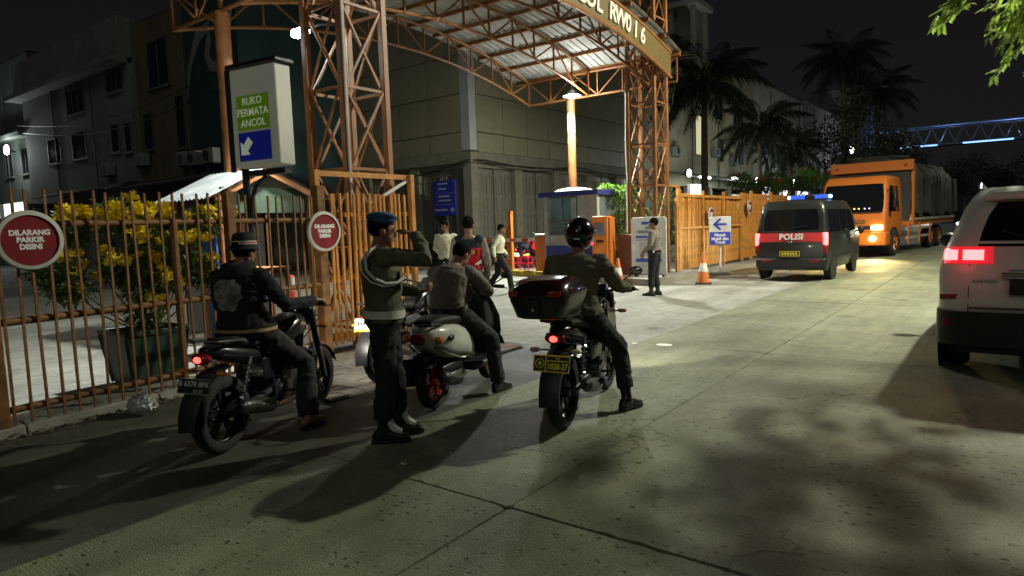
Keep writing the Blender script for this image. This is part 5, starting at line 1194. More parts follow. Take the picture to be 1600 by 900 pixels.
# ------------------------------------------------------------------ cream scooter with red rims
CREAM = mat('cream scooter paint', (.68, .69, .60), .25, coat=.6, var=.05, dirt=(.3, .29, .22), damt=.3)
def scooter(label, loc, rz, lean=0):
    t = thing('scooter', label, 'scooter', loc, rz); t.rotation_euler = (0, RAD(lean), RAD(rz))
    R = .245; yr, yf = -.61, .63
    moto_wheel(t, yr, R, .11, RIMR); moto_wheel(t, yf, R, .10, RIMR)
    # rear bodywork: bulbous side shells tapering to the tail
    r = []
    for (y, z, hx, hz) in ((-.86, .70, .06, .04), (-.80, .68, .12, .10), (-.66, .64, .175, .15), (-.45, .60, .195, .175), (-.25, .57, .185, .17), (-.08, .50, .16, .14), (.0, .42, .13, .10)): r.append(ell_ring((0, y, z), hx, hz, 20, 2.6))
    MB().loft(r).build('body_shell', CREAM, t, smooth=True, ang=70)
    for s in (-1, 1):
        MB().tube([(s * .13, -.80, .60), (s * .185, -.62, .52), (s * .195, -.40, .44), (s * .17, -.14, .40)], [.012, .016, .016, .012], 8).build('trim_line', CHROME, t, smooth=True)
        MB().tube([(s * .08, -.52, .74), (s * .13, -.70, .79), (s * .12, -.86, .80), (s * .03, -.92, .80)], .013, 8).build('grab_rail', BLK, t, smooth=True)
        MB().ell((s * .16, -.78, .66), (.04, .05, .035), 12).build('indicator', AMB, t, smooth=True)
    MB().ell((.186, -.60, .655), (.02, .06, .03), 12).build('badge', BLK, t, smooth=True)
    shape([(-.78, .80, .09, .03), (-.6, .805, .13, .045), (-.35, .785, .15, .05), (-.15, .755, .13, .05), (-.04, .72, .09, .05)], 18, 2.8).build('seat', mat('seat vinyl', (0, 0, 0)), t, smooth=True, ang=60)
    tl = MB().ell((0, -.885, .675), (.085, .03, .045), 14).build('tail_light', TAILD, t, smooth=True)
    fr = []
    for (y, z, hw) in ((-.72, .52, .09), (-.88, .50, .09), (-.95, .40, .085), (-.97, .28, .08)): fr.append([(-hw, y, z), (0, y - .012, z + .02), (hw, y, z), (hw * .9, y + .012, z - .008), (0, y + .006, z + .006), (-hw * .9, y + .012, z - .008)])
    MB().loft(fr).build('rear_fender', BLK, t, smooth=True, ang=60)
    MB().prism([(-.12, -.05), (.12, -.05), (.12, .05), (-.12, .05)], (0, -.955, .46), (1, 0, 0), (0, .2, 1), -.004).build('number_plate', BLK, t)
    # engine, swingarm, muffler on the right
    e = MB().box((-.02, -.35, .30), (.2, .46, .16)).lathe([(.03, -.12), (.11, -.11), (.11, .11), (.03, .12)], (-.05, -.30, .30), (1, 0, 0), 18).lathe([(.03, -.04), (.10, -.04), (.10, .03), (.03, .04)], (-.10, yr, R), (1, 0, 0), 16)
    e.build('engine', DKMET, t, bevel=.012)
    MB().tube([(.10, -.15, .24), (.13, -.35, .20), (.15, -.45, .24)], .018, 8).build('exhaust_pipe', STEEL, t, smooth=True)
    m = MB().lathe([(.03, 0), (.06, .04), (.065, .10), (.065, .32), (.05, .37), (.02, .38)], (.165, -.42, .25), (.04, -.97, .22), 18).build('muffler', BLK, t, smooth=True)
    MB().bx(.228, .236, -.72, -.50, .28, .36).build('heat_shield', STEEL, m, bevel=.004)
    spring(MB(), (-.14, -.60, .32), (-.13, -.54, .60), .024, 8, .006).build('shock_spring', CHROME, t, smooth=True)
    # floor, leg shield, front
    MB().loft([[(-.17, y, z), (.17, y, z), (.17, y, z - .07), (-.17, y, z - .07)] for y, z in ((-.08, .31), (.20, .30), (.36, .34))]).build('floor_board', BLK, t, bevel=.02)
    r = []
    for (y, z, hx, d) in ((.30, .27, .15, .06), (.40, .40, .19, .07), (.47, .55, .21, .08), (.47, .70, .20, .08), (.44, .83, .15, .08), (.42, .92, .10, .06)):
        r.append([(hx * cos(a * pi / 8), y + d * (sin(a * pi / 8) if a < 9 else .3 * sin(a * pi / 8)), z) for a in range(16)])
    MB().loft(r).build('leg_shield', BLKG, t, smooth=True, ang=60)
    ff = []
    for k in range(9):
        a = RAD(25 + 130 * k / 8); rr_ = R + .035; y = yf + rr_ * cos(a); z = R + rr_ * sin(a); ff.append([(-.075, y, z - .03), (-.04, y, z + .01), (.04, y, z + .01), (.075, y, z - .03), (.065, y, z - .034), (-.065, y, z - .034)])
    MB().loft(ff).build('front_fender', BLKG, t, smooth=True, ang=60)
    for s in (-1, 1): MB().tube([(s * .08, yf, R), (s * .07, yf - .08, .50)], .02, 8).build('fork_leg', DKMET, t, smooth=True)
    shape([(.33, 1.0, .06, .04), (.40, 1.01, .10, .07), (.48, 1.0, .10, .07), (.53, .99, .07, .05)], 16).build('headlight_cowl', BLKG, t, smooth=True, ang=60)
    MB().ell((0, .545, .99), (.065, .025, .055), 14).build('headlight', mat('dead headlight', (0, 0, 0)), t, smooth=True)
    MB().tube([(0, .42, .88), (0, .40, 1.0)], .04, 10).build('steering_column', BLK, t)
    MB().tube([(-.33, .26, 1.03), (-.18, .34, 1.02), (0, .39, 1.0), (.18, .34, 1.02), (.33, .26, 1.03)], .014, 8).build('handlebar', DKMET, t, smooth=True)
    for s in (-1, 1):
        MB().tube([(s * .22, .32, 1.025), (s * .34, .25, 1.03)], .019, 10).build('grip', RUB, t, smooth=True)
        MB().tube([(s * .18, .36, 1.02), (s * .27, .36, 1.01), (s * .36, .30, 1.01)], .007, 6).build('lever', STEEL, t)
        if s < 0: continue
        mr = MB().ell((s * .34, .30, 1.14), (.05, .018, .035), 14).build('mirror', BLK, t, smooth=True); MB().tube([(s * .17, .35, 1.03), (s * .25, .35, 1.08), (s * .33, .31, 1.12)], .007, 6).build('mirror_stem', BLK, mr)
    MB().tube([(-.12, -.2, .2), (-.2, -.15, .02)], .012, 6).build('side_stand', DKMET, t)
    return t
scooter('cream scooter with red wheel rims under the rider in a brown shirt', (-4.28, 4.83, -.005), 15, 1)
# ------------------------------------------------------------------ people
SKIN = mat('brown skin', (.23, .115, .066), .5, var=.12, scale=14, bump=.1, bscale=150)
HAIR = mat('black hair', (.006, .005, .005), .9, var=.4, scale=60, bump=.8, bscale=180, spec=.1)
EYEW = mat('eye', (.25, .24, .22), .2, var=0); LIP = mat('lip', (.16, .06, .045), .5, var=.1)
def cloth(name, col, var=.18, rough=.85): return mat(name, col, rough, var=var, scale=6, bump=.35, bscale=220)
BLKT = cloth('black trousers cloth', (.010, .010, .012)); LEA = mat('black leather', (.010, .010, .010), .28, var=.3, coat=.3)
def U_(v): return V(v).normalized()
def ering(c, a, b, ra, rb, n=20, p=2.3):
    out = []
    for j in range(n):
        t = 2 * pi * j / n; ca, sa = cos(t), sin(t)
        out.append(V(c) + a * ra * math.copysign(abs(ca) ** (2 / p), ca) + b * rb * math.copysign(abs(sa) ** (2 / p), sa))
    return out
def torso(mb, J, infl=0.0, lo=-.08, hi=1.0, flare=0.0):
    hip, mid, N = V(J['hip']), V(J['mid']), V(J['neck'])
    lat0, lat1 = U_(J.get('hlat', (1, 0, 0))), U_(J['lat'])
    tab = [(-.10, .125, .095), (0.0, .165, .118), (.14, .160, .115), (.34, .148, .108), (.55, .165, .118), (.74, .182, .122), (.88, .172, .098), (.95, .12, .075), (1.0, .07, .065)]
    rings = []
    bw = J.get('bulk', 1.0)
    for t, w, d in tab:
        if t < lo or t > hi: continue
        q = max(t, 0)
        c = hip * (1 - q) ** 2 + mid * 2 * q * (1 - q) + N * q * q
        tan = ((mid - hip) * (1 - q) + (N - mid) * q).normalized()
        if t < 0: c = hip + tan * t * (N - hip).length
        la = lat0.lerp(lat1, q); la = (la - tan * la.dot(tan)).normalized(); fw = tan.cross(la) * -1
        fl = flare * max(0, .3 - t)
        rings.append(ering(c, la, fw, w * bw + infl + fl, d * bw + infl + fl))
    # close ends with small rings
    mb.loft(rings)
def hand(mb, W, d, n, side, curl=35, s=1.0):
    W = V(W); d = U_(d); n = V(n); n = (n - d * n.dot(d)).normalized(); l = d.cross(n) * side   # l points to the thumb side
    rr = []
    for q, w, th in ((-.02, .026, .020), (.02, .034, .017), (.06, .042, .015), (.095, .040, .013)): rr.append(ering(W + d * q * s, l, n, w * s, th * s, 12))
    mb.loft(rr)
    for i, (off, L) in enumerate(((.030, .072), (.010, .082), (-.010, .076), (-.029, .060))):
        p = W + d * .088 * s + l * off * s; pts = [p - d * .015]; a = 0; dd = d
        for k, f in enumerate((.42, .33, .25)):
            a = RAD(curl * (.6 + .5 * k)) + (a if k else 0)
            dd = (d * cos(a) + n * sin(a)).normalized(); pts.append(pts[-1] + dd * L * f * s * 1.15)
        mb.tube(pts, [.0098 * s, .0095 * s, .0088 * s, .0078 * s], 8, True)
    p = W + d * .02 * s + l * .024 * s; q = p + (d * .62 + l * .7 + n * .25).normalized() * .042 * s; q2 = q + (d * .85 + l * .2 + n * .45).normalized() * .034 * s
    mb.tube([p, q, q2], [.013 * s, .0115 * s, .0095 * s], 8, True)
def person(label, loc, rz, J, shirt, trousers=BLKT, shoes='boot', sleeve=1.0, voxel=.0085, hair=True, belt=None, tuck=True, group=None, shirt_lo=.0, collar=True, skin=SKIN, eyes=True, cuff=.07):
    P = thing('person', label, 'person', loc, rz, group)
    f = U_(J['face']); N = V(J['neck']); H = V(J['head']); lat = U_(J['lat'])
    hr = f.cross(V((0, 0, 1))); hr = U_(hr) if 'tilt' not in J else U_(U_(hr) + V((0, 0, J['tilt']))); hu = hr.cross(f).normalized()
    spine_up = (N - V(J['mid'])).normalized()
    sw = J.get('sw', .178)
    SR = N - spine_up * .065 + lat * sw; SL = N - spine_up * .065 - lat * sw
    SR = SR + V(J.get('dSR', (0, 0, 0))); SL = SL + V(J.get('dSL', (0, 0, 0)))
    b = MB()
    torso(b, J)
    b.tube([N - spine_up * .03, N + (H - N) * .3, H - hu * .04], [.062, .056, .056], 14)
    RH = M((hr, f, hu)).transposed()
    b.ell(H + hu * .022, (.077, .094, .098), 20, RH); b.ell(H - hu * .042 + f * .026, (.060, .066, .076), 18, RH)
    b.ell(H - hu * .085 + f * .062, (.028, .024, .022), 12, RH); b.ell(H - hu * .012 + f * .10, (.013, .022, .024), 10, RH); b.ell(H - hu * .03 + f * .106, (.018, .015, .012), 10, RH)
    b.ell(H + hu * .022 + f * .082, (.055, .014, .012), 12, RH); b.ell(H - hu * .062 + f * .086, (.026, .012, .012), 10, RH)
    for s in (-1, 1): b.ell(H - hu * .012 - f * .006 + hr * s * .080, (.010, .022, .034), 10, RH)
    hips = []
    for s, e, w, k, a, hd in ((1, 'eR', 'wR', 'kR', 'aR', 'hR'), (-1, 'eL', 'wL', 'kL', 'aL', 'hL')):
        S_ = SR if s > 0 else SL; E_ = V(J[e]); W_ = V(J[w])
        b.tube([S_ - lat * s * .04, S_, S_.lerp(E_, .45), E_, E_.lerp(W_, .35), W_], [.055, .058, .050, .041, .042, .027], 12, True)
        hd_, pn, curl = J[hd]; hand(b, W_, hd_, pn, s, curl)
        h0 = V(J['hip']) + U_(J.get('hlat', (1, 0, 0))) * s * .088; hips.append(h0)
        K_ = V(J[k]); A_ = V(J[a])
        b.tube([h0, h0.lerp(K_, .4), K_, K_.lerp(A_, .35), A_], [.09, .080, .056, .054, .036], 12, True)
        td = U_(J.get('t' + k[1], (0, 1, 0)))
        b.tube([A_ - td * .045 - V((0, 0, .035)), A_ + td * .06 - V((0, 0, .03)), A_ + td * .15 - V((0, 0, .05))], [.032, .034, .024], 10, True)
    body = b.build('body', skin, P, smooth=True, fix=False); remesh(body, voxel, 2, fac=.4)
    # eyes, mouth
    if eyes:
        for s in (-1, 1):
            e_ = MB().ell(H + hu * .004 + f * .088 + hr * s * .031, (.012, .008, .007), 10, RH).build('eye', EYEW, P, smooth=True)
            MB().ell(H + hu * .004 + f * .0955 + hr * s * .031, (.0055, .003, .0055), 8, RH).build('iris', HAIR, e_, smooth=True)
            MB().tube([H + hu * .026 + f * .091 + hr * s * .014, H + hu * .031 + f * .090 + hr * s * .033, H + hu * .024 + f * .080 + hr * s * .052], [.004, .005, .003], 6).build('eyebrow', HAIR, P)
        MB().ell(H - hu * .060 + f * .0975, (.022, .005, .006), 10, RH).build('mouth', LIP, P, smooth=True)
    # shirt
    sb = MB(); torso(sb, J, .016, shirt_lo, .97, .18 if not tuck else 0)
    for s, e, w in ((1, 'eR', 'wR'), (-1, 'eL', 'wL')):
        S_ = SR if s > 0 else SL; E_ = V(J[e]); W_ = V(J[w])
        pts = [S_ - lat * s * .05 + spine_up * .005, S_ + spine_up * .004, S_.lerp(E_, .5), E_, E_.lerp(W_, .5), W_]; rad = [.066, .072, .064, .055, .052, .038]
        if sleeve < 1.0: pts = pts[:2] + [S_.lerp(E_, .45), S_.lerp(E_, .8)]; rad = [.066, .072, .066, .066]
        sb.tube(pts, rad, 14)
    if collar: sb.lathe([(.062, 0), (.066, .02), (.070, .042), (.060, .040)], N - spine_up * .028, tuple((H - N).normalized()), 18)
    so = sb.build('shirt', shirt, P, smooth=True, fix=False); remesh(so, max(voxel, .009), 4, .016, .09); FOLDS.append((so, .0085 if voxel < .01 else .006))
    # trousers
    tb = MB(); torso(tb, J, .012, -.2, .16 if tuck else .3)
    for s, k, a, h0 in ((1, 'kR', 'aR', hips[0]), (-1, 'kL', 'aL', hips[1])):
        K_ = V(J[k]); A_ = V(J[a]); A2 = A_ + (K_ - A_).normalized() * (.10 if shoes == 'boot' else .015)
        tb.tube([h0 + V((0, 0, .02)), h0.lerp(K_, .45), K_, K_.lerp(A2, .5), A2], [.108, .097, .074, cuff + .002, cuff], 14)
    to = tb.build('trousers', trousers, P, smooth=True, fix=False); remesh(to, max(voxel, .010), 4, .016, .10); FOLDS.append((to, .0095 if voxel < .01 else .006))
    # footwear
    for s, k, a in ((1, 'kR', 'aR'), (-1, 'kL', 'aL')):
        K_ = V(J[k]); A_ = V(J[a]); td = U_(J.get('t' + k[1], (0, 1, 0))); sd = td.cross(V((0, 0, 1))).normalized(); up = sd.cross(td).normalized()
        base = A_ - up * .085
        if shoes in ('boot', 'shoe'):
            m_ = MB(); rr = []
            for q, w, h in ((-.085, .026, .05), (-.06, .036, .085), (-.01, .040, .105), (.05, .043, .085), (.11, .048, .058), (.16, .046, .046), (.195, .030, .036)):
                rr.append(ering(base + td * q + up * (h * .5 + .012), sd, up, w, h * .5, 14, 2.8))
            m_.loft(rr)
            if shoes == 'boot': sh = (K_ - A_).normalized(); m_.tube([A_ - sh * .03, A_ + sh * .05, A_ + sh * .17], [.048, .047, .056], 14)
            o = m_.build(shoes, LEA, P, smooth=True, fix=False); remesh(o, .008, 3)
            sl = MB(); rr = []
            for q, w in ((-.09, .022), (-.07, .036), (0, .038), (.06, .043), (.13, .050), (.18, .042), (.205, .022)): rr.append([base + td * q + sd * w * c + up * z for c, z in ((-1, 0), (1, 0), (1, .022), (-1, .022))])
            sl.loft(rr).build('sole', BLK, o)
        else:
            m_ = MB(); rr = []
            for q, w in ((-.09, .024), (-.06, .038), (0, .036), (.08, .042), (.14, .045), (.18, .028)): rr.append([base + td * q + sd * w * c + up * z for c, z in ((-1, 0), (1, 0), (1, .016), (-1, .016))])
            o = m_.loft(rr).build('sandal', BLK, P); MB().tube([base + td * .06 - sd * .045 + up * .01, base + td * .08 + up * .065, base + td * .06 + sd * .045 + up * .01], .010, 6).build('strap', BLK, o)
    if hair:
        hb = MB().ell(H + hu * .034 - f * .010, (.084, .100, .098), 26, RH, k=18); keep = []
        for fc in hb.f:
            c = sum((V(hb.v[i]) for i in fc), V()) / len(fc) - H; fy, uz = c.dot(f), c.dot(hu)
            if uz > .055 - .0 * fy and not (fy > .075 and uz < .075): keep.append(fc)
            elif fy < .03 and uz > -.045 + .5 * max(0, fy + .02): keep.append(fc)
        hb.f = keep; hb.m = [0] * len(keep); ho = hb.build('hair', HAIR, P, smooth=True, fix=False)
        md = ho.modifiers.new('s', 'SOLIDIFY'); md.thickness = .012; APPLY.append(ho)
    if belt:
        q = .13; hip, mid = V(J['hip']), V(J['mid']); c = hip * (1 - q) ** 2 + mid * 2 * q * (1 - q) + N * q * q; tan = ((mid - hip) * (1 - q) + (N - mid) * q).normalized()
        la = lat; la = (la - tan * la.dot(tan)).normalized(); fw = la.cross(tan) * -1; bw = J.get('bulk', 1.0)
        rr = [ering(c + tan * z, la, fw, .160 * bw + .030 + g, .115 * bw + .030 + g, 28) for z, g in ((-.028, -.008), (-.028, .004), (.028, .004), (.028, -.008))]
        bo_ = MB().loft(rr, cap=False).build('belt', belt, P, smooth=True); MB().box(c + fw * -1 * (.115 * bw + .04), (.06, .012, .05)).build('buckle', STEEL, bo_)
    P['_n'] = 0; del P['_n']
    return P, dict(H=H, f=f, hr=hr, hu=hu, RH=RH, N=N, SR=SR, SL=SL, lat=lat, up=spine_up)
def stand(h=1.72, **kw):
    k = h / 1.72
    J = dict(hip=(0, 0, .92 * k), mid=(0, .02, 1.16 * k), neck=(0, -.015, 1.455 * k), head=(0, .02, 1.60 * k), face=(0, 1, 0), lat=(1, 0, 0),
             eR=(.24, -.03, 1.13 * k), wR=(.25, .06, .88 * k), hR=((0, .15, -1), (-1, 0, 0), 25), eL=(-.24, -.03, 1.13 * k), wL=(-.25, .06, .88 * k), hL=((0, .15, -1), (1, 0, 0), 25),
             kR=(.10, .03, .49 * k), aR=(.11, -.02, .09), kL=(-.10, .03, .49 * k), aL=(-.11, -.02, .09))
    J.update(kw); return J
def ride(**kw):
    J = dict(hip=(0, -.24, .90), mid=(0, -.26, 1.14), neck=(0, -.12, 1.40), head=(0, -.05, 1.545), face=(0, 1, 0), lat=(1, 0, 0),
             eR=(.33, .02, 1.15), wR=(.33, .22, 1.06), hR=((0, 1, -.1), (0, -.1, -1), 75), eL=(-.33, .02, 1.15), wL=(-.33, .22, 1.06), hL=((0, 1, -.1), (0, -.1, -1), 75),
             kR=(.27, .10, .58), aR=(.33, -.02, .09), kL=(-.27, .10, .58), aL=(-.33, -.02, .09), tR=(.25, 1, 0), tL=(-.25, 1, 0))
    J.update(kw); return J
# --- saluting officer in the middle of the road edge
GREEN = cloth('dark olive uniform', (.080, .083, .045)); WBELT = mat('white belt leather', (.52, .53, .46), .45, var=.1)
BERET = cloth('blue beret felt', (.025, .075, .19))
hd = 48 - 90 + 12
J = stand(1.73, face=(-.25, 1, -.12), eR=(.33, .36, 1.40), wR=(.125, .265, 1.575), hR=((-.62, -.70, .30), (-.1, -.5, -.85), 12), dSR=(.0, .03, .02),
          eL=(-.22, .06, 1.16), wL=(-.14, .28, 1.12), hL=((.3, .9, .2), (0, 0, 1), 50), aR=(.095, -.04, .09), kR=(.10, .0, .49), aL=(-.095, .06, .09), kL=(-.10, .06, .49), bulk=1.13, sw=.195)
Pm, h = person('officer in olive shirt, white belt and blue beret raising his right hand to his brow', (-3.82, 3.42, 0), -46, J, GREEN, BLKT, 'boot', belt=WBELT, voxel=.007, cuff=.082)
H, f, hr, hu, RH = h['H'], h['f'], h['hr'], h['hu'], h['RH']
bb = MB().ell(H + hu * .100 + hr * .014 - f * .006, (.104, .118, .040), 22, RH @ M.Rotation(RAD(-12), 3, 'Y')).ell(H + hu * .080 + hr * .045, (.06, .09, .035), 16, RH)
remesh(bb.build('beret', BERET, Pm, smooth=True, fix=False), .008, 3)
MB().lathe([(.086, .052), (.089, .055), (.089, .075), (.086, .078)], H - f * .004, tuple(hu), 28, cap=False).build('beret_band', LEA, Pm, smooth=True)
CORD = mat('white braided cord', (.55, .55, .5), .7, var=.2, scale=80, bump=.8, bscale=60)
MB().tube([(.13, -.005, 1.50), (.205, -.05, 1.475), (.245, -.09, 1.41), (.252, -.085, 1.33), (.248, -.03, 1.265), (.232, .05, 1.225), (.185, .125, 1.225), (.13, .165, 1.25)], .012, 8).build('shoulder_cord', CORD, Pm, smooth=True)
MB().tube([(.13, -.005, 1.50), (.19, -.085, 1.455), (.215, -.125, 1.39), (.225, -.12, 1.31), (.235, -.06, 1.245), (.225, .03, 1.205), (.19, .115, 1.21)], .007, 8).build('cord_strand', CORD, Pm, smooth=True)
for s, k in ((1, 'R'), (-1, 'L')):   # white laced boot fronts
    A_ = V(J['a' + k]); lb = MB().tube([A_ + V((.012, .060, .13)), A_ + V((.012, .056, .06)), A_ + V((.012, .085, .018)), A_ + V((.012, .14, -.012))], [.026, .03, .03, .02], 10).build('boot_lacing', mat('white boot lace', (.6, .6, .54), .6, var=.3, scale=60), Pm, smooth=True)
    for q in range(4): MB().bar(A_ + V((-.02, .075 + .016 * q, .08 - .03 * q)), A_ + V((.02, .075 + .016 * q, .075 - .03 * q)), .006).build('lace', BLK, lb)
MB().box(V(J['hip']) + V((-.19, .05, .02)), (.05, .12, .16)).build('holster', LEA, Pm, bevel=.015)
for s in (-1, 1): MB().box(h['N'] + V((s * .125, -.005, -.012)), (.12, .045, .012), M.Rotation(s * .35, 3, 'Y')).build('epaulette', BLKT, Pm, bevel=.004)
MB().box(V(J['neck']) + V((.09, .155, -.17)), (.09, .012, .03)).build('name_tag', LEA, Pm); MB().box(V(J['neck']) + V((.10, .16, -.24)), (.11, .012, .11)).build('pocket', GREEN, Pm, bevel=.004)
# --- hooded rider on the left motorcycle
HOOD = cloth('black hoodie fleece', (.009, .009, .010), rough=.95)
J = ride(face=(.12, 1, -.10), neck=(0, -.29, 1.37), head=(.0, -.23, 1.50), mid=(0, -.37, 1.12), hip=(0, -.27, .88), kR=(.27, .12, .53), aR=(.36, -.04, .11), tR=(.25, 1, 0), sw=.19, bulk=1.10, eR=(.31, -.17, 1.06), eL=(-.31, -.17, 1.06))
Pm, h = person('rider in black hoodie and striped bucket hat on the left motorcycle', (-4.97, 3.16, -.02), 22, J, HOOD, BLKT, 'sandal', voxel=.008, tuck=False, shirt_lo=-.02, cuff=.085)
H, f, hr, hu, N, up = h['H'], h['f'], h['hr'], h['hu'], h['N'], h['up']
HATB = cloth('black hat cotton', (.012, .012, .014)); HATS = [cloth('hat stripe white', (.55, .53, .48)), cloth('hat stripe red', (.38, .07, .03))]
ha = (hu * 1 - f * .08).normalized()
ht = MB().lathe([(.118, -.012), (.112, .0), (.100, .022), (.094, .05), (.089, .085), (.078, .115), (.05, .128), (.001, .130)], H + hu * .030, tuple(ha), 30, cap=False).build('bucket_hat', HATB, Pm, smooth=True)
md = ht.modifiers.new('s', 'SOLIDIFY'); md.thickness = .004
for z0, z1, m_ in ((.030, .038, 0), (.038, .050, 1), (.050, .058, 0)):
    r0 = .1005 - (z0 - .022) * .22; r1 = .1005 - (z1 - .022) * .22; MB().lathe([(r0 + .003, z0), (r1 + .003, z1)], H + hu * .030, tuple(ha), 30, cap=False).build('hat_stripe', HATS[m_], ht, smooth=True)
hood = MB(); hood.torus(N + up * .015 - V((0, .045, 0)), .085, .045, tuple((up * .9 - V((0, .5, 0))).normalized()), 20, 10); hood.ell(N - V((0, .11, .03)), (.10, .06, .085), 14)
remesh(hood.build('hood', HOOD, Pm, smooth=True, fix=False), .010, 3, .012, .06)
HG = mat('pale hoodie print', (.24, .25, .21), .8, var=.6, scale=14, dirt=(.02, .02, .02), damt=.9, dscale=9)
# back print: patch draped on the hoodie back
vs = []; n_ = 8; hip, mid = V(J['hip']), V(J['mid'])
def back_pt(q, x, e=.03):
    c = hip * (1 - q) ** 2 + mid * 2 * q * (1 - q) + N * q * q; tan = ((mid - hip) * (1 - q) + (N - mid) * q).normalized(); bk = V((1, 0, 0)).cross(tan).normalized() * -1
    if bk.y > 0: bk = -bk
    w = .21; d = .135 * 1.10; yy = d * (max(0, 1 - (abs(x) / w) ** 2.3)) ** (1 / 2.3)
    return c + V((x, 0, 0)) + bk * (yy + e)
rows = []
for i in range(9):
    q = .40 + .42 * i / 8; wd = .135 * (sin(pi * (i + .8) / 9.6)) ** .5; rows.append([back_pt(q, -.005 + wd * (-1 + 2 * j / 8) * (1 + .10 * sin(i * 2.1 + j))) for j in range(9)])
vs = [p for r_ in rows for p in r_]; fs = [(i * 9 + j, i * 9 + j + 1, (i + 1) * 9 + j + 1, (i + 1) * 9 + j) for i in range(8) for j in range(8)]
bp = MB().add(vs, fs).build('back_print', HG, Pm, smooth=True); md = bp.modifiers.new('s', 'SHRINKWRAP'); bp_target = [c for c in Pm.children if c.name.startswith('shirt')][0]; md.target = bp_target; md.offset = .004; md.wrap_method = 'NEAREST_SURFACEPOINT'
HEM = mat('ochre hem', (.30, .22, .10), .8, var=.2)
q = .02; rr = [ering(hip + V((0, -.005, .0 + z)), V((1, 0, 0)), V((0, 1, 0)), .165 * 1.10 + .062 + g, .118 * 1.10 + .062 + g, 28) for z, g in ((.0, -.004), (.0, .004), (.025, .004), (.025, -.004))]
MB().loft(rr, cap=False).build('hem_band', HEM, Pm, smooth=True)
# --- scooter rider, head bowed
BROWN = cloth('brown grey uniform', (.155, .130, .110))
J = ride(face=(.25, .85, -.55), neck=(0, -.10, 1.24), head=(.03, .00, 1.355), mid=(0, -.34, 1.02), hip=(0, -.26, .82), eR=(.30, .02, 1.00), wR=(.16, .22, .98), hR=((-.4, .9, .2), (0, 0, 1), 45), eL=(-.30, .0, 1.0), wL=(-.14, .24, 1.0), hL=((.4, .9, .2), (0, 0, 1), 45),
         kR=(.26, .14, .52), aR=(.33, .10, .09), kL=(-.26, .14, .52), aL=(-.33, .10, .09), sw=.185)
person('officer in brown shirt sitting on the cream scooter with bowed head', (-4.28, 4.83, -.005), 15, J, BROWN, BLKT, 'shoe', voxel=.008, belt=LEA)
# --- helmeted rider
OLV = cloth('olive jacket', (.115, .108, .062)); 
J = ride(face=(-.12, 1, -.05), neck=(0, -.16, 1.35), head=(.0, -.09, 1.50), mid=(0, -.30, 1.10), hip=(0, -.28, .88), eR=(.32, -.05, 1.07), wR=(.34, .21, 1.05), eL=(-.33, -.05, 1.07), wL=(-.34, .21, 1.05), kR=(.28, .10, .53), aR=(.36, .0, .095), kL=(-.28, .10, .53), aL=(-.34, .0, .095), tR=(.45, 1, 0), sw=.20, bulk=1.12)
Pm, h = person('helmeted rider in olive jacket on the motorcycle with the top box', (-2.95, 4.95, 0), 14, J, OLV, BLKT, 'boot', voxel=.008, hair=False, tuck=False, shirt_lo=-.02)
H, f, hr, hu, RH = h['H'], h['f'], h['hr'], h['hu'], h['RH']
# badge patch on the right sleeve
E_ = V(J['eR']); sp = h['SR'].lerp(E_, .35) + V((.068, -.01, .01)); MB().ell(sp, (.008, .034, .042), 12).build('sleeve_patch', mat('ochre patch', (.35, .26, .05), .7, var=.4, scale=40), Pm, smooth=True)
wb = MB().lathe([(.215, -.015), (.212, .0), (.208, .02), (.20, .022)], V(J['hip']) + V((0, -.01, .02)), (0, 0, 1), 28, cap=False).build('waist_pouch', cloth('khaki pouch', (.22, .16, .08)), Pm, smooth=True)
wb.scale = (1, .78, 1)
hm = thing('helmet', 'glossy black open face helmet on the rider with the top box', 'helmet', (-2.95, 4.95, 0), 14)
hs_ = MB().ell(H + hu * .025 - f * .004, (.128, .148, .145), 30, RH, k=20); keep = []
for fc in hs_.f:
    c = sum((V(hs_.v[i]) for i in fc), V()) / len(fc) - H; fy, uz = c.dot(f), c.dot(hu)
    if uz < -.105 or (fy > .05 and uz < .07): continue
    keep.append(fc)
hs_.f = keep; hs_.m = [0] * len(keep); o = hs_.build('shell', BLKG, hm, smooth=True, fix=False); md = o.modifiers.new('s', 'SOLIDIFY'); md.thickness = .018; APPLY.append(o)
vz = MB().ell(H + hu * .03 + f * .0, (.134, .156, .13), 30, RH, k=20); keep = []
for fc in vz.f:
    c = sum((V(vz.v[i]) for i in fc), V()) / len(fc) - H; fy, uz = c.dot(f), c.dot(hu)
    if fy > .055 and -.07 < uz < .115: keep.append(fc)
vz.f = keep; vz.m = [0] * len(keep); o = vz.build('visor', GLASS_D, hm, smooth=True, fix=False); md = o.modifiers.new('s', 'SOLIDIFY'); md.thickness = .003; APPLY.append(o)
for s in (-1, 1): MB().lathe([(.001, .128), (.022, .128), (.022, .14), (.001, .14)], H + hu * .05 + f * .03, tuple(hr * s), 14).build('hinge', CHROME, hm)
MB().ell(H + hu * .07 - f * .135, (.035, .012, .018), 12, RH).build('rear_vent', BLK, hm); MB().box(H - hu * .02 - f * .147, (.05, .006, .012), RH).build('sticker', WHITEL, hm)
MB().ell(H - hu * .06 + hr * .112 - f * .03, (.010, .020, .014), 10, RH).build('side_reflector', mat('small lit red lamp', (.6, .02, .03), .3, var=0, emit=(1, .05, .12), estr=2.5), hm, smooth=True)
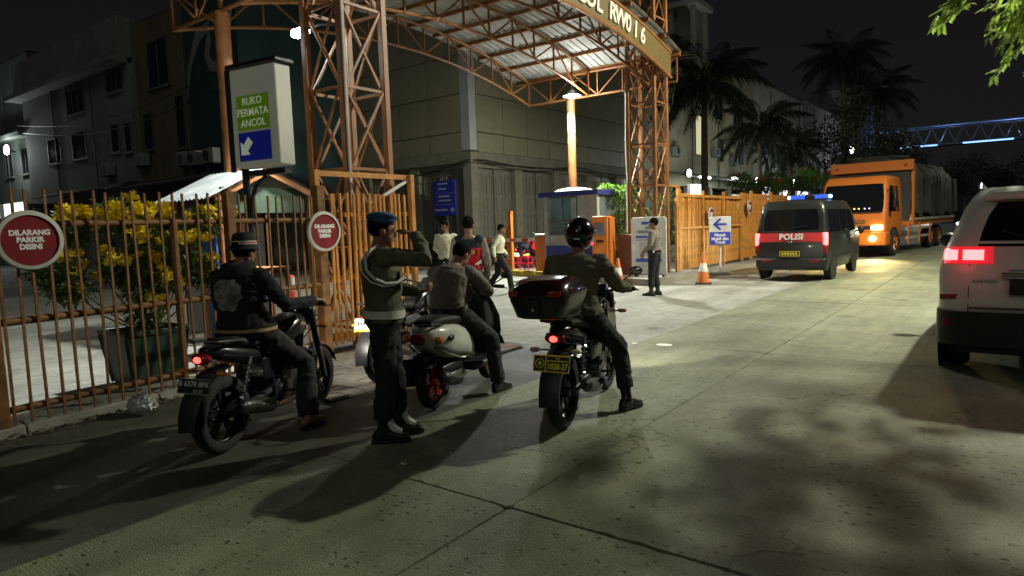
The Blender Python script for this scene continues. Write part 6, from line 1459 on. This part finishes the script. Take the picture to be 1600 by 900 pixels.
# --- people in the entrance
REDV = cloth('red vest', (.52, .012, .03)); NAVY = cloth('dark navy yoke', (.022, .024, .032)); TAN = cloth('grey tan sleeve', (.26, .225, .17))
J = stand(1.76, face=(.4, 1, -.05), lat=(.97, -.2, 0), wR=(.24, .04, .86), eR=(.25, -.02, 1.14), wL=(-.20, .16, .96), eL=(-.24, .02, 1.13), bulk=.98)
Pm, h = person('officer in red and black vest over tan sleeves seen from behind', (-6.0, 7.0, 0), 42, J, TAN, cloth('dark brown trousers', (.035, .026, .020)), 'boot', voxel=.010)
vb = MB(); torso(vb, J, .028, .06, .74); remesh(vb.build('vest', REDV, Pm, smooth=True, fix=False), .010, 3, .015, .1)
vb = MB(); torso(vb, J, .030, .74, .96)
for s in (-1, 1): vb.ell((h['SR'] if s > 0 else h['SL']) + V((-s * .03, 0, .012)), (.075, .09, .07), 14)
remesh(vb.build('vest_yoke', NAVY, Pm, smooth=True, fix=False), .010, 4)
text('vest_lettering', 'POLISI', .075, mat('gold print', (.55, .36, .06), .5, var=.15), Pm, (-.03, -.185, 1.27), (1, -.0, 0), (0, .05, 1), .004, bold=.004)
for k in range(2): MB().bar((.07 + .03 * k, -.17 + .012 * k, 1.10), (.16, -.12, 1.155 - .03 * k), .012, .012).build('vest_stripe', WHITEL, Pm)
YSH = cloth('pale yellow shirt', (.76, .74, .55))
J = stand(1.70, face=(.5, 1, -.1), wR=(.12, -.16, .96), wL=(-.10, -.16, .98), eR=(.27, -.08, 1.12), eL=(-.27, -.08, 1.12))
person('man in pale yellow shirt standing under the navy wall sign', (-9.55, 10.4, 0.05), 205, J, YSH, BLKT, 'shoe', voxel=.011)
J = stand(1.68, face=(.1, 1, -.15), kR=(.10, .24, .50), aR=(.10, .30, .11), kL=(-.10, -.02, .48), aL=(-.10, -.30, .13), wR=(.24, -.10, .90), eR=(.25, -.12, 1.14), wL=(-.23, .22, .93), eL=(-.24, .05, 1.12), tL=(0, 1, -.35), neck=(0, .05, 1.42), head=(0, .10, 1.56))
person('man in pale yellow shirt walking towards the barrier', (-10.0, 12.75, -.03), -50, J, YSH, BLKT, 'shoe', voxel=.011, belt=LEA)
GRYB = cloth('grey brown police shirt', (.19, .165, .135))
J = stand(1.70, face=(-.1, 1, -.05), wR=(.20, .17, .93), eR=(.26, -.03, 1.12), wL=(-.20, .2, .95), eL=(-.25, 0, 1.13), kR=(.09, .03, .49), kL=(-.09, .05, .49), aL=(-.10, .06, .09), bulk=1.05)
Pm, h = person('officer in grey brown shirt standing by the notice board', (-6.2, 13.45, -.03), 95, J, GRYB, BLKT, 'boot', voxel=.011, belt=LEA)
sp = h['SR'].lerp(V(J['eR']), .35) + V((.07, 0, 0)); MB().ell(sp, (.008, .03, .038), 12).build('sleeve_patch', mat('ochre patch', (0, 0, 0)), Pm, smooth=True)
MB().box(V(J['neck']) + V((0, .10, -.10)), (.05, .04, .16)).build('radio_mic', BLK, Pm, bevel=.01)
# ------------------------------------------------------------------ plants
LEAFD = leafmat('dark palm leaf', (.018, .028, .011), .4, 3, .25)
LEAFG = leafmat('shrub leaf', (.085, .15, .03), .4, 4)
LEAFB = leafmat('bright leaf', (.16, .30, .045), .35, 5)
LEAFT = leafmat('street tree leaf', (.34, .48, .075), .35, 6, .55)
BARK = mat('bark', (.10, .085, .06), .9, var=.35, scale=8, bump=.8, bscale=30)
YFL = leafmat('yellow petal', (.90, .70, .02), .12, 20, .25); RFL = mat('red petal', (.5, .06, .05), .5, var=.25)
def leaf(mb, p, d, n, L, w, fold=.25, droop=.15):
    p = V(p); d = U_(d); n = V(n); s = d.cross(n)
    if s.length < 1e-4: s = basis(d)[0]
    s.normalize(); n = s.cross(d).normalized()
    a = p + d * L * .45 - n * L * droop * .3; t = p + d * L - n * L * droop
    mb.add([p, a + s * w / 2 + n * w * fold, t, a - s * w / 2 + n * w * fold, a], [(0, 1, 4), (0, 4, 3), (1, 2, 4), (4, 2, 3)])
def rvec(r): 
    while True:
        v = V((r.uniform(-1, 1), r.uniform(-1, 1), r.uniform(-1, 1)))
        if .05 < v.length < 1: return v
# palms
def frond_mesh(L, seed):
    r = random.Random(seed); mb = MB(); pts = []
    for i in range(13):
        t = i / 12; pts.append(V((0, L * (t - .18 * t * t), L * (.42 * t - .78 * t * t))))
    mb.tube(pts, [.035 - .03 * i / 12 for i in range(13)], 5)
    for i in range(46):
        t = .12 + .87 * i / 45; k = t * 12; j = min(11, int(k)); p = pts[j].lerp(pts[j + 1], k - j); d = (pts[j + 1] - pts[j]).normalized()
        for s in (-1, 1):
            ln = L * .30 * (sin(pi * (t * .8 + .15))) * r.uniform(.8, 1.1)
            dirv = (V((s, 0, -.55 + r.uniform(-.3, .2))) + d * .55).normalized(); leaf(mb, p, dirv, V((0, 0, 1)), ln, .055, .1, .35)
    return mb
def palm(label, loc, H, L, nf, seed, tr=.17):
    t = thing('palm_tree', label, 'palm tree', loc, random.Random(seed).uniform(0, 360), 'palms along the inner street')
    r = random.Random(seed); bend = V((r.uniform(-.3, .3), r.uniform(-.3, .3), 0)); pts = [bend * (k / 10) ** 2 + V((0, 0, H * k / 10)) for k in range(11)]
    MB().tube(pts, [tr * (1.35 - .35 * min(1, k / 2)) * (1 - .03 * k) for k in range(11)], 12).build('trunk', BARK, t, smooth=True)
    top = pts[-1]; MB().tube([top, top + V((0, 0, .9))], [tr * .75, tr * .4], 10).build('crown_shaft', LEAFG, t, smooth=True)
    ms = []
    for q in range(2):
        o = frond_mesh(L, seed * 7 + q).build('frond', LEAFD, None, fix=False); ms.append(o.data); bpy.data.objects.remove(o)
    for k in range(nf):
        a = 2.4 * k; e = 55 - 95 * (k / nf) + r.uniform(-8, 8)
        o = link('frond', ms[k % 2], t, top + V((0, 0, .75 - .3 * k / nf)), None); o.rotation_euler = (RAD(e), r.uniform(-.3, .3), a); s = r.uniform(.85, 1.1); o.scale = (s, s, s)
palm('tall palm in front of the beige shophouse beside the right tower', (-13.2, 35, -.03), 8.2, 3.7, 30, 11, .22)
palm('palm left of the police van in front of the white shophouse', (-12.8, 43.5, -.03), 6.6, 3.3, 26, 12)
palm('shorter palm behind the frangipani trees left of the truck', (-12.5, 50, -.03), 5.6, 3.2, 26, 13)
palm('very tall dark palm rising behind the orange truck cab', (-12.0, 66, -.03), 14.6, 4.6, 32, 14, .25)
palm('dark palm behind the truck, right of the tallest palm', (-11.0, 76, -.03), 13.0, 4.4, 30, 15, .24)
def shrub(name, label, cat, loc, stems, clumps, leafn, L, w, lm, seed, trunk=.03, flowers=None, fm=None, fs=.05, spread=.22):
    t = thing(name, label, cat, loc); r = random.Random(seed)
    for (a, b) in stems:
        a = V(a); b = V(b); m = a.lerp(b, .5) + rvec(r) * .12 * (b - a).length; MB().tube([a, m, b], [trunk, trunk * .7, trunk * .3], 6).build('stem', BARK, t, smooth=True)
    mb = MB()
    for (c, rad) in clumps:
        c = V(c)
        for i in range(leafn):
            v = rvec(r); v = v * (.55 + .45 * r.random()); p = c + V((v.x * rad[0], v.y * rad[1], v.z * rad[2])); d = (v.normalized() + rvec(r) * .8 + V((0, 0, .1))).normalized(); leaf(mb, p, d, V((0, 0, 1)) + rvec(r) * .7, L * r.uniform(.6, 1.2), w * r.uniform(.7, 1.2))
    mb.build('foliage', lm, t, fix=False)
    if flowers:
        ms = []
        for q in range(3):
            fb_ = MB()
            for i in range(9):
                p = rvec(r) * fs * .8
                for k in range(5): a = 2 * pi * k / 5 + i; leaf(fb_, p, V((cos(a), sin(a), .5)) + rvec(r) * .4, V((0, 0, 1)), fs * .75, fs * .5, .1, .1)
            o = fb_.build('flower_cluster', fm, None, fix=False); ms.append(o.data); bpy.data.objects.remove(o)
        for k, p in enumerate(flowers): link('flower_cluster', ms[k % 3], t, p, (r.uniform(-1, 1), r.uniform(-1, 1), r.uniform(0, 6)), [r.uniform(.7, 1.3)] * 3)
    return t
r = random.Random(21); cl = []; fl = []; st = []
for (y, z, x) in ((2.5, 1.35, -7.6), (2.8, 1.75, -7.8), (3.2, 1.85, -7.8), (3.5, 1.55, -7.7), (3.9, 1.5, -7.8), (4.15, 1.75, -7.8), (3.2, 1.3, -7.7), (3.7, 1.15, -7.8), (4.1, 1.2, -7.8), (2.7, 1.15, -7.8), (3.45, 1.0, -7.8), (3.5, .8, -7.9)):
    cl.append(((x + .0, y - 3.5, z), (.27, .26, .22))); st.append(((-7.9, 0, .5), (x, y - 3.5, z)))
    for k in range(7 if z > 1.2 else 3): v = rvec(r); fl.append((x + .34 * abs(v.x) + .10, y - 3.5 + .32 * v.y, z + .10 + .14 * v.z))
for k in range(44): fl.append((-7.55 + r.uniform(-.15, .25), r.uniform(-.9, .35), 1.88 + r.uniform(-.09, .07)))
shrub('flowering_shrub', 'yellow flowering shrub spreading over the fence above the green planter', 'shrub', (0, 3.5, 0), st, cl, 520, .075, .042, LEAFG, 31, .012, fl, YFL, .066)
pot = thing('planter', 'dark green square planter box holding the yellow shrub', 'planter', (-7.95, 3.48, -.03)); pot.scale = (.78, .78, .95)
PG = mat('dark green planter', (.012, .045, .028), .5, var=.25, dirt=(.05, .06, .045), damt=.4)
rg = [[(s * w_, q * w_, z) for s, q in ((-1, -1), (1, -1), (1, 1), (-1, 1))] for w_, z in ((.33, 0), (.43, .60), (.46, .60), (.46, .66), (.41, .66), (.40, .56))]
MB().loft(rg).build('box', PG, pot, bevel=.012)
MB().bx(-.40, .40, -.40, .40, .54, .57).build('soil', mat('soil', (.03, .022, .015), .95, var=.4), pot)
for s in (-1, 1):
    for q in (-1, 1): MB().bar((s * .335, q * .335, .02), (s * .43, q * .43, .6), .05, .05).build('corner_rib', PG, pot)
r = random.Random(4)
shrub('potted_bush', 'bright green leafy bush in the basket pot beside the booth', 'shrub', (-9.05, 17.35, .12), [((0, 0, .6), (.1 * k - .2, .1 * (k % 2), 1.6 + .15 * k)) for k in range(5)],
      [((.0, 0, 1.0), (.35, .3, .25)), ((-.15, .05, 1.5), (.38, .3, .3)), ((.2, 0, 1.7), (.36, .3, .3)), ((-.2, 0, 2.1), (.36, .3, .3)), ((.15, .05, 2.35), (.36, .3, .25)), ((-.45, 0, 2.45), (.25, .25, .15))], 240, .12, .05, LEAFB, 8, .02)
bk = thing('basket_pot', 'dark green ribbed plastic basket pot under the bright bush', 'pot', (-9.05, 17.35, .12))
GBK = mat('green basket plastic', (.015, .09, .05), .5, var=.2)
MB().lathe([(.20, 0), (.27, .62), (.29, .62), (.29, .66), (.25, .66), (.24, .58)], n=20).build('basket', GBK, bk, smooth=True)
for k in range(20): a = 2 * pi * k / 20; MB().bar((.205 * cos(a), .205 * sin(a), .03), (.275 * cos(a), .275 * sin(a), .6), .015).build('rib', GBK, bk)
for k in range(3): MB().torus((0, 0, .15 + k * .17), .222 + .02 * k, .010, (0, 0, 1), 24, 6).build('hoop', GBK, bk, smooth=True)
shrub('hedge_bush', 'bushy plant growing behind the booth beside the right tower', 'shrub', (-10.3, 20.5, -.03), [((0, 0, 0), (.3 * k - .5, 0, 1.6)) for k in range(4)], [((x, 0, z), (.6, .5, .5)) for x in (-.3, .6, 1.3) for z in (.7, 1.5, 2.2)], 170, .13, .055, LEAFG, 9, .03)
for k, (x, y, h, rad) in enumerate(((-10.2, 33.5, 3.2, 1.4), (-10.0, 39, 3.5, 1.6), (-9.9, 45.5, 4.0, 1.7))):
    r = random.Random(50 + k); cl = []; st = [((0, 0, 0), (0, 0, h * .5))]; fl = []
    for q in range(9):
        a = 2.4 * q; p = V((rad * .8 * cos(a) * (.4 + .6 * (q % 3) / 2), rad * .8 * sin(a) * (.4 + .6 * (q % 3) / 2), h + .25 * sin(q * 2))); st.append(((0, 0, h * .5), tuple(p))); cl.append((tuple(p), (.55, .55, .32)))
        if q % 4 == 0: fl.append(tuple(p + V((.2, -.4, .2))))
    shrub('frangipani_tree', ('small red flowering tree behind the fence, nearest the palm trunk', 'small red flowering tree behind the fence, in the middle', 'small leafy flowering tree beside the truck head board')[k], 'tree', (x, y, -.03), st, cl, 90, .30, .09, LEAFB if k == 2 else LEAFG, 60 + k, .06, fl, RFL, .16)
# street tree whose twigs hang into the picture at the top right
T = thing('street_tree', 'street tree with bright lit feathery leaves hanging in at the top right', 'tree', (4.3, 11.0, 0))
r = random.Random(77)
MB().tube([(0, 0, -.02), (.05, .02, 1.2), (-.05, 0, 2.4), (-.2, .1, 3.4)], [.19, .15, .13, .11], 12).build('trunk', BARK, T, smooth=True)
limbs = [((-.2, .1, 3.3), (-1.8, -1.0, 4.4), (-3.8, -2.0, 4.25)), ((-.2, .1, 3.4), (-1.9, 1.6, 5.6), (-3.7, 2.4, 6.8)), ((-.2, .1, 3.4), (-1.9, 2.0, 5.4), (-4.4, 2.4, 6.6)), ((-.2, .1, 3.4), (.9, .6, 4.8), (2.0, 1.2, 5.6)), ((-.2, .1, 3.4), (.4, -1.0, 5.0), (.8, -2.4, 5.4)), ((-.2, .1, 3.4), (-.6, 0, 5.2), (-1.2, -.4, 6.4))]
for l_ in limbs: MB().tube(l_, [.09, .055, .02], 8).build('limb', BARK, T, smooth=True)
mb = MB(); tw = MB()
def spray(p, d, L, n):
    """a drooping twig carrying pinnate leaves"""
    p = V(p); d = U_(d); pts = [p]
    for k in range(6): d = (d + V((0, 0, -.16)) + rvec(r) * .15).normalized(); pts.append(pts[-1] + d * L / 6)
    tw.tube(pts, [.008 - .001 * k for k in range(7)], 4)
    for k in range(n):
        t = r.random() * 5.99; j = int(t); q = pts[j].lerp(pts[j + 1], t - j); dd = (pts[j + 1] - pts[j]).normalized(); sd = (dd.cross(V((0, 0, 1))) * r.choice((-1, 1)) + dd * .5 + V((0, 0, -.25)) + rvec(r) * .4).normalized()
        ln = r.uniform(.10, .17)
        for m_ in range(6):
            c = q + sd * ln * (m_ + 1) / 6
            for s in (-1, 1): leaf(mb, c, (sd * .55 + sd.cross(V((0, 0, 1))) * s + V((0, 0, -.15))), V((0, 0, 1)) + rvec(r) * .35, .062, .027, .1, .1)
o_ = V((4.3, 11.0, 0))
for k in range(42):   # the cluster that fills the corner of the frame
    q = V((.50 + r.uniform(-.42, .5), 9.0 + r.uniform(-.7, .7), 3.75 + r.uniform(-.35, .6))) - o_; spray(q, V((-.8, r.uniform(-.5, .4), -.3)), r.uniform(.4, .7), 9)
for k in range(6): spray(V((-.42, 8.65, 3.86)) - o_ + rvec(r) * .1, V((-.9, r.uniform(-.4, .3), -.12)), .36, 6)
MB().tube([(-3.0, -1.6, 4.33), (-4.0, -2.2, 4.25), (-4.5, -2.3, 4.05), (-4.75, -2.35, 3.9)], [.05, .03, .02, .006], 6).build('limb', BARK, T, smooth=True)
for li, l_ in enumerate(limbs[1:]):
    for k in range(10 if li < 2 else 3):
        t = r.uniform(.6, 1.05); q = V(l_[1]).lerp(V(l_[2]), t) + rvec(r) * .75 + V((0, 0, .35)); spray(q, rvec(r) + V((0, 0, .2)), r.uniform(.5, .9), 8)
mb.build('crown', LEAFT, T, fix=False); tag(tw.build('twigs', BARK, T, fix=False), kind='stuff')
# ------------------------------------------------------------------ street lamp beyond the right edge, the key light of the road
LSTL = mat('lit street lens', (.9, .9, .8), .3, var=0, emit=(1, .97, .8), estr=60)
def street_lamp(label, loc, e, tgt):
    SL = thing('street_lamp', label, 'street lamp', loc, 0, 'street lamps along the verge')
    MB().lathe([(.16, 0), (.12, .3), (.09, 5), (.07, 9.3)], n=14).build('pole', STEEL, SL, smooth=True)
    MB().tube([(0, 0, 9.2), (-.4, 0, 9.7), (-1.6, 0, 9.95), (-3.0, 0, 10.0)], .045, 8).build('arm', STEEL, SL, smooth=True)
    MB().loft([ell_ring((-3.0 - .25 * k, 0, 10.0 - .01 * k), w_, .07, 12, 2.4, (0, 1, 0)) for k, w_ in enumerate((.06, .14, .16, .13))]).build('lamp_head', DKMET, SL, smooth=True)
    MB().bx(-3.7, -3.15, -.11, .11, 9.90, 9.915).build('lens', LSTL, SL)
    lamp('SPOT', 'glow', SL, (-3.4, 0, 9.86), e, (1.0, 1.0, .82), .22, 165, tgt, .35)
street_lamp('tall street lamp on the verge beyond the white car', (5.6, 16.5, 0), 13800, (-5.0, -2, 0))
street_lamp('unseen street lamp added behind the viewer as weak fill', (5.6, -15.5, 0), 850, (-6.0, 6, 0))  # extra lamp put in behind the camera to fill surfaces facing it
street_lamp('unseen far street lamp added on the right verge to light the truck', (7.0, 47, 0), 2400, (-6.0, 2, 0))  # extra out-of-frame lamp, put in to brighten the truck
def far_tree(label, loc, h, rad, seed):
    t = thing('roadside_tree', label, 'tree', loc, 0, 'dark trees at the far end of the road'); r = random.Random(seed)
    MB().tube([(0, 0, 0), (.1, 0, h * .35), (0, .1, h * .6)], [.22, .17, .1], 8).build('trunk', BARK, t, smooth=True)
    mb = MB()
    for c in range(16):
        v = rvec(r); p = V((v.x * rad, v.y * rad, h * .66 + v.z * h * .3))
        MB().tube([(0, .05, h * .45), tuple(p)], [.07, .02], 5).build('branch', BARK, t)
        for i in range(230): q = rvec(r); leaf(mb, p + q * rad * .45, rvec(r), rvec(r), .30, .13)
    mb.build('crown', LEAFD, t, fix=False)
far_tree('dark tree standing right behind the tarpaulin of the truck', (-8.8, 52, 0), 9.5, 3.0, 1)
far_tree('dark tree far along the left verge under the footbridge', (-9, 72, 0), 8.5, 3.2, 2)
far_tree('dark tree right of the truck above the white car mirror', (-4.5, 96, 0), 7.5, 3.6, 3)
far_tree('dark tree far along the road centre under the footbridge', (1.0, 104, 0), 8.0, 3.8, 4)
far_tree('dark tree on the right verge above the white car roof', (8.5, 62, 0), 9.0, 3.4, 5)
far_tree('dark tree on the right verge farther along the road', (7.0, 88, 0), 9.0, 3.6, 6)
# litter and leaf drift along the fence foot
LT = mat('dry leaf litter', (.13, .095, .04), .85, var=.5, scale=30); r = random.Random(90); mb = MB()
for k in range(1500):
    y = r.uniform(.2, 5.2); x = fx(y) + abs(r.gauss(0, .16)) - .12; leaf(mb, (x, y, -.012 + abs(r.gauss(0, .014))), V((r.uniform(-1, 1), r.uniform(-1, 1), .12)), V((0, 0, 1)) + rvec(r) * .5, r.uniform(.03, .075), r.uniform(.02, .04))
tag(mb.build('leaf_litter', LT, None, fix=False), 'dry fallen leaves drifted along the foot of the left fence', 'leaf litter', kind='stuff')
pb = thing('plastic_bag', 'crumpled clear plastic bag lying at the foot of the left fence', 'plastic bag', (-6.45, 2.75, -.02))
b_ = MB().ell((0, 0, .09), (.14, .12, .10), 22, k=14); r = random.Random(12); b_.v = [tuple(V(p) + rvec(r) * .022) for p in b_.v]
b_.build('bag', mat('crumpled plastic', (.55, .58, .56), .25, var=.2, trans=.45, spec=.6), pb, smooth=True, ang=20)
MB().tube([(.02, 0, .17), (.05, .02, .23), (.09, .0, .24)], [.03, .015, .03], 7).build('knot', mat('crumpled plastic', (0, 0, 0)), pb)
wl_ = thing('kerb_wall', 'low stained concrete footing under the left picket fence', 'kerb', (0, 0, 0))
for k in range(5):
    ya_ = -.4 + k * 1.15; MB().add([(fx(ya_) - .16, ya_, -.03), (fx(ya_) + .06, ya_, -.03), (fx(ya_ + 1.14) + .06, ya_ + 1.14, -.03), (fx(ya_ + 1.14) - .16, ya_ + 1.14, -.03), (fx(ya_) - .15, ya_, .07), (fx(ya_) + .05, ya_, .07), (fx(ya_ + 1.14) + .05, ya_ + 1.14, .07), (fx(ya_ + 1.14) - .15, ya_ + 1.14, .07)],
        [(3, 2, 1, 0), (4, 5, 6, 7), (0, 1, 5, 4), (1, 2, 6, 5), (2, 3, 7, 6), (3, 0, 4, 7)]).build('footing_block', KRB, wl_, bevel=.012)
for k, (x, y, s) in enumerate(((-3.56, 7.97, .11), (-3.95, 7.9, .04))):
    q = MB().lathe([(s, 0), (s * .95, .003), (.001, .004)], n=14); o = q.build('flattened_cup', mat('pale litter', (.6, .6, .56), .6), None, smooth=True); o.location = (x, y, .003); o.scale = (1, .7, 1)
    tag(o, ('pale flattened disc lying on the road right of the helmeted rider', 'tiny pale scrap lying on the road beside the larger disc')[k], 'litter')
apply_all()
